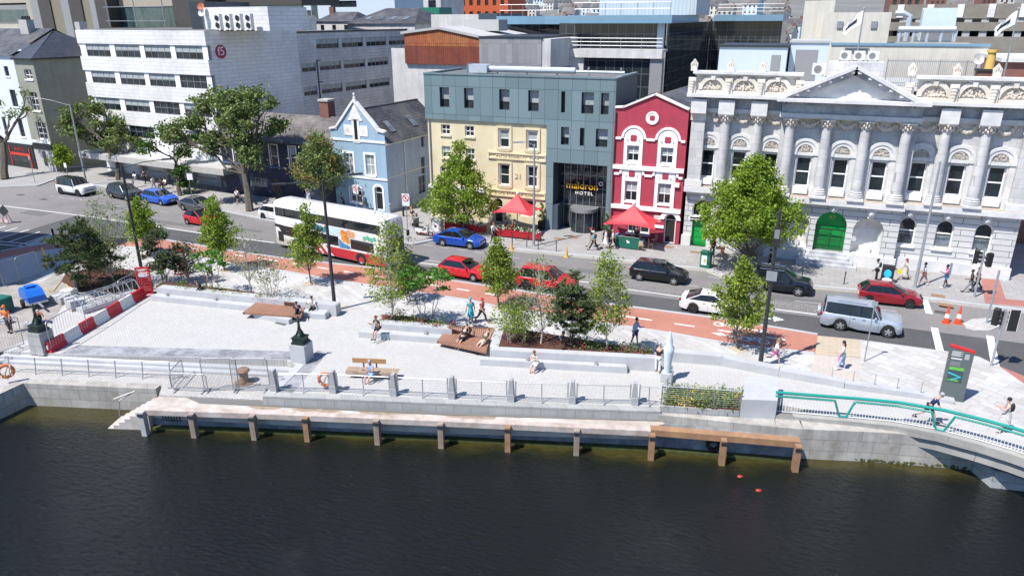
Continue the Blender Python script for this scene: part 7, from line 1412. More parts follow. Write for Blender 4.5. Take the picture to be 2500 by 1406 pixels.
T('birch', 'birch_tree', 'thin sparse yellowish birch left of the bus', 614, 712, 525, 88, 7, z=.8, group=yt, nl=8, nc=60)
T('multi', 'shrub_tree', 'multi-stemmed wispy shrub at the right end of the left bed', 660, 722, 622, 85, 8, z=.8, group=yt, nl=10)
T('sumac', 'sumac_tree', 'low fan-leaved sumac behind the left granite seat', 520, 704, 618, 85, 9, z=.8, group=yt, nc=14)
T('maple', 'maple_tree', 'slim young maple standing in front of the bus', 759, 692, 505, 80, 10, group=yt, nc=75, leafkey='leaf_young')
T('birch', 'birch_tree', 'full light green birch covering the front of the bus', 956, 780, 535, 118, 11, z=.8, group=yt, nl=26, nc=110, ls=.09, leafkey='leaf_young')
T('pine', 'pine_tree', 'small dark pine between birch and sumac in mid plaza', 1000, 735, 640, 75, 12, group=yt, nc=26)
T('sumac', 'sumac_tree', 'taller fan-leaved sumac with bare stems in the middle bed', 1045, 790, 640, 105, 13, z=.8, group=yt, nc=24)
T('maple', 'maple_tree', 'slender young maple between the two red cars', 1218, 752, 588, 88, 14, group=yt, nc=85, leafkey='leaf_young')
T('multi', 'shrub_tree', 'dark purple leaved bush behind the raised timber deck', 1262, 812, 718, 75, 15, z=.8, group=yt, leafkey='leaf_dark', nl=24)
T('multi', 'shrub_tree', 'fresh green multi-stemmed bush at the left of the right bed', 1259, 836, 745, 88, 16, z=.8, group=yt, leafkey='leaf_young', nl=26, nc=55)
T('birch', 'birch_tree', 'see-through birch in front of the red crossover', 1320, 842, 622, 108, 17, z=.8, group=yt, nl=10, nc=85)
T('pine', 'pine_tree', 'dark twin-trunked pine in the right mulch bed', 1395, 846, 672, 112, 18, z=.8, group=yt, nc=58, stems=2)
T('birch', 'birch_tree', 'tall dense light green birch left of the white saloon', 1483, 856, 608, 102, 19, z=.8, group=yt, nl=26, nc=110, ls=.085, leafkey='leaf_young')
T('maple', 'maple_tree', 'round headed young maple in front of the white saloon', 1803, 852, 628, 115, 20, group=yt, leafkey='leaf_young')
T('maple', 'maple_tree', 'large full green plane tree in front of the limestone building', 1812, 655, 380, 235, 21, z=FZ, group=st_, prof=None or [(.31, 2.4), (.42, 3.7), (.62, 2.9), (.82, 1.4), (.98, .3)], nc=190, cr=.6, nl=105, ls=.125, tr=.2, jag=.12)
T('maple', 'maple_tree', 'bright green plane tree in front of the yellow house', 1127, 568, 347, 165, 22, z=FZ, group=st_, prof=[(.2, 2.4), (.34, 3.2), (.55, 2.3), (.8, 1.0), (.98, .2)], nc=130, cr=.55, nl=84, ls=.122, tr=.14, jag=.14)
T('maple', 'maple_tree', 'olive and rust tinged street tree before the blue gabled house', 790, 512, 330, 130, 23, z=FZ, group=st_, prof=[(.38, 1.6), (.55, 2.5), (.75, 2.1), (.97, .6)], nc=120, cr=.65, nl=60, ls=.13, leafkey='leaf_plane', mix=('leaf_autumn', .18), bark='bark_plane', tr=.16, pit=False)
def old_tree(label, px, py, z, limbs, seed, tr=.38, cr=1.0, nl=60, ls=.2, key='leaf_plane', sub=5, jit=1.5):
    # limbs: pixel targets of the crown clusters at the trunk's distance
    rn = random.Random(seed); g = G(px, py, z); t = thing('plane_tree', label, 'tree', g, 0, st_); Tm, Cm = MB(), MB(); dd = (g-CAM).dot(FWD)
    def at(x, y, dy=0): r_ = ray(x, y); q = CAM+r_*(dd/r_.dot(FWD)); q.y += dy; return q-g
    fork = at(*limbs[0]); limb(Tm, Vector((0, 0, 0)), fork, tr*1.25, tr*.8, rn, 'bark_plane', 5, .03)
    for (x, y, w_) in limbs[1:]:
        c = at(x, y, rn.uniform(-2.2, 2.2)); pts = limb(Tm, fork, c, tr*.45, .06, rn, 'bark_plane', 5, .1); R_ = w_*dd/FOC
        for _ in range(sub):
            d = Vector((rn.gauss(0, 1), rn.gauss(0, 1), rn.gauss(.1, .6))).normalized()*R_*rn.uniform(.3, 1.35); c2 = c+d; limb(Tm, pts[rn.randrange(2, 6)], c2, .06, .02, rn, 'bark_plane', 3, .12); clump(Cm, c2, cr*rn.uniform(.6, 1.15), nl, ls, rn, key, .65)
    Tm.build('trunk', t, smooth=True); Cm.build('crown', t); return t
old_tree('huge spreading old plane tree before the navy house', 610, 515, FZ, [(596, 425), (560, 240, 36), (500, 255, 34), (610, 235, 32), (660, 255, 30), (470, 300, 34), (545, 300, 34), (620, 300, 34), (670, 310, 26), (600, 350, 32), (640, 370, 26), (440, 330, 24), (520, 350, 26), (590, 270, 34)], 31, .33, .75, 62, .19, sub=14)
old_tree('old plane tree with open crown before the white office canopy', 288, 440, FZ, [(285, 385), (170, 300, 22), (200, 270, 26), (240, 265, 26), (255, 300, 26), (205, 320, 24), (300, 320, 26), (290, 350, 22), (330, 345, 14), (230, 340, 20), (160, 320, 14)], 32, .24, .7, 58, .18, sub=11)
old_tree('ivy clad leaning tree between blue hatchback and office canopy', 440, 478, FZ, [(430, 400), (425, 320, 30), (400, 345, 22), (450, 350, 24), (420, 375, 20), (435, 420, 14), (440, 450, 14)], 33, .2, .7, 62, .16, key='leaf_ivy', sub=9)
old_tree('bare looking plane tree cut by the left edge of the photo', 12, 438, FZ, [(8, 350), (0, 260, 24), (30, 240, 20), (45, 270, 14), (-20, 300, 30), (20, 285, 14)], 34, .4, .7, 30, .18, sub=3)
T('maple', 'street_tree', 'little round street tree by the sage green house', 160, 420, 352, 58, 24, z=FZ, group=st_, prof=[(.3, .9), (.55, 1.15), (.95, .3)], nc=34, cr=.5, nl=42, ls=.16, leafkey='leaf_maple', tr=.07)
# bed planting: shrubs and grasses, low cover
def cover(label, pts, z, n, keys, h, ls, seed, name='ground_cover'):
    rn = random.Random(seed); q = [G(*p_, z) for p_ in pts]; m = MB()
    for _ in range(n):
        i = rn.randrange(1, len(q)-1); a, b_ = rn.random(), rn.random()
        if a+b_ > 1: a, b_ = 1-a, 1-b_
        c = q[0]+(q[i]-q[0])*a+(q[i+1]-q[0])*b_; k = rn.choice(keys); hh_ = h*rn.uniform(.4, 1.3)
        for _ in range(rn.randrange(10, 22)): leaf(m, c+Vector((rn.gauss(0, .16), rn.gauss(0, .16), hh_*rn.random())), ls*rn.uniform(.6, 1.4), rn, k, .2, .7)
    tag(m.build(name), kind='stuff')
mk('flower_red', (.45, .03, .08), .6, var=.2); mk('flower_white', (.7, .68, .62), .6, var=.1); mk('flower_yellow', (.6, .45, .03), .6, var=.15)
cover('', [(165, 688), (200, 706), (300, 710), (370, 708), (330, 664), (240, 655)], PZ+.1, 90, ['leaf_dark', 'leaf_ivy', 'leaf_pine', 'leaf_dark'], .7, .09, 1)
cover('', [(385, 698), (560, 716), (710, 738), (705, 730), (560, 707), (402, 689)], .82, 60, ['leaf_birch', 'leaf_autumn', 'leaf_young', 'leaf_dark'], .35, .06, 2)
cover('', [(930, 788), (1105, 804), (1112, 796), (1010, 774), (938, 770)], .82, 48, ['leaf_dark', 'leaf_young', 'leaf_ivy', 'leaf_birch', 'leaf_dark', 'leaf_young', 'flower_red'], .5, .08, 3)
cover('', [(1400, 852), (1590, 863), (1580, 857), (1450, 838), (1390, 834)], .88, 60, ['leaf_birch', 'leaf_young', 'leaf_dark', 'leaf_ivy', 'leaf_birch', 'leaf_dark', 'flower_red'], .45, .07, 4)
cover('', [(1622, 988), (1800, 1000), (1812, 966), (1632, 950)], .33, 210, ['leaf_birch', 'leaf_young', 'leaf_sumac', 'leaf_birch', 'leaf_dark', 'leaf_young', 'leaf_birch', 'leaf_ivy', 'leaf_sumac', 'flower_yellow'], .5, .07, 5)
# == lamps, signs, lights
def pole_lamp(label, px, py, top, z, kind, seed=0, arm=None, lean=0):
    g = G(px, py, z); H = hgt(px, py, z, top); t = thing('street_lamp', label, 'street lamp', g, 0, 'street lamps'); k = 'dark_metal' if kind == 'dark' else 'galv'; r0 = .11 if kind == 'dark' else .095
    MB().tube([(0, 0, 0), (0, 0, H*.45), (0, 0, H)], [r0*1.25, r0, r0*.8], k, 10).lathe([(r0*1.9, 0), (r0*1.9, .05), (r0*1.3, .08)], (0, 0, 0), k, 10).build('pole', t, smooth=True)
    for i, (dx, dy, dz) in enumerate(arm or ()):
        a_ = Vector((0, 0, H-.15-(.12*i))); e = Vector((dx, dy, H+dz)); MB().tube([a_, a_.lerp(e, .5)+Vector((0, 0, .1)), e], .035, k, 6).build('arm', t); d = (e-a_); d.z = 0; d.normalize(); MB().bar(e-d*.1, e+d*.75, .3, .1, k).build('lamp_head', t)
    return t, H
pole_lamp('tall black lamp post leaning over the left mulch bed', 345, 655, 405, PZ, 'dark', arm=[(2.2, 2.0, .3), (-2.0, -2.0, .1)])
pole_lamp('tall black lamp post at the end of the left granite seat', 818, 757, 440, PZ, 'dark', arm=[(1.4, 1.2, .25), (-1.9, -1.5, -.1)])
t, H = pole_lamp('tall black lamp post in front of the limestone building', 1855, 898, 515, PZ, 'dark'); MB().box(-.28, .28, -.16, -.12, H-3.9, H-3.35, 'galv').box(-.13, .13, -.15, -.11, H-1.5, H-1.0, 'grey_metal').build('sign_plate', t); MB().box(-.17, .17, -.13, .05, H-2.0, H-.9, 'plastic').build('control_box', t)
pole_lamp('slim grey lamp post in front of the yellow house', 1303, 600, 352, FZ, 'grey', arm=[(-.9, -.6, .2)]); pole_lamp('thick grey lamp column before the right limestone windows', 2233, 703, 395, FZ, 'grey')
pole_lamp('grey lamp post by the lane beside the white office', 212, 452, 255, FZ, 'grey', arm=[(-3.2, -2.0, .9)]);
s = Site(0, 72, 0); t = thing('street_lamp', 'dark double armed lamp post behind the navy house roof', 'street lamp', (s.u(783, 250), 72, 0), 0, 'street lamps'); zt = s.z(775, 148); MB().tube([(0, 0, 0), (0, 0, zt)], .09, 'dark_metal', 8).build('pole', t)
for z, x in ((zt, .5), (zt-2.4, .55)): MB().bar((0, 0, z), (x, -.1, z), .18, .1, 'dark_metal').build('lamp_head', t)
mk('sign_white', (.72, .72, .72), .5, var=.02); mk('sign_red', (.55, .02, .02), .5, var=.02); mk('sign_blue', (.03, .3, .55), .5, var=.02)
def ring_sign(mb, c, r, y, bar=True):
    mb.lathe([(r*.78, .004), (r, .004)], (c[0], y, c[1]), 'sign_red', 18, 'y')
    if bar: mb.poly([(c[0]-r*.75, y-.006, c[1]+r*.5), (c[0]-r*.55, y-.006, c[1]+r*.68), (c[0]+r*.75, y-.006, c[1]-r*.5), (c[0]+r*.55, y-.006, c[1]-r*.68)], 'sign_red')
def sign(label, px, py, top, z, w_=.55, h=.95, arrow=True, colour='sign_white', extra=None, r=.035, cat='sign', name='traffic_sign'):
    g = G(px, py, z); H = hgt(px, py, z, top); t = thing(name, label, cat, g, 0, None); MB().tube([(0, 0, 0), (0, 0, H-.02)], r, 'grey_metal', 6).build('pole', t)
    m = MB().box(-w_/2, w_/2, -.06, -.04, H-h, H, colour); pl = m.build('plate', t); m = MB()
    if arrow:
        c = (0, H-w_*.52); m.poly([(c[0]-.03, -.064, c[1]-.14), (c[0]+.03, -.064, c[1]-.14), (c[0]+.03, -.064, c[1]+.06), (c[0]-.03, -.064, c[1]+.06)], 'black').poly([(c[0]-.1, -.064, c[1]+.06), (c[0]+.1, -.064, c[1]+.06), (c[0], -.064, c[1]+.17)], 'black'); ring_sign(m, c, w_*.43, -.066); m.build('symbol', pl)
    if extra: extra(t, H)
    return t
sign('square no-straight-ahead sign on a pole by the scooter', 997, 592, 473, FZ, .75, 1.1); sign('no-straight-ahead sign in front of the blue house window', 873, 520, 452, FZ, .65, .9)
sign('parking sign with a blue lower panel before the navy house', 757, 515, 461, FZ, .5, 1.1, True, extra=lambda t, H: MB().box(-.25, .25, -.062, -.04, H-1.55, H-1.12, 'sign_blue').build('lower_plate', t))
sign('two small white parking plates on one pole by the canopy', 470, 490, 424, FZ, .4, .7, False, extra=lambda t, H: MB().box(.22, .6, -.06, -.04, H-.65, H+.02, 'sign_white').build('second_plate', t))
sign('small white plate on a pole under the little round tree', 166, 432, 398, FZ, .45, .6, False); sign('thin grey pole with a small plate by the red shopfront', 86, 446, 380, FZ, .3, .5, False, 'galv')
sign('round blue and white sign on a pole by the yellow house', 1079, 565, 504, FZ, .6, .75, True); sign('black finger post beside the green litter cabinet', 1741, 650, 578, FZ, .12, .8, False, 'black');
sign('back of a traffic sign on a grey pole on the crossing', 2110, 882, 735, PZ, .3, .3, False, 'galv')
def traffic_light(label, px, py, top, z, heads, k='galv'):
    g = G(px, py, z); H = hgt(px, py, z, top); t = thing('traffic_light', label, 'traffic light', g, 0, 'traffic lights at the crossing'); MB().tube([(0, 0, 0), (0, 0, H)], .07, k, 8).build('pole', t)
    for (dx, dy, rz, zz, wh) in heads:
        m = MB(); m.T = Matrix.Translation((dx, dy, H-zz)) @ Matrix.Rotation(R(rz), 4, 'Z'); m.box(-.16, .16, -.14, .14, -1.0, 0, 'black', .03)
        if wh: m.box(-.26, .26, .14, .16, -1.15, .12, 'black').box(-.27, -.25, .13, .17, -1.15, .12, 'sign_white').box(.25, .27, .13, .17, -1.15, .12, 'sign_white')
        hd = m.build('signal_head', t); m = MB(); m.T = Matrix.Translation((dx, dy, H-zz)) @ Matrix.Rotation(R(rz), 4, 'Z')
        for q in range(3): m.lathe([(.1, 0), (.13, .18)], (0, -.14, -.2-.3*q), 'black', 10, 'y').lathe([(0, .005), (.1, .005)], (0, -.14, -.2-.3*q), 'lamp_red' if q == 0 else 'plastic', 10, 'y')
        m.build('visor', hd)
    return t
traffic_light('grey traffic light with two black heads by the limestone corner', 2378, 725, 608, FZ, [(-.42, 0, 70, .1, True), (.4, 0, 200, .25, False)])
traffic_light('traffic light with two black heads on the far right kerb', 2420, 892, 755, PZ, [(-.35, .0, 60, .0, False), (.45, 0, 190, .05, True)]); traffic_light('plain grey crossing pole beside the red tactile paving', 2408, 790, 660, .0, [])
# cones
mk('cone_orange', (.75, .07, .02), .5, var=.05)
def cone(label, px, py, z, h, key, group, stripes=True, first=[None]):
    t = thing('traffic_cone', label, 'cone', G(px, py, z), 0, group); MB().box(-.19*h, .19*h, -.19*h, .19*h, 0, .05, key).build('base', t); p_ = [(.16, .05), (.12, .3), (.085, .55), (.055, .8), (.03, 1.0)]
    m = MB(); m.lathe([(a*h, b_*h) for a, b_ in p_], (0, 0, 0), key, 14).lathe([(.03*h, h), (0, h)], (0, 0, 0), key, 14); m.build('cone', t)
    if stripes: MB().lathe([(.122*h+.006, .3*h), (.087*h+.006, .54*h)], (0, 0, 0), 'sign_white', 14).build('band', t)
cone('orange and white traffic cone left of its twin by the crossing', 2309, 788, 0, 1.25, 'cone_orange', 'orange traffic cones'); cone('orange and white traffic cone right of its twin by the crossing', 2338, 789, 0, 1.25, 'cone_orange', 'orange traffic cones')
cone('yellow cone at the kerb before the hotel entrance', 1383, 628, 0, 1.0, 'pot_yellow', 'yellow cones', False); cone('yellow cone partly hidden by the young tree at the kerb', 1249, 611, 0, .95, 'pot_yellow', 'yellow cones', False)
# information totem
mk('totem_grey', (.1, .12, .12), .4, var=.05); mk('map_green', (.12, .4, .06), .5, var=.4, vs=8); mk('map_cyan', (.03, .45, .5), .5, var=.05); mk('map_dark', (.04, .07, .08), .5, var=.5, vs=10)
a, b_ = G(2292, 972, PZ), G(2338, 980, PZ); v = b_-a; t = thing('information_totem', 'dark grey map totem with a sloping red top on the paving', 'sign', a, math.atan2(v.y, v.x)); W = 1.1; H = 3.0
MB().prism([(0, 0), (W, 0), (W, H-.2), (0, H)], 0, .22, 'totem_grey', 'y').build('panel', t); MB().prism([(-.01, H+.004), (W+.01, H-.2), (W+.01, H-.1), (-.01, H+.1)], -.01, .23, 'sign_red', 'y').build('red_top', t)
m = MB().box(.14, W-.28, -.008, -.002, 1.05, 1.9, 'map_dark').box(.14, W-.28, -.012, -.008, 1.75, 1.92, 'map_green').poly([(.14, -.014, 1.62), (.75, -.014, 1.42), (.75, -.014, 1.36), (.14, -.014, 1.53)], 'map_cyan').poly([(.3, -.0145, 1.2), (.72, -.0145, 1.44), (.75, -.0145, 1.39), (.36, -.0145, 1.16)], 'map_cyan')
for k in range(9): m.box(.16+.06*k, .2+.06*k, -.0125, -.0085, 1.1+.015*(k % 3), 1.2+.02*(k % 4), 'map_green')
mp = m.build('map', t); m = MB()
for k in range(6): m.box(.12, .12+.5-.1*(k % 2), -.006, -.002, 2.78-.05*k, 2.8-.05*k, 'sign_white').box(.72, .92, -.006, -.002, 2.68-.05*k, 2.7-.05*k, 'sign_white')
for k in range(5): m.box(.14, .6, -.006, -.002, 2.2-.05*k, 2.22-.05*k, 'galv')
tag(m.build('small_print', t), kind='stuff'); MB().box(.14, .62, -.006, -.002, 2.36, 2.42, 'sign_white').build('heading', t)
# litter cabinet, bin, bollards, utility boxes
mk('cab_green', (.012, .12, .08), .5, var=.1)
t = thing('litter_cabinet', 'dark green street cabinet with a pale notice on its front', 'cabinet', G(1722, 652, FZ), R(-8)); MB().box(-.4, .4, -.3, .3, 0, 1.25, 'cab_green', .04).build('cabinet', t); MB().box(-.3, .15, -.31, -.302, .25, 1.05, 'sign_white').box(-.1, .06, -.316, -.31, .5, .75, 'pot_yellow').build('notice', t); MB().box(-.43, .43, -.33, .33, 1.25, 1.33, 'cab_green').build('lid', t)
t = thing('utility_cabinet', 'grey utility cabinet with graffiti and stickers beside the scooter', 'cabinet', G(1068, 572, FZ), R(-6)); mk('cab_pale', (.42, .42, .41), .6, var=.2, vs=4); MB().box(-.55, .55, -.25, .3, 0, 1.45, 'cab_pale', .03).build('cabinet', t); MB().box(-.35, .3, -.262, -.252, .3, 1.2, 'sign_white').box(-.08, .12, -.268, -.262, .7, .95, 'lamp_red').build('sticker', t)
t = thing('litter_bin', 'tall grey cylindrical litter bin by the lane corner', 'bin', G(1017, 562, FZ)); MB().lathe([(.26, 0), (.28, .1), (.28, 1.15), (.3, 1.18), (.3, 1.25), (0, 1.3)], (0, 0, 0), 'cab_grey', 16).build('body', t, smooth=True); MB().box(-.14, .14, -.29, -.26, .85, 1.0, 'black').build('slot', t)
for i, (x, y, lb, k) in enumerate(((985, 528, 'dark bollard by the blue house corner', 'dark_metal'), (1005, 529, 'yellow bollard at the lane mouth', 'pot_yellow'), (953, 520, 'short pale bollard against the blue house wall', 'galv'), (1018, 545, 'grey bollard in front of the litter bin', 'cab_grey'))): MB().lathe([(.1, 0), (.1, .85), (.12, .88), (.12, .95), (0, 1.05)], (0, 0, 0), k, 10).build('bollard', loc=G(x, y, FZ), smooth=True, label=lb, cat='bollard', group='bollards at the lane mouth')
for i, (x, y) in enumerate(((133, 578), (155, 574))): MB().lathe([(.09, 0), (.09, .9), (.1, .92), (.1, 1.05), (0, 1.08)], (0, 0, 0), 'black', 10).build('bollard', loc=G(x, y+8, PZ), smooth=True, label=('left' if i == 0 else 'right')+' one of two black bollards by the dark hatched asphalt', cat='bollard', group='black bollards at the left')
for (x, y), lb in (((1251, 606), 'chain post beside the yellow cone by the tree'), ((1286, 612), 'chain post in front of the slim grey lamp post'), ((1314, 617), 'chain post right of the slim grey lamp post'), ((1358, 622), 'last chain post before the open yellow cone'), ((2060, 742-40), 'thin black post behind the navy crossover'), ((1957, 688), 'thin black kerb post by the bicycle stand')):
    tag(MB().tube([(0, 0, 0), (0, 0, .95)], .04, 'dark_metal', 6).ball((0, 0, .97), .06, 'dark_metal', 6, 5).build('kerb_post', loc=G(x, y-8, FZ)), lb, 'post', 'thin kerb posts')
for a, b_, lb in (((1251, 598), (1286, 604), 'left'), ((1314, 609), (1358, 614), 'right')):
    p_, q = G(*a, FZ), G(*b_, FZ); tag(MB().tube([p_.lerp(q, k/8)+Vector((0, 0, .8-.35*math.sin(math.pi*k/8))) for k in range(9)], .022, 'black', 5).build('chain'), f'black sagging chain between kerb posts, {lb} of the slim grey lamp', 'chain')
# == hotel terrace: parasols, flower boxes, tables
mk('canvas_red', (.62, .035, .05), .6, var=.04, vs=2); mk('box_red', (.38, .012, .02), .45, var=.06); mk('cloth_green', (.006, .11, .075), .7, var=.1); mk('rattan', (.42, .33, .2), .7, var=.2); mk('table_blue', (.12, .3, .5), .5, var=.1); mk('table_red', (.25, .07, .05), .5, var=.1)
def parasol(label, c, hw, hd, ze, zp, rz=0):
    t = thing('parasol', label, 'parasol', (c[0], c[1], FZ), rz, 'red stretched parasols at the hotel'); n = 24; m = MB(); ring = []
    for j in range(7):
        f = j/6
        for i in range(n):
            a = 6.283*i/n; ca, sa = math.cos(a), math.sin(a); k = 1/max(abs(ca), abs(sa)); corner = (k-1)/.414; rr = (1-.16*(1-corner)*f)
            ring.append((hw*f*k*ca*rr, hd*f*k*sa*rr, ze+(zp-ze)*(1-f)**1.7+.1*(1-corner)*f*(1-f)*2+.03*math.cos(a*8)*(1-f)*f*4-.12*corner*f*f))
    m.add(ring, [(j*n+i, j*n+(i+1) % n, (j+1)*n+(i+1) % n, (j+1)*n+i) for j in range(6) for i in range(n)], 'canvas_red'); m.build('canopy', t, smooth=True)
    MB().tube([(0, 0, 0), (0, 0, zp+.1)], .05, 'galv', 8).build('pole', t); MB().ball((0, 0, zp+.08), (.13, .13, .12), 'sign_white').build('cap', t)
Yp = 60.6; px_ = lambda x, y, Y: (CAM+ray(x, y)*(Y/ray(x, y).y))
p_ = px_(1263, 510, Yp); parasol('red stretched parasol over flower boxes before the yellow house', (p_.x, Yp), 2.0, 1.5, px_(1263, 512, Yp).z-FZ, px_(1263, 474, Yp).z-FZ); p_ = px_(1545, 540, 60.2); parasol('red stretched parasol in front of the crimson gabled house', (p_.x, 60.2), 2.3, 1.5, px_(1545, 540, 60.2).z-FZ, px_(1545, 500, 60.2).z-FZ)
def flowerbox(label, x0, x1, Y, seed, n):
    rn = random.Random(seed); t = thing('flower_box', label, 'flower box', (x0, Y, FZ), 0, 'red flower boxes by the yellow house'); L = x1-x0; MB().box(0, L, 0, .4, .15, .75, 'box_red').build('trough', t); m = MB()
    for k in range(int(L/1.6)+1): x = min(L-.05, 1.6*k+.05); m.box(x-.05, x+.05, -.06, .46, 0, 1.15 if k % 2 else .8, 'box_red')
    tag(m.build('posts', t), kind='stuff'); f = MB()
    for k in range(n):
        c = Vector((rn.uniform(.1, L-.1), rn.uniform(-.02, .38), rn.uniform(.72, .95))); key = rn.choice(['flower_white', 'flower_white', 'flower_white', 'leaf_ivy', 'flower_red', 'leaf_young', 'leaf_ivy'])
        for _ in range(7): leaf(f, c+Vector((rn.gauss(0, .07), rn.gauss(0, .07), rn.gauss(0, .07))), .07, rn, key)
    tag(f.build('flowers', t), kind='stuff')
    for k in range(int(L/.8)): s_ = MB(); cc = Vector((.5+.8*k, .22, .98)); clump(s_, cc, .2, 70, .06, rn, 'leaf_ivy', 1); s_.build('clipped_shrub', t)
xa, xb = G(1087, 560, FZ).x, G(1184, 572, FZ).x; flowerbox('long red flower box behind the blue saloon under the tree', xa, xb, 58.9, 5, 110); xa, xb = G(1212, 575, FZ).x, G(1331, 580, FZ).x; flowerbox('red flower box under the parasol by the yellow house', xa, xb, 58.6, 6, 120)
def topiary(label, px, py, seed):
    rn = random.Random(seed); t = thing('topiary', label, 'plant', G(px, py, FZ), 0, 'spiral topiary plants'); MB().prism([(-.28, -.28), (.28, -.28), (.28, .28), (-.28, .28)], 0, .85, 'black').build('pot', t); m = MB()
    for k in range(30): a = k*.55; clump(m, Vector((.22*math.cos(a)*(1-k/45), .22*math.sin(a)*(1-k/45), .95+k*.055)), .2*(1-k/50), 26, .055, rn, 'leaf_ivy', .7)
    m.build('foliage', t)
topiary('spiral topiary in a black pot left of the crimson house', 1480, 590, 1); topiary('spiral topiary at the right end of the flower box', 1322, 560, 2)
def cafe_table(label, px, py, key, group='cafe tables on the pavement'):
    t = thing('cafe_table', label, 'table', G(px, py, FZ), .1, group); MB().box(-.38, .38, -.38, .38, .72, .755, key).build('tabletop', t);
    for a, b_ in (((-.3, -.3), (.3, .3)), ((-.3, .3), (.3, -.3))): MB().tube([(a[0], a[1], 0), (b_[0], b_[1], .72)], .018, 'dark_metal', 5).build('leg', t)
def cafe_chair(label, px, py, rz, k='rattan'):
    t = thing('cafe_chair', label, 'chair', G(px, py, FZ), rz, 'bistro chairs on the pavement'); MB().box(-.21, .21, -.21, .21, .43, .47, k).build('seat', t); m = MB(); m.lathe([(0, .015), (.2, .015), (.21, 0), (.2, -.015), (0, -.015)], (0, .21, .72), k, 14, 'y'); m.build('backrest', t)
    for x in (-.18, .18):
        for y in (-.18, .18): MB().tube([(x, y, 0), (x*.95, y, .45 if y < 0 else .66)], .015, k if k == 'rattan' else 'dark_metal', 5).build('leg', t)
cafe_table('pale blue cafe table before the crimson house door', 1572, 594, 'table_blue'); cafe_table('pale blue cafe table nearer the kerb by the green screen', 1562, 606, 'table_blue'); cafe_table('pale blue table behind the green canvas screen', 1512, 592, 'table_blue'); cafe_table('red brown cafe table left of the big street tree', 1757, 626, 'table_red'); cafe_table('red brown cafe table right of the big street tree', 1826, 632, 'table_red')
for x, y, rz, lb in ((1565, 612, 3.1, 'rattan bistro chair nearest the kerb by the green screen'), (1588, 608, 1.6, 'rattan bistro chair right of the near blue table'), (1560, 598, .2, 'rattan bistro chair behind the near blue table'), (1596, 597, -.8, 'rattan bistro chair by the crimson house doorway')): cafe_chair(lb, x, y, rz)
for x, y, rz, lb in ((1766, 632, 2.5, 'dark bistro chair at the left red brown table'), (1840, 638, 2.8, 'dark bistro chair at the right red brown table')): cafe_chair(lb, x, y, rz, 'table_red')
t = thing('canvas_screen', 'dark green canvas screen with a white emblem at the cafe', 'screen', G(1502, 604, FZ), R(-3)); MB().box(0, 2.1, -.02, .02, .08, 1.05, 'cloth_green').box(0, .04, 0, 1.1, .08, 1.05, 'cloth_green').build('canvas', t); MB().tube([(0, 0, 0), (0, 0, 1.1), (2.1, 0, 1.1), (2.1, 0, 0)], .02, 'galv', 5).build('frame', t); MB().ball((1.15, -.03, .62), (.14, .01, .1), 'sign_white').ball((1.05, -.03, .74), (.08, .01, .06), 'sign_white').build('emblem', t)
t = thing('street_cabinet', 'black street cabinet painted with a bright blue man', 'cabinet', G(2163, 690, FZ), R(-4)); mk('paint_cyan', (.03, .5, .75), .5, var=.3, vs=5); MB().box(-.42, .42, -.25, .3, 0, 1.35, 'plastic', .03).build('cabinet', t); MB().ball((0, -.25, .78), (.26, .03, .33), 'paint_cyan', 14, 8).ball((.02, -.25, .28), (.36, .025, .2), 'sign_white', 12, 6).build('painted_bust', t)
# == works area at the left
mk('plastic_red', (.5, .015, .03), .45, var=.08); mk('plastic_white', (.66, .66, .64), .45, var=.06); mk('jet_blue', (.008, .12, .5), .4, var=.08); mk('yellow_plastic', (.6, .4, .06), .5, var=.1)
a, b_ = XY(120, 862, PZ), XY(352, 724, PZ); v = (b_-a); n = 7; prof = [(-.22, 0), (.22, 0), (.22, .08), (.12, .3), (.07, .72), (-.07, .72), (-.12, .3), (-.22, .08)]; ang = math.atan2(v.y, v.x)
for k in range(n):
    L = v.length/n; o = MB(); o.T = Matrix.Rotation(R(90), 4, 'Z'); o.prism(prof, -L/2+.01, L/2-.01, 'plastic_red' if k % 2 == 0 else 'plastic_white', 'y')
    o.prism([(-.035, .25), (.035, .25), (.035, .5), (-.035, .5)], L/2-.012, L/2+.05, 'plastic_white', 'y'); c = a+v*((k+.5)/n)
    o.build('barrier_block', loc=c, rz=ang, label=('red' if k % 2 == 0 else 'white')+' plastic road barrier block, '+['nearest the lamp plinth', 'second from the lamp plinth', 'third from the lamp plinth', 'middle of the row', 'third from the upright red barriers', 'second from the upright red barriers', 'next to the upright red barriers'][k], cat='barrier', group='red and white barrier blocks')
for i, (p0, p1) in enumerate((((128, 860), (215, 808)), ((215, 808), (300, 752)), ((300, 752), (372, 708)))): barrier(XY(*p0, PZ), XY(*p1, PZ), 2.0, ['mesh fence panel nearest the river on the barrier row', 'middle mesh fence panel on the barrier row', 'mesh fence panel nearest the red upright barriers'][i], nb=14, group='mesh fence panels round the works', name='mesh_fence')
for i, (p0, p1) in enumerate((((10, 700), (50, 690)), ((50, 690), (100, 672)), ((-30, 878), (60, 845)), ((372, 708), (410, 690)))): barrier(XY(*p0, PZ), XY(*p1, PZ), 2.0, ['mesh fence panel on the shaded paving, left one', 'mesh fence panel on the shaded paving beside the yellow post', 'mesh fence panel left of the block plinth lamp', 'short mesh fence panel behind the red upright barriers'][i], nb=14, group='mesh fence panels round the works', name='mesh_fence')
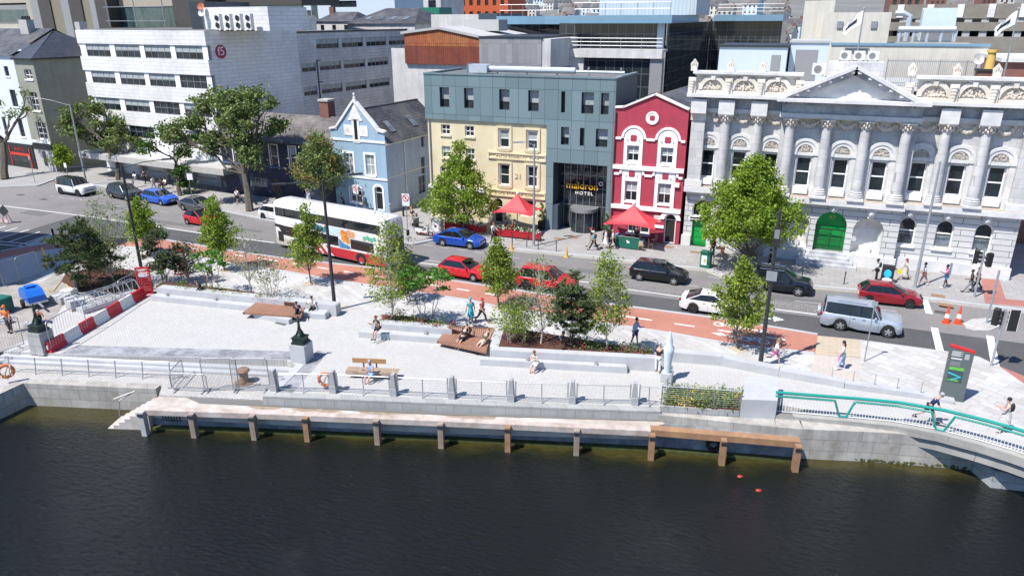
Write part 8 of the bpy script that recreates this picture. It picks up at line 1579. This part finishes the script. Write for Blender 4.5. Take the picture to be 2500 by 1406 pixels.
def upright(label, px, py, rz):
    t = thing('upright_barrier', label, 'barrier', XY(px, py, PZ), rz, 'red plastic barriers stood on end'); m = MB(); m.box(-.5, -.4, -.04, .04, 0, 2.0, 'plastic_red').box(.4, .5, -.04, .04, 0, 2.0, 'plastic_red').box(-.5, .5, -.05, .05, 1.95, 2.08, 'plastic_red').box(-.5, .5, -.05, .05, 0, .1, 'plastic_red'); m.build('frame', t); m = MB()
    for k in range(9): m.box(-.4, .4, -.025, .025, .2+.19*k, .29+.19*k, 'plastic_red')
    tag(m.build('slats', t), kind='stuff'); MB().box(-.3, .3, -.04, -.026, 1.35, 1.6, 'plastic_white').build('plate', t)
upright('red plastic barrier stood on end by the granite seat corner', 358, 718, .5); upright('red plastic barrier standing among the pines farther back', 443, 670, .6)
t = thing('water_bowser', 'blue plastic water bowser on a small trailer', 'trailer', XY(85, 745, PZ), R(-20)); m = MB(); m.prism([(-1.1, .55), (1.1, .55), (1.05, .95), (.6, 1.3), (-.5, 1.35), (-1.05, 1.0)], -.55, .55, 'jet_blue', 'y').box(-.4, .1, -.3, .3, 1.34, 1.48, 'jet_blue', .04); m.build('tank', t); MB().box(-1.2, 1.2, -.6, .6, .42, .54, 'galv').bar((1.2, 0, .48), (2.2, 0, .45), .1, .1, 'galv').build('chassis', t)
for y in (-.68, .68): MB().lathe([(0, -.09), (.32, -.08), (.32, .08), (0, .09)], (0, y, .32), 'tyre', 16, 'y').build('wheel', t)
rn = random.Random(9)
for k, (x, y, w_, d, h, lb) in enumerate(((150, 738, 1.2, .8, .5, 'pallet of pale kerb stones beside the blue bowser'), (185, 752, 1.3, .9, .7, 'stack of cut granite blocks left of the metal cage'), (170, 722, 1.0, .7, .45, 'white wrapped paving stack behind the kerb stones'), (70, 800, .5, .35, .3, 'loose granite block near the kneeling worker'), (12, 790, .8, .6, .35, 'pile of setts at the left edge near the standing worker'))):
    t = thing('stone_stack', lb, 'stone stack', XY(x, y, PZ), rn.uniform(-.4, .4)); m = MB();
    for i in range(3 if k < 3 else 2):
        for j in range(2): x0 = -w_/2+w_*i/(3 if k < 3 else 2); m.box(x0+.01, x0+w_/(3 if k < 3 else 2)-.02, -d/2+d/2*j+.01, d/2*j-.01, .1, .1+h*rn.uniform(.75, 1), 'plastic_white' if k == 2 else 'granite')
    m.build('blocks', t); MB().box(-w_/2, w_/2, -d/2, d/2, 0, .09, 'bench_wood').build('pallet', t)
a, b_ = XY(205, 768, PZ), XY(345, 722, PZ); v = b_-a; t = thing('metal_cage', 'long galvanised steel cage of railing parts lying on blocks', 'cage', a, math.atan2(v.y, v.x)); L = v.length; m = MB().box(0, L, 0, .9, 0, .35, 'granite'); m.build('base', t); m = MB()
for z, y in ((.45, 0), (1.15, .45), (.45, .9), (1.15, .85)): m.tube([(0, y, z), (L, y, z)], .035, 'galv', 5)
for k in range(7): x = L*k/6; m.tube([(x, 0, .4), (x, 0, .6), (x, .45, 1.15), (x, .9, 1.1), (x, .9, .4)], .03, 'galv', 5)
m.build('frame', t)
t = thing('ibc_tank', 'caged green and white container at the far left edge', 'tank', XY(8, 762, PZ), .1); MB().box(-.5, .5, -.5, .5, .15, 1.1, 'cab_green', .05).build('tank', t); m = MB(); [m.box(x-.015, x+.015, -.52, -.5, .1, 1.15, 'plastic_white') for x in (-.5, -.25, 0, .25, .5)]; m.box(-.52, .52, -.53, -.5, 1.1, 1.15, 'plastic_white'); tag(m.build('cage', t), kind='stuff')
t = thing('roadworks_sign', 'tripod road sign with dark back and red white plates', 'sign', XY(18, 545, 0), .2); m = MB(); [m.tube([(x, y, 0), (0, .1, 1.3)], .03, 'plastic_red', 5) for x, y in ((-.4, -.3), (.4, -.3), (0, .6))]; m.build('tripod', t); MB().add([(-.62, -.1, 1.25), (0, -.2, .75), (.62, -.1, 1.25), (0, 0, 1.9)], [(0, 1, 2, 3)], 'dark_metal').add([(-.6, -.13, 1.25), (0, -.23, .78), (.6, -.13, 1.25), (0, -.03, 1.86)], [(0, 3, 2, 1)], 'dark_metal').build('plate', t); MB().box(-.4, .4, -.3, -.26, .15, .45, 'plastic_white').box(-.2, .0, -.305, -.3, .15, .45, 'plastic_red').build('lower_plate', t)
tag(MB().box(-.06, .06, -.06, .06, 0, 1.9, 'yellow_plastic').build('marker_post', loc=XY(115, 660, PZ)), 'upright yellow post by the mesh fence on the shaded paving', 'post'); tag(MB().lathe([(.17, 0), (.17, 1.25), (.14, 1.28), (0, 1.28)], (0, 0, 0), 'cab_grey', 12).build('bollard', loc=XY(190, 706, PZ), smooth=True), 'thick pale grey bollard at the front of the left mulch bed', 'bollard')
m = MB(); pts = [XY(110+10*k, 700+14*math.sin(k*1.1), PZ+.04) for k in range(8)]; m.tube(pts, .03, 'yellow_plastic', 5); tag(m.build('hose'), 'coiled pale hose lying behind the blue bowser', 'hose')
# unseen building inferred left of view, added and sized to shade the hatched asphalt
s_ = XY(-10, 640, 0); d_ = Vector((math.cos(AZ), math.sin(AZ)))
tag(MB().box(-9, 9, -6, 6, 0, 19, 'brick_dull').box(-9.3, 9.3, -6.3, 6.3, 19, 19.6, 'concrete').build('unseen_block', loc=(s_.x-9.0, s_.y-9.0, 0), rz=R(12)), 'brick corner building just outside the left edge, shading the asphalt', 'building')
# == floating bits and covers
tag(MB().box(-.35, .35, -.2, .2, -.02, .03, 'plastic_white').build('floating_board', loc=XY(440, 1042, WZ), rz=.5), 'white board floating in the dark bay under the quay', 'board'); m = MB()
for k in range(7): m.lathe([(.3, -.02), (.34, 0), (.3, .02)], (.16*k, 0, 0), 'dark_metal', 12, 'x')
tag(m.build('pipe_coil', loc=XY(405, 1012, -1.1), rz=R(16)), 'ribbed dark pipe coil in the bay under the old quay', 'pipe')
for i, (x, y, z) in enumerate(((1632, 603, FZ), (1698, 616, FZ), (1365, 583, FZ), (1400, 580, FZ), (2290, 722, FZ), (2310, 745, FZ), (50, 476, 0), (107, 487, 0), (2300, 763, 0), (690, 788, PZ))): tag(MB().box(-.45, .45, -.3, .3, 0, .008, 'rust_iron' if i < 6 else 'asphalt_new').build('access_cover', loc=G(x, y, z)+Vector((0, 0, .006)), rz=R(-6)), ['rusty access cover before the limestone corner', 'grey access cover beside the limestone corner', 'brown access cover left before the hotel door', 'brown access cover nearer the hotel door', 'access cover below the pink clad walker', 'access cover at the kerb near the traffic light', 'dark road cover near the white boxy car', 'small dark road cover left of the lane line', 'dark road cover by the orange cones', 'square cover in the plaza setts'][i], 'cover', 'access covers')
# == road markings
rm = MB()
def mark(a, b_, w_, z=.009, key='line_white', zz=0):
    p_, q = G(*a, zz), G(*b_, zz); d = (q-p_).normalized(); n_ = Vector((-d.y, d.x, 0))*w_/2; rm.add([(v.x, v.y, zz+z) for v in (p_-n_, q-n_, q+n_, p_+n_)], [(0, 1, 2, 3)], key)
def dashes(a, b_, w_, on, off, z=.009, key='line_white', zz=0):
    p_, q = G(*a, zz), G(*b_, zz); L = (q-p_).length; d = (q-p_).normalized(); n_ = Vector((-d.y, d.x, 0))*w_/2; s_ = 0
    while s_ < L: e = min(L, s_+on); rm.add([(v.x, v.y, zz+z) for v in (p_+d*s_-n_, p_+d*e-n_, p_+d*e+n_, p_+d*s_+n_)], [(0, 1, 2, 3)], key); s_ += on+off
mark((-40, 497), (225, 530), .14); mark((225, 530), (500, 571), .14); mark((500, 571), (670, 593), .14); mark((1015, 632), (1080, 640), .12, key='line_worn'); mark((1020, 641), (1075, 648), .12); mark((1200, 664), (1440, 690), .12); mark((1530, 706), (1700, 730), .12); mark((1870, 752), (2010, 770), .13); mark((1820, 744), (1870, 752), .13)
dashes((120, 478), (240, 494), .1, .8, .9, key='line_worn'); dashes((240, 497), (420, 520), .1, 1.2, 1.1, key='line_worn'); dashes((1035, 598), (1330, 640), .1, .9, .8, key='line_worn'); dashes((1440, 640), (1760, 680), .1, 1.2, 2.0, key='line_worn'); dashes((1940, 735), (2240, 765), .1, 2, 2.6, key='line_worn'); dashes((1640, 724-30), (1900, 716), .1, 2, 3, key='line_worn')
for a, b_ in (((2257, 731), (2269, 766)), ((2281, 800), (2295, 857)), ((2417, 820), (2430, 893))): mark(a, b_, .42)
dashes((655, 634), (1185, 716), .16, 1.05, 1.5, .006, zz=CZ); dashes((1185, 716), (1545, 775), .16, 1.05, 1.5, .006, zz=CZ); dashes((1545, 775), (1960, 836), .16, 1.3, 1.5, .006, zz=CZ); dashes((460, 605), (655, 634), .16, 1.05, 1.5, .006, zz=CZ)
def arrow(a, b_, w_, zz, z):
    p_, q = G(*a, zz), G(*b_, zz); d = (q-p_); L = d.length; d.normalize(); n_ = Vector((-d.y, d.x, 0)); P_ = lambda u, v: tuple((p_+d*u+n_*v)+Vector((0, 0, z)))
    rm.add([P_(0, -w_/2), P_(L*.6, -w_/2), P_(L*.6, w_/2), P_(0, w_/2)], [(0, 1, 2, 3)], 'line_white'); rm.add([P_(L*.6, -w_*1.6), P_(L, 0), P_(L*.6, w_*1.6)], [(0, 1, 2)], 'line_white')
arrow((1800, 823), (1736, 812), .16, CZ, .007); arrow((1815, 801), (1880, 812), .16, CZ, .007); arrow((1850, 774), (1915, 781), .3, 0, .01)
def bike(cx, cy, zz, s_=1.0):
    c = G(cx, cy, zz); d = Vector((.99, -.08, 0)); n_ = Vector((.08, .99, 0));
    for o in (-.55, .55):
        for k in range(14):
            a0, a1 = 6.283*k/14, 6.283*(k+1)/14; P_ = lambda r_, a: tuple(c+d*(o*s_+r_*math.cos(a)*s_)+n_*(r_*math.sin(a)*s_)+Vector((0, 0, .007))); rm.add([P_(.26, a0), P_(.36, a0), P_(.36, a1), P_(.26, a1)], [(0, 1, 2, 3)], 'line_white')
    for (u0, v0), (u1, v1) in (((-.55, 0), (-.15, .5)), ((-.15, .5), (.4, .5)), ((.55, 0), (.4, .6)), ((0, 0), (.4, .5)), ((-.15, .5), (0, 0)), ((-.55, 0), (0, 0))):
        a, b_ = c+d*u0*s_+n_*v0*s_, c+d*u1*s_+n_*v1*s_; e = (b_-a).normalized(); m_ = Vector((-e.y, e.x, 0))*.05; rm.add([tuple(v+Vector((0, 0, .0075))) for v in (a-m_, b_-m_, b_+m_, a+m_)], [(0, 1, 2, 3)], 'line_white')
bike(1776, 795, CZ); bike(1843, 831, CZ); bike(520, 616, CZ)
for a, b_ in (((-30, 566), (14, 552)), ((-4, 570), (43, 556)), ((-4, 584), (71, 561)), ((18, 592), (97, 566)), ((48, 598), (127, 571)), ((-20, 588), (85, 597)), ((-20, 595), (60, 602))): mark(a, b_, .15)
tag(rm.build('road_markings'), kind='structure')
q = P([(60, 598), (120, 572), (160, 582), (110, 604)], .012); tag(MB().poly([(x, y, .012) for x, y in q], 'sett_white').build('traffic_island'), kind='structure')
q = P([(2352, 790), (2372, 779), (2410, 776), (2436, 784), (2440, 797), (2420, 806), (2380, 806), (2358, 800)], .05); tag(MB().prism(q, -.01, .06, 'flag_white').build('traffic_island'), kind='structure')
g_ = P([(1440, 693), (1530, 704), (1700, 725), (1880, 749), (2000, 762), (2010, 752), (1880, 735), (1700, 712), (1530, 695), (1450, 686)], .01); tag(MB().poly([(x, y, .011) for x, y in g_], 'cobble').build('cobble_strip'), kind='structure')
ym = MB(); kk = [(x, y-.35) for x, y in nk]
for a, b_ in zip(kk[7:], kk[8:]):
    for o in (0, -.22): ym.bar((a[0], a[1]+o, .007), (b_[0], b_[1]+o, .007), .08, .004, 'line_worn' if o else 'line_yellow')
struct('kerb_lines', ym)
pm = MB(); rp = random.Random(3); mk('asphalt_patch', (.13, .127, .125), .92, var=.15, vs=4)
for x, y, w_, d in ((260, 505, 5, 1.2), (90, 520, 3.5, 1.6), (420, 545, 6, .9), (1480, 668, 5, .9), (1900, 725, 6, 1.0), (1120, 640, 3, .8), (600, 560, 4, .7), (1350, 655, 2.2, 1.3)):
    c = G(x, y); pm.poly([(c.x-w_/2, c.y-d/2, .0045), (c.x+w_/2, c.y-d/2-.1, .0045), (c.x+w_/2, c.y+d/2-.1, .0045), (c.x-w_/2, c.y+d/2, .0045)], 'asphalt_patch')
struct('road_patches', pm)
# == people
for n_, c_ in dict(skin_pale=(.55, .33, .25), skin_tan=(.42, .25, .17), skin_brown=(.09, .05, .032), hair_dark=(.015, .011, .009), hair_grey=(.35, .35, .36), hair_fair=(.3, .19, .09), hair_red=(.2, .06, .02), cl_black=(.014, .014, .016), cl_white=(.72, .72, .71), cl_navy=(.015, .025, .09), cl_blue=(.25, .4, .6), cl_teal=(.05, .38, .45), cl_red=(.5, .02, .03), cl_pink=(.7, .22, .42), cl_orange=(.85, .16, .02), cl_grey=(.2, .2, .21), cl_olive=(.09, .08, .055), cl_beige=(.45, .4, .32), cl_denim=(.35, .45, .58), cl_shorts=(.03, .07, .17), cl_floral=(.5, .48, .46), cl_yellow=(.75, .6, .02), cl_rose=(.55, .3, .28)).items(): mk(n_, c_, .75, var=.1 if n_ != 'cl_floral' else .6, vs=4 if n_ != 'cl_floral' else 14)
def skin(name, vs, es, rs, key, par, sub=1):
    me = bpy.data.meshes.new(name); me.from_pydata([tuple(v) for v in vs], es, []); o = bpy.data.objects.new(name, me); S.collection.objects.link(o); o.parent = par; me.materials.append(MT[key])
    md = o.modifiers.new('Skin', 'SKIN'); md.use_smooth_shade = True
    for d, r_ in zip(me.skin_vertices[0].data, rs): d.radius = (r_, r_) if not isinstance(r_, tuple) else r_
    me.skin_vertices[0].data[0].use_root = True; s_ = o.modifiers.new('Sub', 'SUBSURF'); s_.levels = sub; s_.render_levels = sub; return o
def person(label, px, py, z=PZ, face=0, legs=((12, 8), (-14, 10)), arms=((-15, 15), (15, 20)), lean=3, h=1.72, top='cl_white', bottom='cl_black', skn='skin_pale', hair='hair_dark', sleeve=.45, short=False, dress=None, long_hair=False, bag=None, pack=None, hat=None, seat=None, recline=0, group='people on the street and plaza', spread=1.0, abduct=8, headtilt=0, shoe='cl_black', armz=None):
    g = G(px, py, z if seat is None else seat); t = thing('person', label, 'person', g, R(face), group); k = h/1.72; q = R(lean+recline); up = Vector((math.sin(q)*(1 if recline == 0 else -1), 0, math.cos(q))) if recline == 0 else Vector((-math.sin(R(recline)), 0, math.cos(R(recline))))
    fw = Vector((up.z, 0, -up.x)); P0 = Vector((0, 0, .93)); pel = P0; waist = pel+up*.16; chest = pel+up*.4; neck = pel+up*.54; hd = neck+up*.1+fw*.02; h1 = neck+up*.2+fw*.03; h2 = neck+up*.28+fw*.01
    V = [pel, waist, chest, neck, hd, h1, h2]; E = [(i, i+1) for i in range(6)]; Rr = [(.13, .1), (.125, .095), (.15, .1), .052, .065, .092, .07]; J = {}
    nose = h1+fw*.1-up*.03; V.append(nose); E.append((5, 7)); Rr.append(.018)
    for i, s_ in enumerate((1, -1)):
        th, kn = legs[i]; a = R(th); b_ = R(th-kn); hip = pel+Vector((0, .095*s_, -.03)); knee = hip+Vector((math.sin(a)*.44, .02*s_*spread, -math.cos(a)*.44)); ank = knee+Vector((math.sin(b_)*.42, .0, -math.cos(b_)*.42)); c = R(min(40, max(-50, (th-kn)*.6))); toe = ank+Vector((.17*math.cos(c), .02*s_, -.055-.12*math.sin(-c)*.5)); J['leg', i] = (hip, knee, ank, toe)
        n0 = len(V); V += [hip, knee, ank, toe]; E += [(0, n0), (n0, n0+1), (n0+1, n0+2), (n0+2, n0+3)]; Rr += [.09, .058, .04, .035]
        ua, eb = arms[i]; a = R(ua)-R(recline if recline else 0)*0; sh = chest+up*.07+Vector((0, .185*s_, 0)); w_ = R(abduct); dirn = lambda ang: Vector((math.sin(ang)*math.cos(w_), math.sin(w_)*s_, -math.cos(ang)*math.cos(w_))); el = sh+dirn(a)*.29; d2 = dirn(a+R(eb)); d2.y *= -.6 if eb > 50 else 1; wr = el+d2*.25; pm = wr+d2*.07
        J['arm', i] = (sh, el, wr, pm); n0 = len(V); V += [sh, el, wr, pm]; E += [(2, n0), (n0, n0+1), (n0+1, n0+2), (n0+2, n0+3)]; Rr += [.06, .042, .03, (.038, .018)]
        sd = d2.cross(Vector((0, 1, 0))).normalized() if abs(d2.y) < .9 else Vector((1, 0, 0))
        for f in range(5): n1 = len(V); o_ = sd*(.03-.02*f) if f < 4 else sd*.05; L = (.085, .095, .09, .07, .045)[f]; V += [pm+o_*.9+d2*L*.5 if f < 4 else wr+d2*.03+o_*.8, pm+o_+d2*L if f < 4 else wr+d2*.07+o_*1.15]; E += [(n0+3 if f < 4 else n0+2, n1), (n1, n1+1)]; Rr += [.0095, .0075]
    if seat is None: lo = min(J['leg', i][3].z for i in (0, 1))-.035; off = Vector((0, 0, -lo))
    else: off = Vector((0, 0, -.93+.1))
    tr = lambda v: (v+off)*k
    skin('body', [tr(v) for v in V], E, [tuple(x*k for x in r_) if isinstance(r_, tuple) else r_*k for r_ in Rr], skn, t)
    # shirt / top
    s0 = sleeve; vs = [pel+up*.02, waist, chest+up*.02, chest+up*.1]; es = [(0, 1), (1, 2), (2, 3)]; rs = [(.15, .118), (.142, .112), (.168, .12), (.09, .08)]
    for i in (0, 1):
        sh, el, wr, pm = J['arm', i]; n0 = len(vs)
        vs.append(sh); es.append((2, n0)); rs.append(.075)
        if s0 > 0:
            vs.append(sh.lerp(el, min(1, s0*2))); es.append((n0, n0+1)); rs.append(.062)
            if s0 > .6: vs.append(el.lerp(wr, .9)); es.append((n0+1, n0+2)); rs.append(.046)
    skin('shirt', [tr(v) for v in vs], es, [tuple(x*k for x in r_) if isinstance(r_, tuple) else r_*k for r_ in rs], dress or top, t)
    if dress:
        m = MB(); n = 14; hem = pel-Vector((0, 0, .45)) if seat is None else None
        if hem is not None: hem.x += .03; m.add([tr(c+Vector((r_*math.cos(6.283*j/n), r_*.85*math.sin(6.283*j/n), 0))) for c, r_ in ((waist, .15), (pel, .19), (hem, .27)) for j in range(n)], [(i*n+j, i*n+(j+1) % n, (i+1)*n+(j+1) % n, (i+1)*n+j) for i in range(2) for j in range(n)], dress); m.build('skirt', t, smooth=True)
    if not dress or seat is not None:
        vs = [pel+up*.03]; es = []; rs = [(.152, .122)]
        for i in (0, 1):
            hip, knee, ank, toe = J['leg', i]; n0 = len(vs); vs += [hip, hip.lerp(knee, .8 if short else 1)]; es += [(0, n0), (n0, n0+1)]; rs += [.108, .085 if short else .074]
            if not short: vs.append(knee.lerp(ank, .93)); es.append((n0+1, n0+2)); rs.append(.06)
        skin('shorts' if short else 'trousers', [tr(v) for v in vs], es, [tuple(x*k for x in r_) if isinstance(r_, tuple) else r_*k for r_ in rs], dress or bottom, t)
    hm = MB(); c = tr(h1+up*.045-fw*.025); hm.ball(c, (.105*k, .095*k, .1*k), hat or hair, 10, 7)
    if hat: a_ = tr(h1+up*.06+fw*.1); hm.ball(a_, (.08*k, .07*k, .015*k), hat, 8, 4)
    if long_hair: c2 = tr(neck+up*.03-fw*.06); hm.ball(c2, (.06*k, .09*k, .17*k), hair, 8, 6)
    hm.build('hat' if hat else 'hair', t, smooth=True)
    f = MB()
    for s_ in (1, -1): f.ball(tr(h1+fw*.083+Vector((0, .035*s_, 0))+up*.0), (.012, .014, .01), 'cl_black', 6, 4)
    f.box(*sum(([p_-d, p_+d] for p_, d in zip(tr(h1+fw*.088-up*.075), (.008, .025, .006))), []), 'skin_tan'); f.build('face', t)
    for i in (0, 1):
        hip, knee, ank, toe = J['leg', i]; m = MB(); c = tr(ank.lerp(toe, .55)-Vector((0, 0, .0))); m.ball(c, (.135*k, .05*k, .05*k), shoe, 8, 5); m.build('shoe', t, smooth=True)
    if pack: m = MB(); c = tr(chest-fw*.17-up*.02); m.ball(c, (.1, .15, .22), pack, 10, 7); m.build('backpack', t, smooth=True)
    if bag: p_ = tr(J['arm', 1][3]); b_ = MB(); w_ = t.matrix_basis @ (p_+Vector((0, -.03, -.25))); b_.prism([(-.17, -.2), (.17, -.2), (.2, .12), (-.2, .12)], -.07, .07, bag, 'y').tube([(-.12, 0, .12), (-.08, 0, .27), (.08, 0, .27), (.12, 0, .12)], .012, bag, 5); tag(b_.build('hand_bag', loc=w_, rz=R(face)), BAGS[bag], 'bag')
    return t
BAGS = {'cl_yellow': 'bright yellow shopping bag held by the woman in a floral dress', 'cl_pink': 'pink patterned shoulder bag held by the woman in pale jeans', 'cl_beige': 'small tan bag held by the man in a black shirt'}
SIT = ((78, 70), (86, 84)); SITA = ((40, 60), (35, 70)); WALK = ((24, 6), (-22, 16)); WARM = ((-24, 18), (26, 25)); ST = ((3, 2), (-4, 4))
person('person in dark clothes with bare legs sitting on the long left seat', 490, 706, seat=.92, face=-95, legs=((62, 70), (66, 66)), arms=((45, 85), (50, 80)), lean=22, top='cl_black', bottom='cl_black', short=True, shoe='skin_pale')
person('person in navy shirt sitting hunched at the end of the flat timber deck', 728, 762, seat=.55, face=-60, legs=SIT, arms=((45, 50), (60, 80)), lean=24, top='cl_navy', bottom='cl_black'); person('person in white shirt sitting cross-legged on the granite block end', 766, 752, seat=.54, face=-80, legs=((70, 45), (80, 60)), arms=((40, 70), (50, 80)), lean=12, top='cl_white', bottom='cl_black')
person('person in black top sitting at the left of the middle granite seat', 924, 802, seat=.92, face=-100, legs=((70, 70), (62, 60)), arms=((25, 110), (40, 80)), lean=14, top='cl_black', hair='hair_red', bottom='cl_black', short=True, sleeve=.3)
person('person in a turquoise dress and head cover walking with a companion in red', 1150, 788, face=-75, legs=((10, 8), (-8, 6)), dress='cl_teal', hair='hair_grey', skn='skin_tan', hat='cl_teal', shoe='cl_white'); person('person in a red top and black trousers striding across the paving', 1177, 787, face=-12, legs=((26, 4), (-28, 14)), arms=WARM, top='cl_red', skn='skin_tan', hat='cl_red', shoe='cl_red', sleeve=.2)
person('person in black shirt lounging on the tilted timber deck, left one', 1130, 826, seat=.62, face=-100, legs=((80, 68), (76, 72)), arms=((150, 110), (30, 60)), recline=38, top='cl_black', bottom='cl_black', short=True, shoe='cl_white'); person('person in brown shirt lounging on the tilted timber deck, right one', 1180, 836, seat=.62, face=-105, legs=((74, 48), (80, 60)), arms=((155, 120), (35, 80)), recline=42, top='cl_olive', bottom='cl_beige', short=True, hair='hair_red')
person('person in a pale blue dress sitting on the timber bench, headphones on', 907, 915, seat=.48, face=-95, legs=((80, 82), (84, 76)), arms=((35, 85), (35, 85)), lean=6, dress='cl_blue', hair='hair_grey', sleeve=.1, short=True, shoe='cl_white')
person('person in white top and shorts sitting on the right low granite seat', 1308, 888, seat=.5, face=-95, legs=((76, 72), (70, 52)), arms=((35, 85), (35, 85)), lean=16, top='cl_white', bottom='cl_white', short=True, hair='hair_red', sleeve=.0, shoe='cl_black')
person('person in black shirt and cream trousers standing at the seat wall', 1605, 909, face=85, legs=ST, arms=((20, 60), (5, 15)), top='cl_black', bottom='cl_white', hair='hair_grey', bag='cl_beige', lean=6, shoe='skin_pale')
person('person in pale blue shirt and dark blue shorts walking by the cycle track', 1549, 844, face=-20, legs=((10, 4), (-10, 10)), arms=((20, 90), (-5, 20)), top='cl_denim', bottom='cl_shorts', short=True, skn='skin_tan', sleeve=.8, h=1.78)
person('person sitting in the shade of the dark twin pine', 1363, 838, seat=.5, face=-10, legs=SIT, arms=SITA, lean=25, top='cl_grey', bottom='cl_black');
person('jogger in white top and bright pink shorts by the tall lamp post', 1889, 890, face=-8, legs=((30, 20), (-28, 55)), arms=((-35, 80), (35, 90)), lean=8, top='cl_white', bottom='cl_pink', short=True, hair='hair_fair', long_hair=True, shoe='cl_white', h=1.66)
person('person in white top and pale jeans on the crossing with a pink bag', 2052, 903, face=178, legs=((14, 4), (-10, 10)), arms=((10, 70), (-10, 20)), top='cl_white', bottom='cl_denim', long_hair=True, bag='cl_pink', shoe='cl_white')
person('person in navy shirt hurrying along behind the teal railing', 2262, 1030, z=.35, face=-10, legs=((30, 14), (-34, 22)), arms=((-20, 15), (30, 40)), lean=28, top='cl_navy', bottom='cl_black', short=True, hair='hair_grey', h=1.8); person('person in a patterned dress with a black backpack looking at a phone', 2447, 1054, z=.5, face=176, legs=((10, 6), (-10, 8)), arms=((30, 90), (20, 70)), dress='cl_floral', long_hair=False, pack='cl_black', sleeve=.0, shoe='cl_beige')
person('person in pale shirt and black shorts walking behind the low sumac', 516, 690, face=185, legs=WALK, arms=WARM, top='cl_denim', bottom='cl_black', short=True, pack='cl_blue')
person('worker in orange vest and helmet standing at the left edge', 27, 812, face=-70, legs=ST, arms=((10, 20), (25, 60)), top='cl_orange', bottom='cl_black', hat='cl_orange', sleeve=.3, h=1.8); person('worker in orange vest kneeling to lay stone setts', 95, 786, face=-25, legs=((95, 125), (60, 140)), arms=((55, 10), (60, 15)), lean=48, top='cl_orange', bottom='cl_black', hair='hair_grey', hat='hair_grey', sleeve=.3)
person('person in dark clothes standing behind the birch in mid plaza', 978, 712, face=0, legs=ST, top='cl_black', skn='skin_tan')
F_ = dict(z=FZ); person('person in black walking behind the bus by the blue house', 838, 512, face=180, legs=WALK, top='cl_black', **F_); person('person in lilac grey shirt walking behind the bus under the blue window', 890, 514, face=180, legs=WALK, top='cl_denim', bottom='cl_grey', **F_)
person('person in dark shirt and beige trousers walking into the lane', 1007, 547, face=60, legs=WALK, arms=WARM, top='cl_black', bottom='cl_beige', hair='hair_red', shoe='cl_white', **F_)
person('person in teal and white top walking past the red flower boxes', 1205, 590, face=-30, legs=((12, 5), (-8, 8)), arms=((20, 60), (5, 20)), top='cl_white', bottom='cl_black', hair='hair_red', long_hair=True, shoe='cl_white', **F_)
person('person sitting at the flower boxes under the red parasol', 1234, 556, seat=.6, face=-60, legs=SIT, arms=SITA, top='cl_grey', bottom='cl_grey'); person('second seated person in black under the red parasol', 1258, 560, seat=.6, face=-120, legs=SIT, arms=SITA, top='cl_black')
person('person in blue shirt with a backpack walking before the hotel door', 1449, 611, face=178, legs=((28, 4), (-26, 12)), arms=WARM, top='cl_teal', pack='cl_navy', skn='skin_tan', hat='cl_white', **F_); person('person in red cap half hidden by the walker in blue', 1444, 603, face=178, legs=WALK, arms=WARM, top='cl_black', hat='cl_red', bottom='cl_beige', **F_)
person('person in white dress walking before the green canvas screen', 1479, 606, face=178, legs=WALK, arms=WARM, dress='cl_white', **F_); person('person in white shirt and black trousers by the green screen', 1496, 608, face=178, legs=WALK, top='cl_white', hat='cl_grey', **F_); person('person in dark clothes standing by the cafe tables', 1553, 601, face=-90, legs=ST, top='cl_black', **F_)
person('waiter in black with a white apron by the litter cabinet', 1737, 628, face=-60, legs=ST, arms=((10, 40), (10, 40)), top='cl_black', hair='hair_fair', **F_); person('person in navy walking in tree shade behind the black lamp post', 1878, 660, face=180, legs=WALK, arms=WARM, top='cl_black', bottom='cl_black', short=True, **F_)
person('person in white shirt carrying a dark backpack by the painted cabinet', 2137, 688, face=182, legs=ST, arms=((15, 30), (-5, 15)), top='cl_white', skn='skin_brown', pack='cl_black', **F_); person('person in a floral dress with long hair and a yellow bag', 2207, 683, face=182, legs=WALK, dress='cl_floral', hair='hair_red', long_hair=True, bag='cl_yellow', h=1.66, **F_)
person('person in white top and rose trousers behind the thick lamp column', 2252, 696, face=178, legs=((22, 4), (-24, 12)), arms=((5, 60), (10, 60)), top='cl_white', bottom='cl_rose', skn='skin_tan', shoe='cl_white', **F_); person('person in pink top and bright blue shorts walking left', 2305, 703, face=182, legs=((8, 3), (-10, 8)), arms=((25, 80), (-5, 20)), top='cl_pink', bottom='ad_blue', short=True, skn='skin_brown', shoe='cl_white', **F_)
person('person in black vest and grey trousers striding by the traffic light', 2366, 714, face=184, legs=((30, 4), (-20, 14)), arms=((20, 60), (-20, 20)), top='cl_black', bottom='cl_grey', skn='skin_brown', sleeve=.0, **F_); person('person in black half hidden behind the walker at the traffic light', 2382, 708, face=184, legs=WALK, top='cl_black', bottom='cl_black', skn='skin_tan', **F_)
person('person in white sitting on the office plinth under the canopy', 331, 438, seat=1.05, face=-90, legs=SIT, arms=SITA, top='cl_white', bottom='cl_grey', skn='skin_brown'); person('person in black standing under the office canopy', 356, 449, face=-95, legs=ST, top='cl_black', **F_); person('person in white crouched with others at the office plinth', 405, 452, seat=.55, face=-90, legs=SIT, arms=SITA, top='cl_white'); person('person in dark clothes crouched beside one in white', 394, 452, seat=.55, face=-80, legs=SIT, arms=SITA, top='cl_black', skn='skin_tan')
person('person in pale top walking behind the blue hatchback', 377, 466, face=0, legs=WALK, top='cl_white', bottom='cl_denim', **F_); person('person in white top and dark shorts walking past the navy house', 581, 498, face=100, legs=WALK, top='cl_white', bottom='cl_black', short=True, skn='skin_tan', **F_); person('person in dark top at the far left edge by the tree', 3, 436, face=0, legs=WALK, top='cl_navy', bottom='cl_denim', **F_)
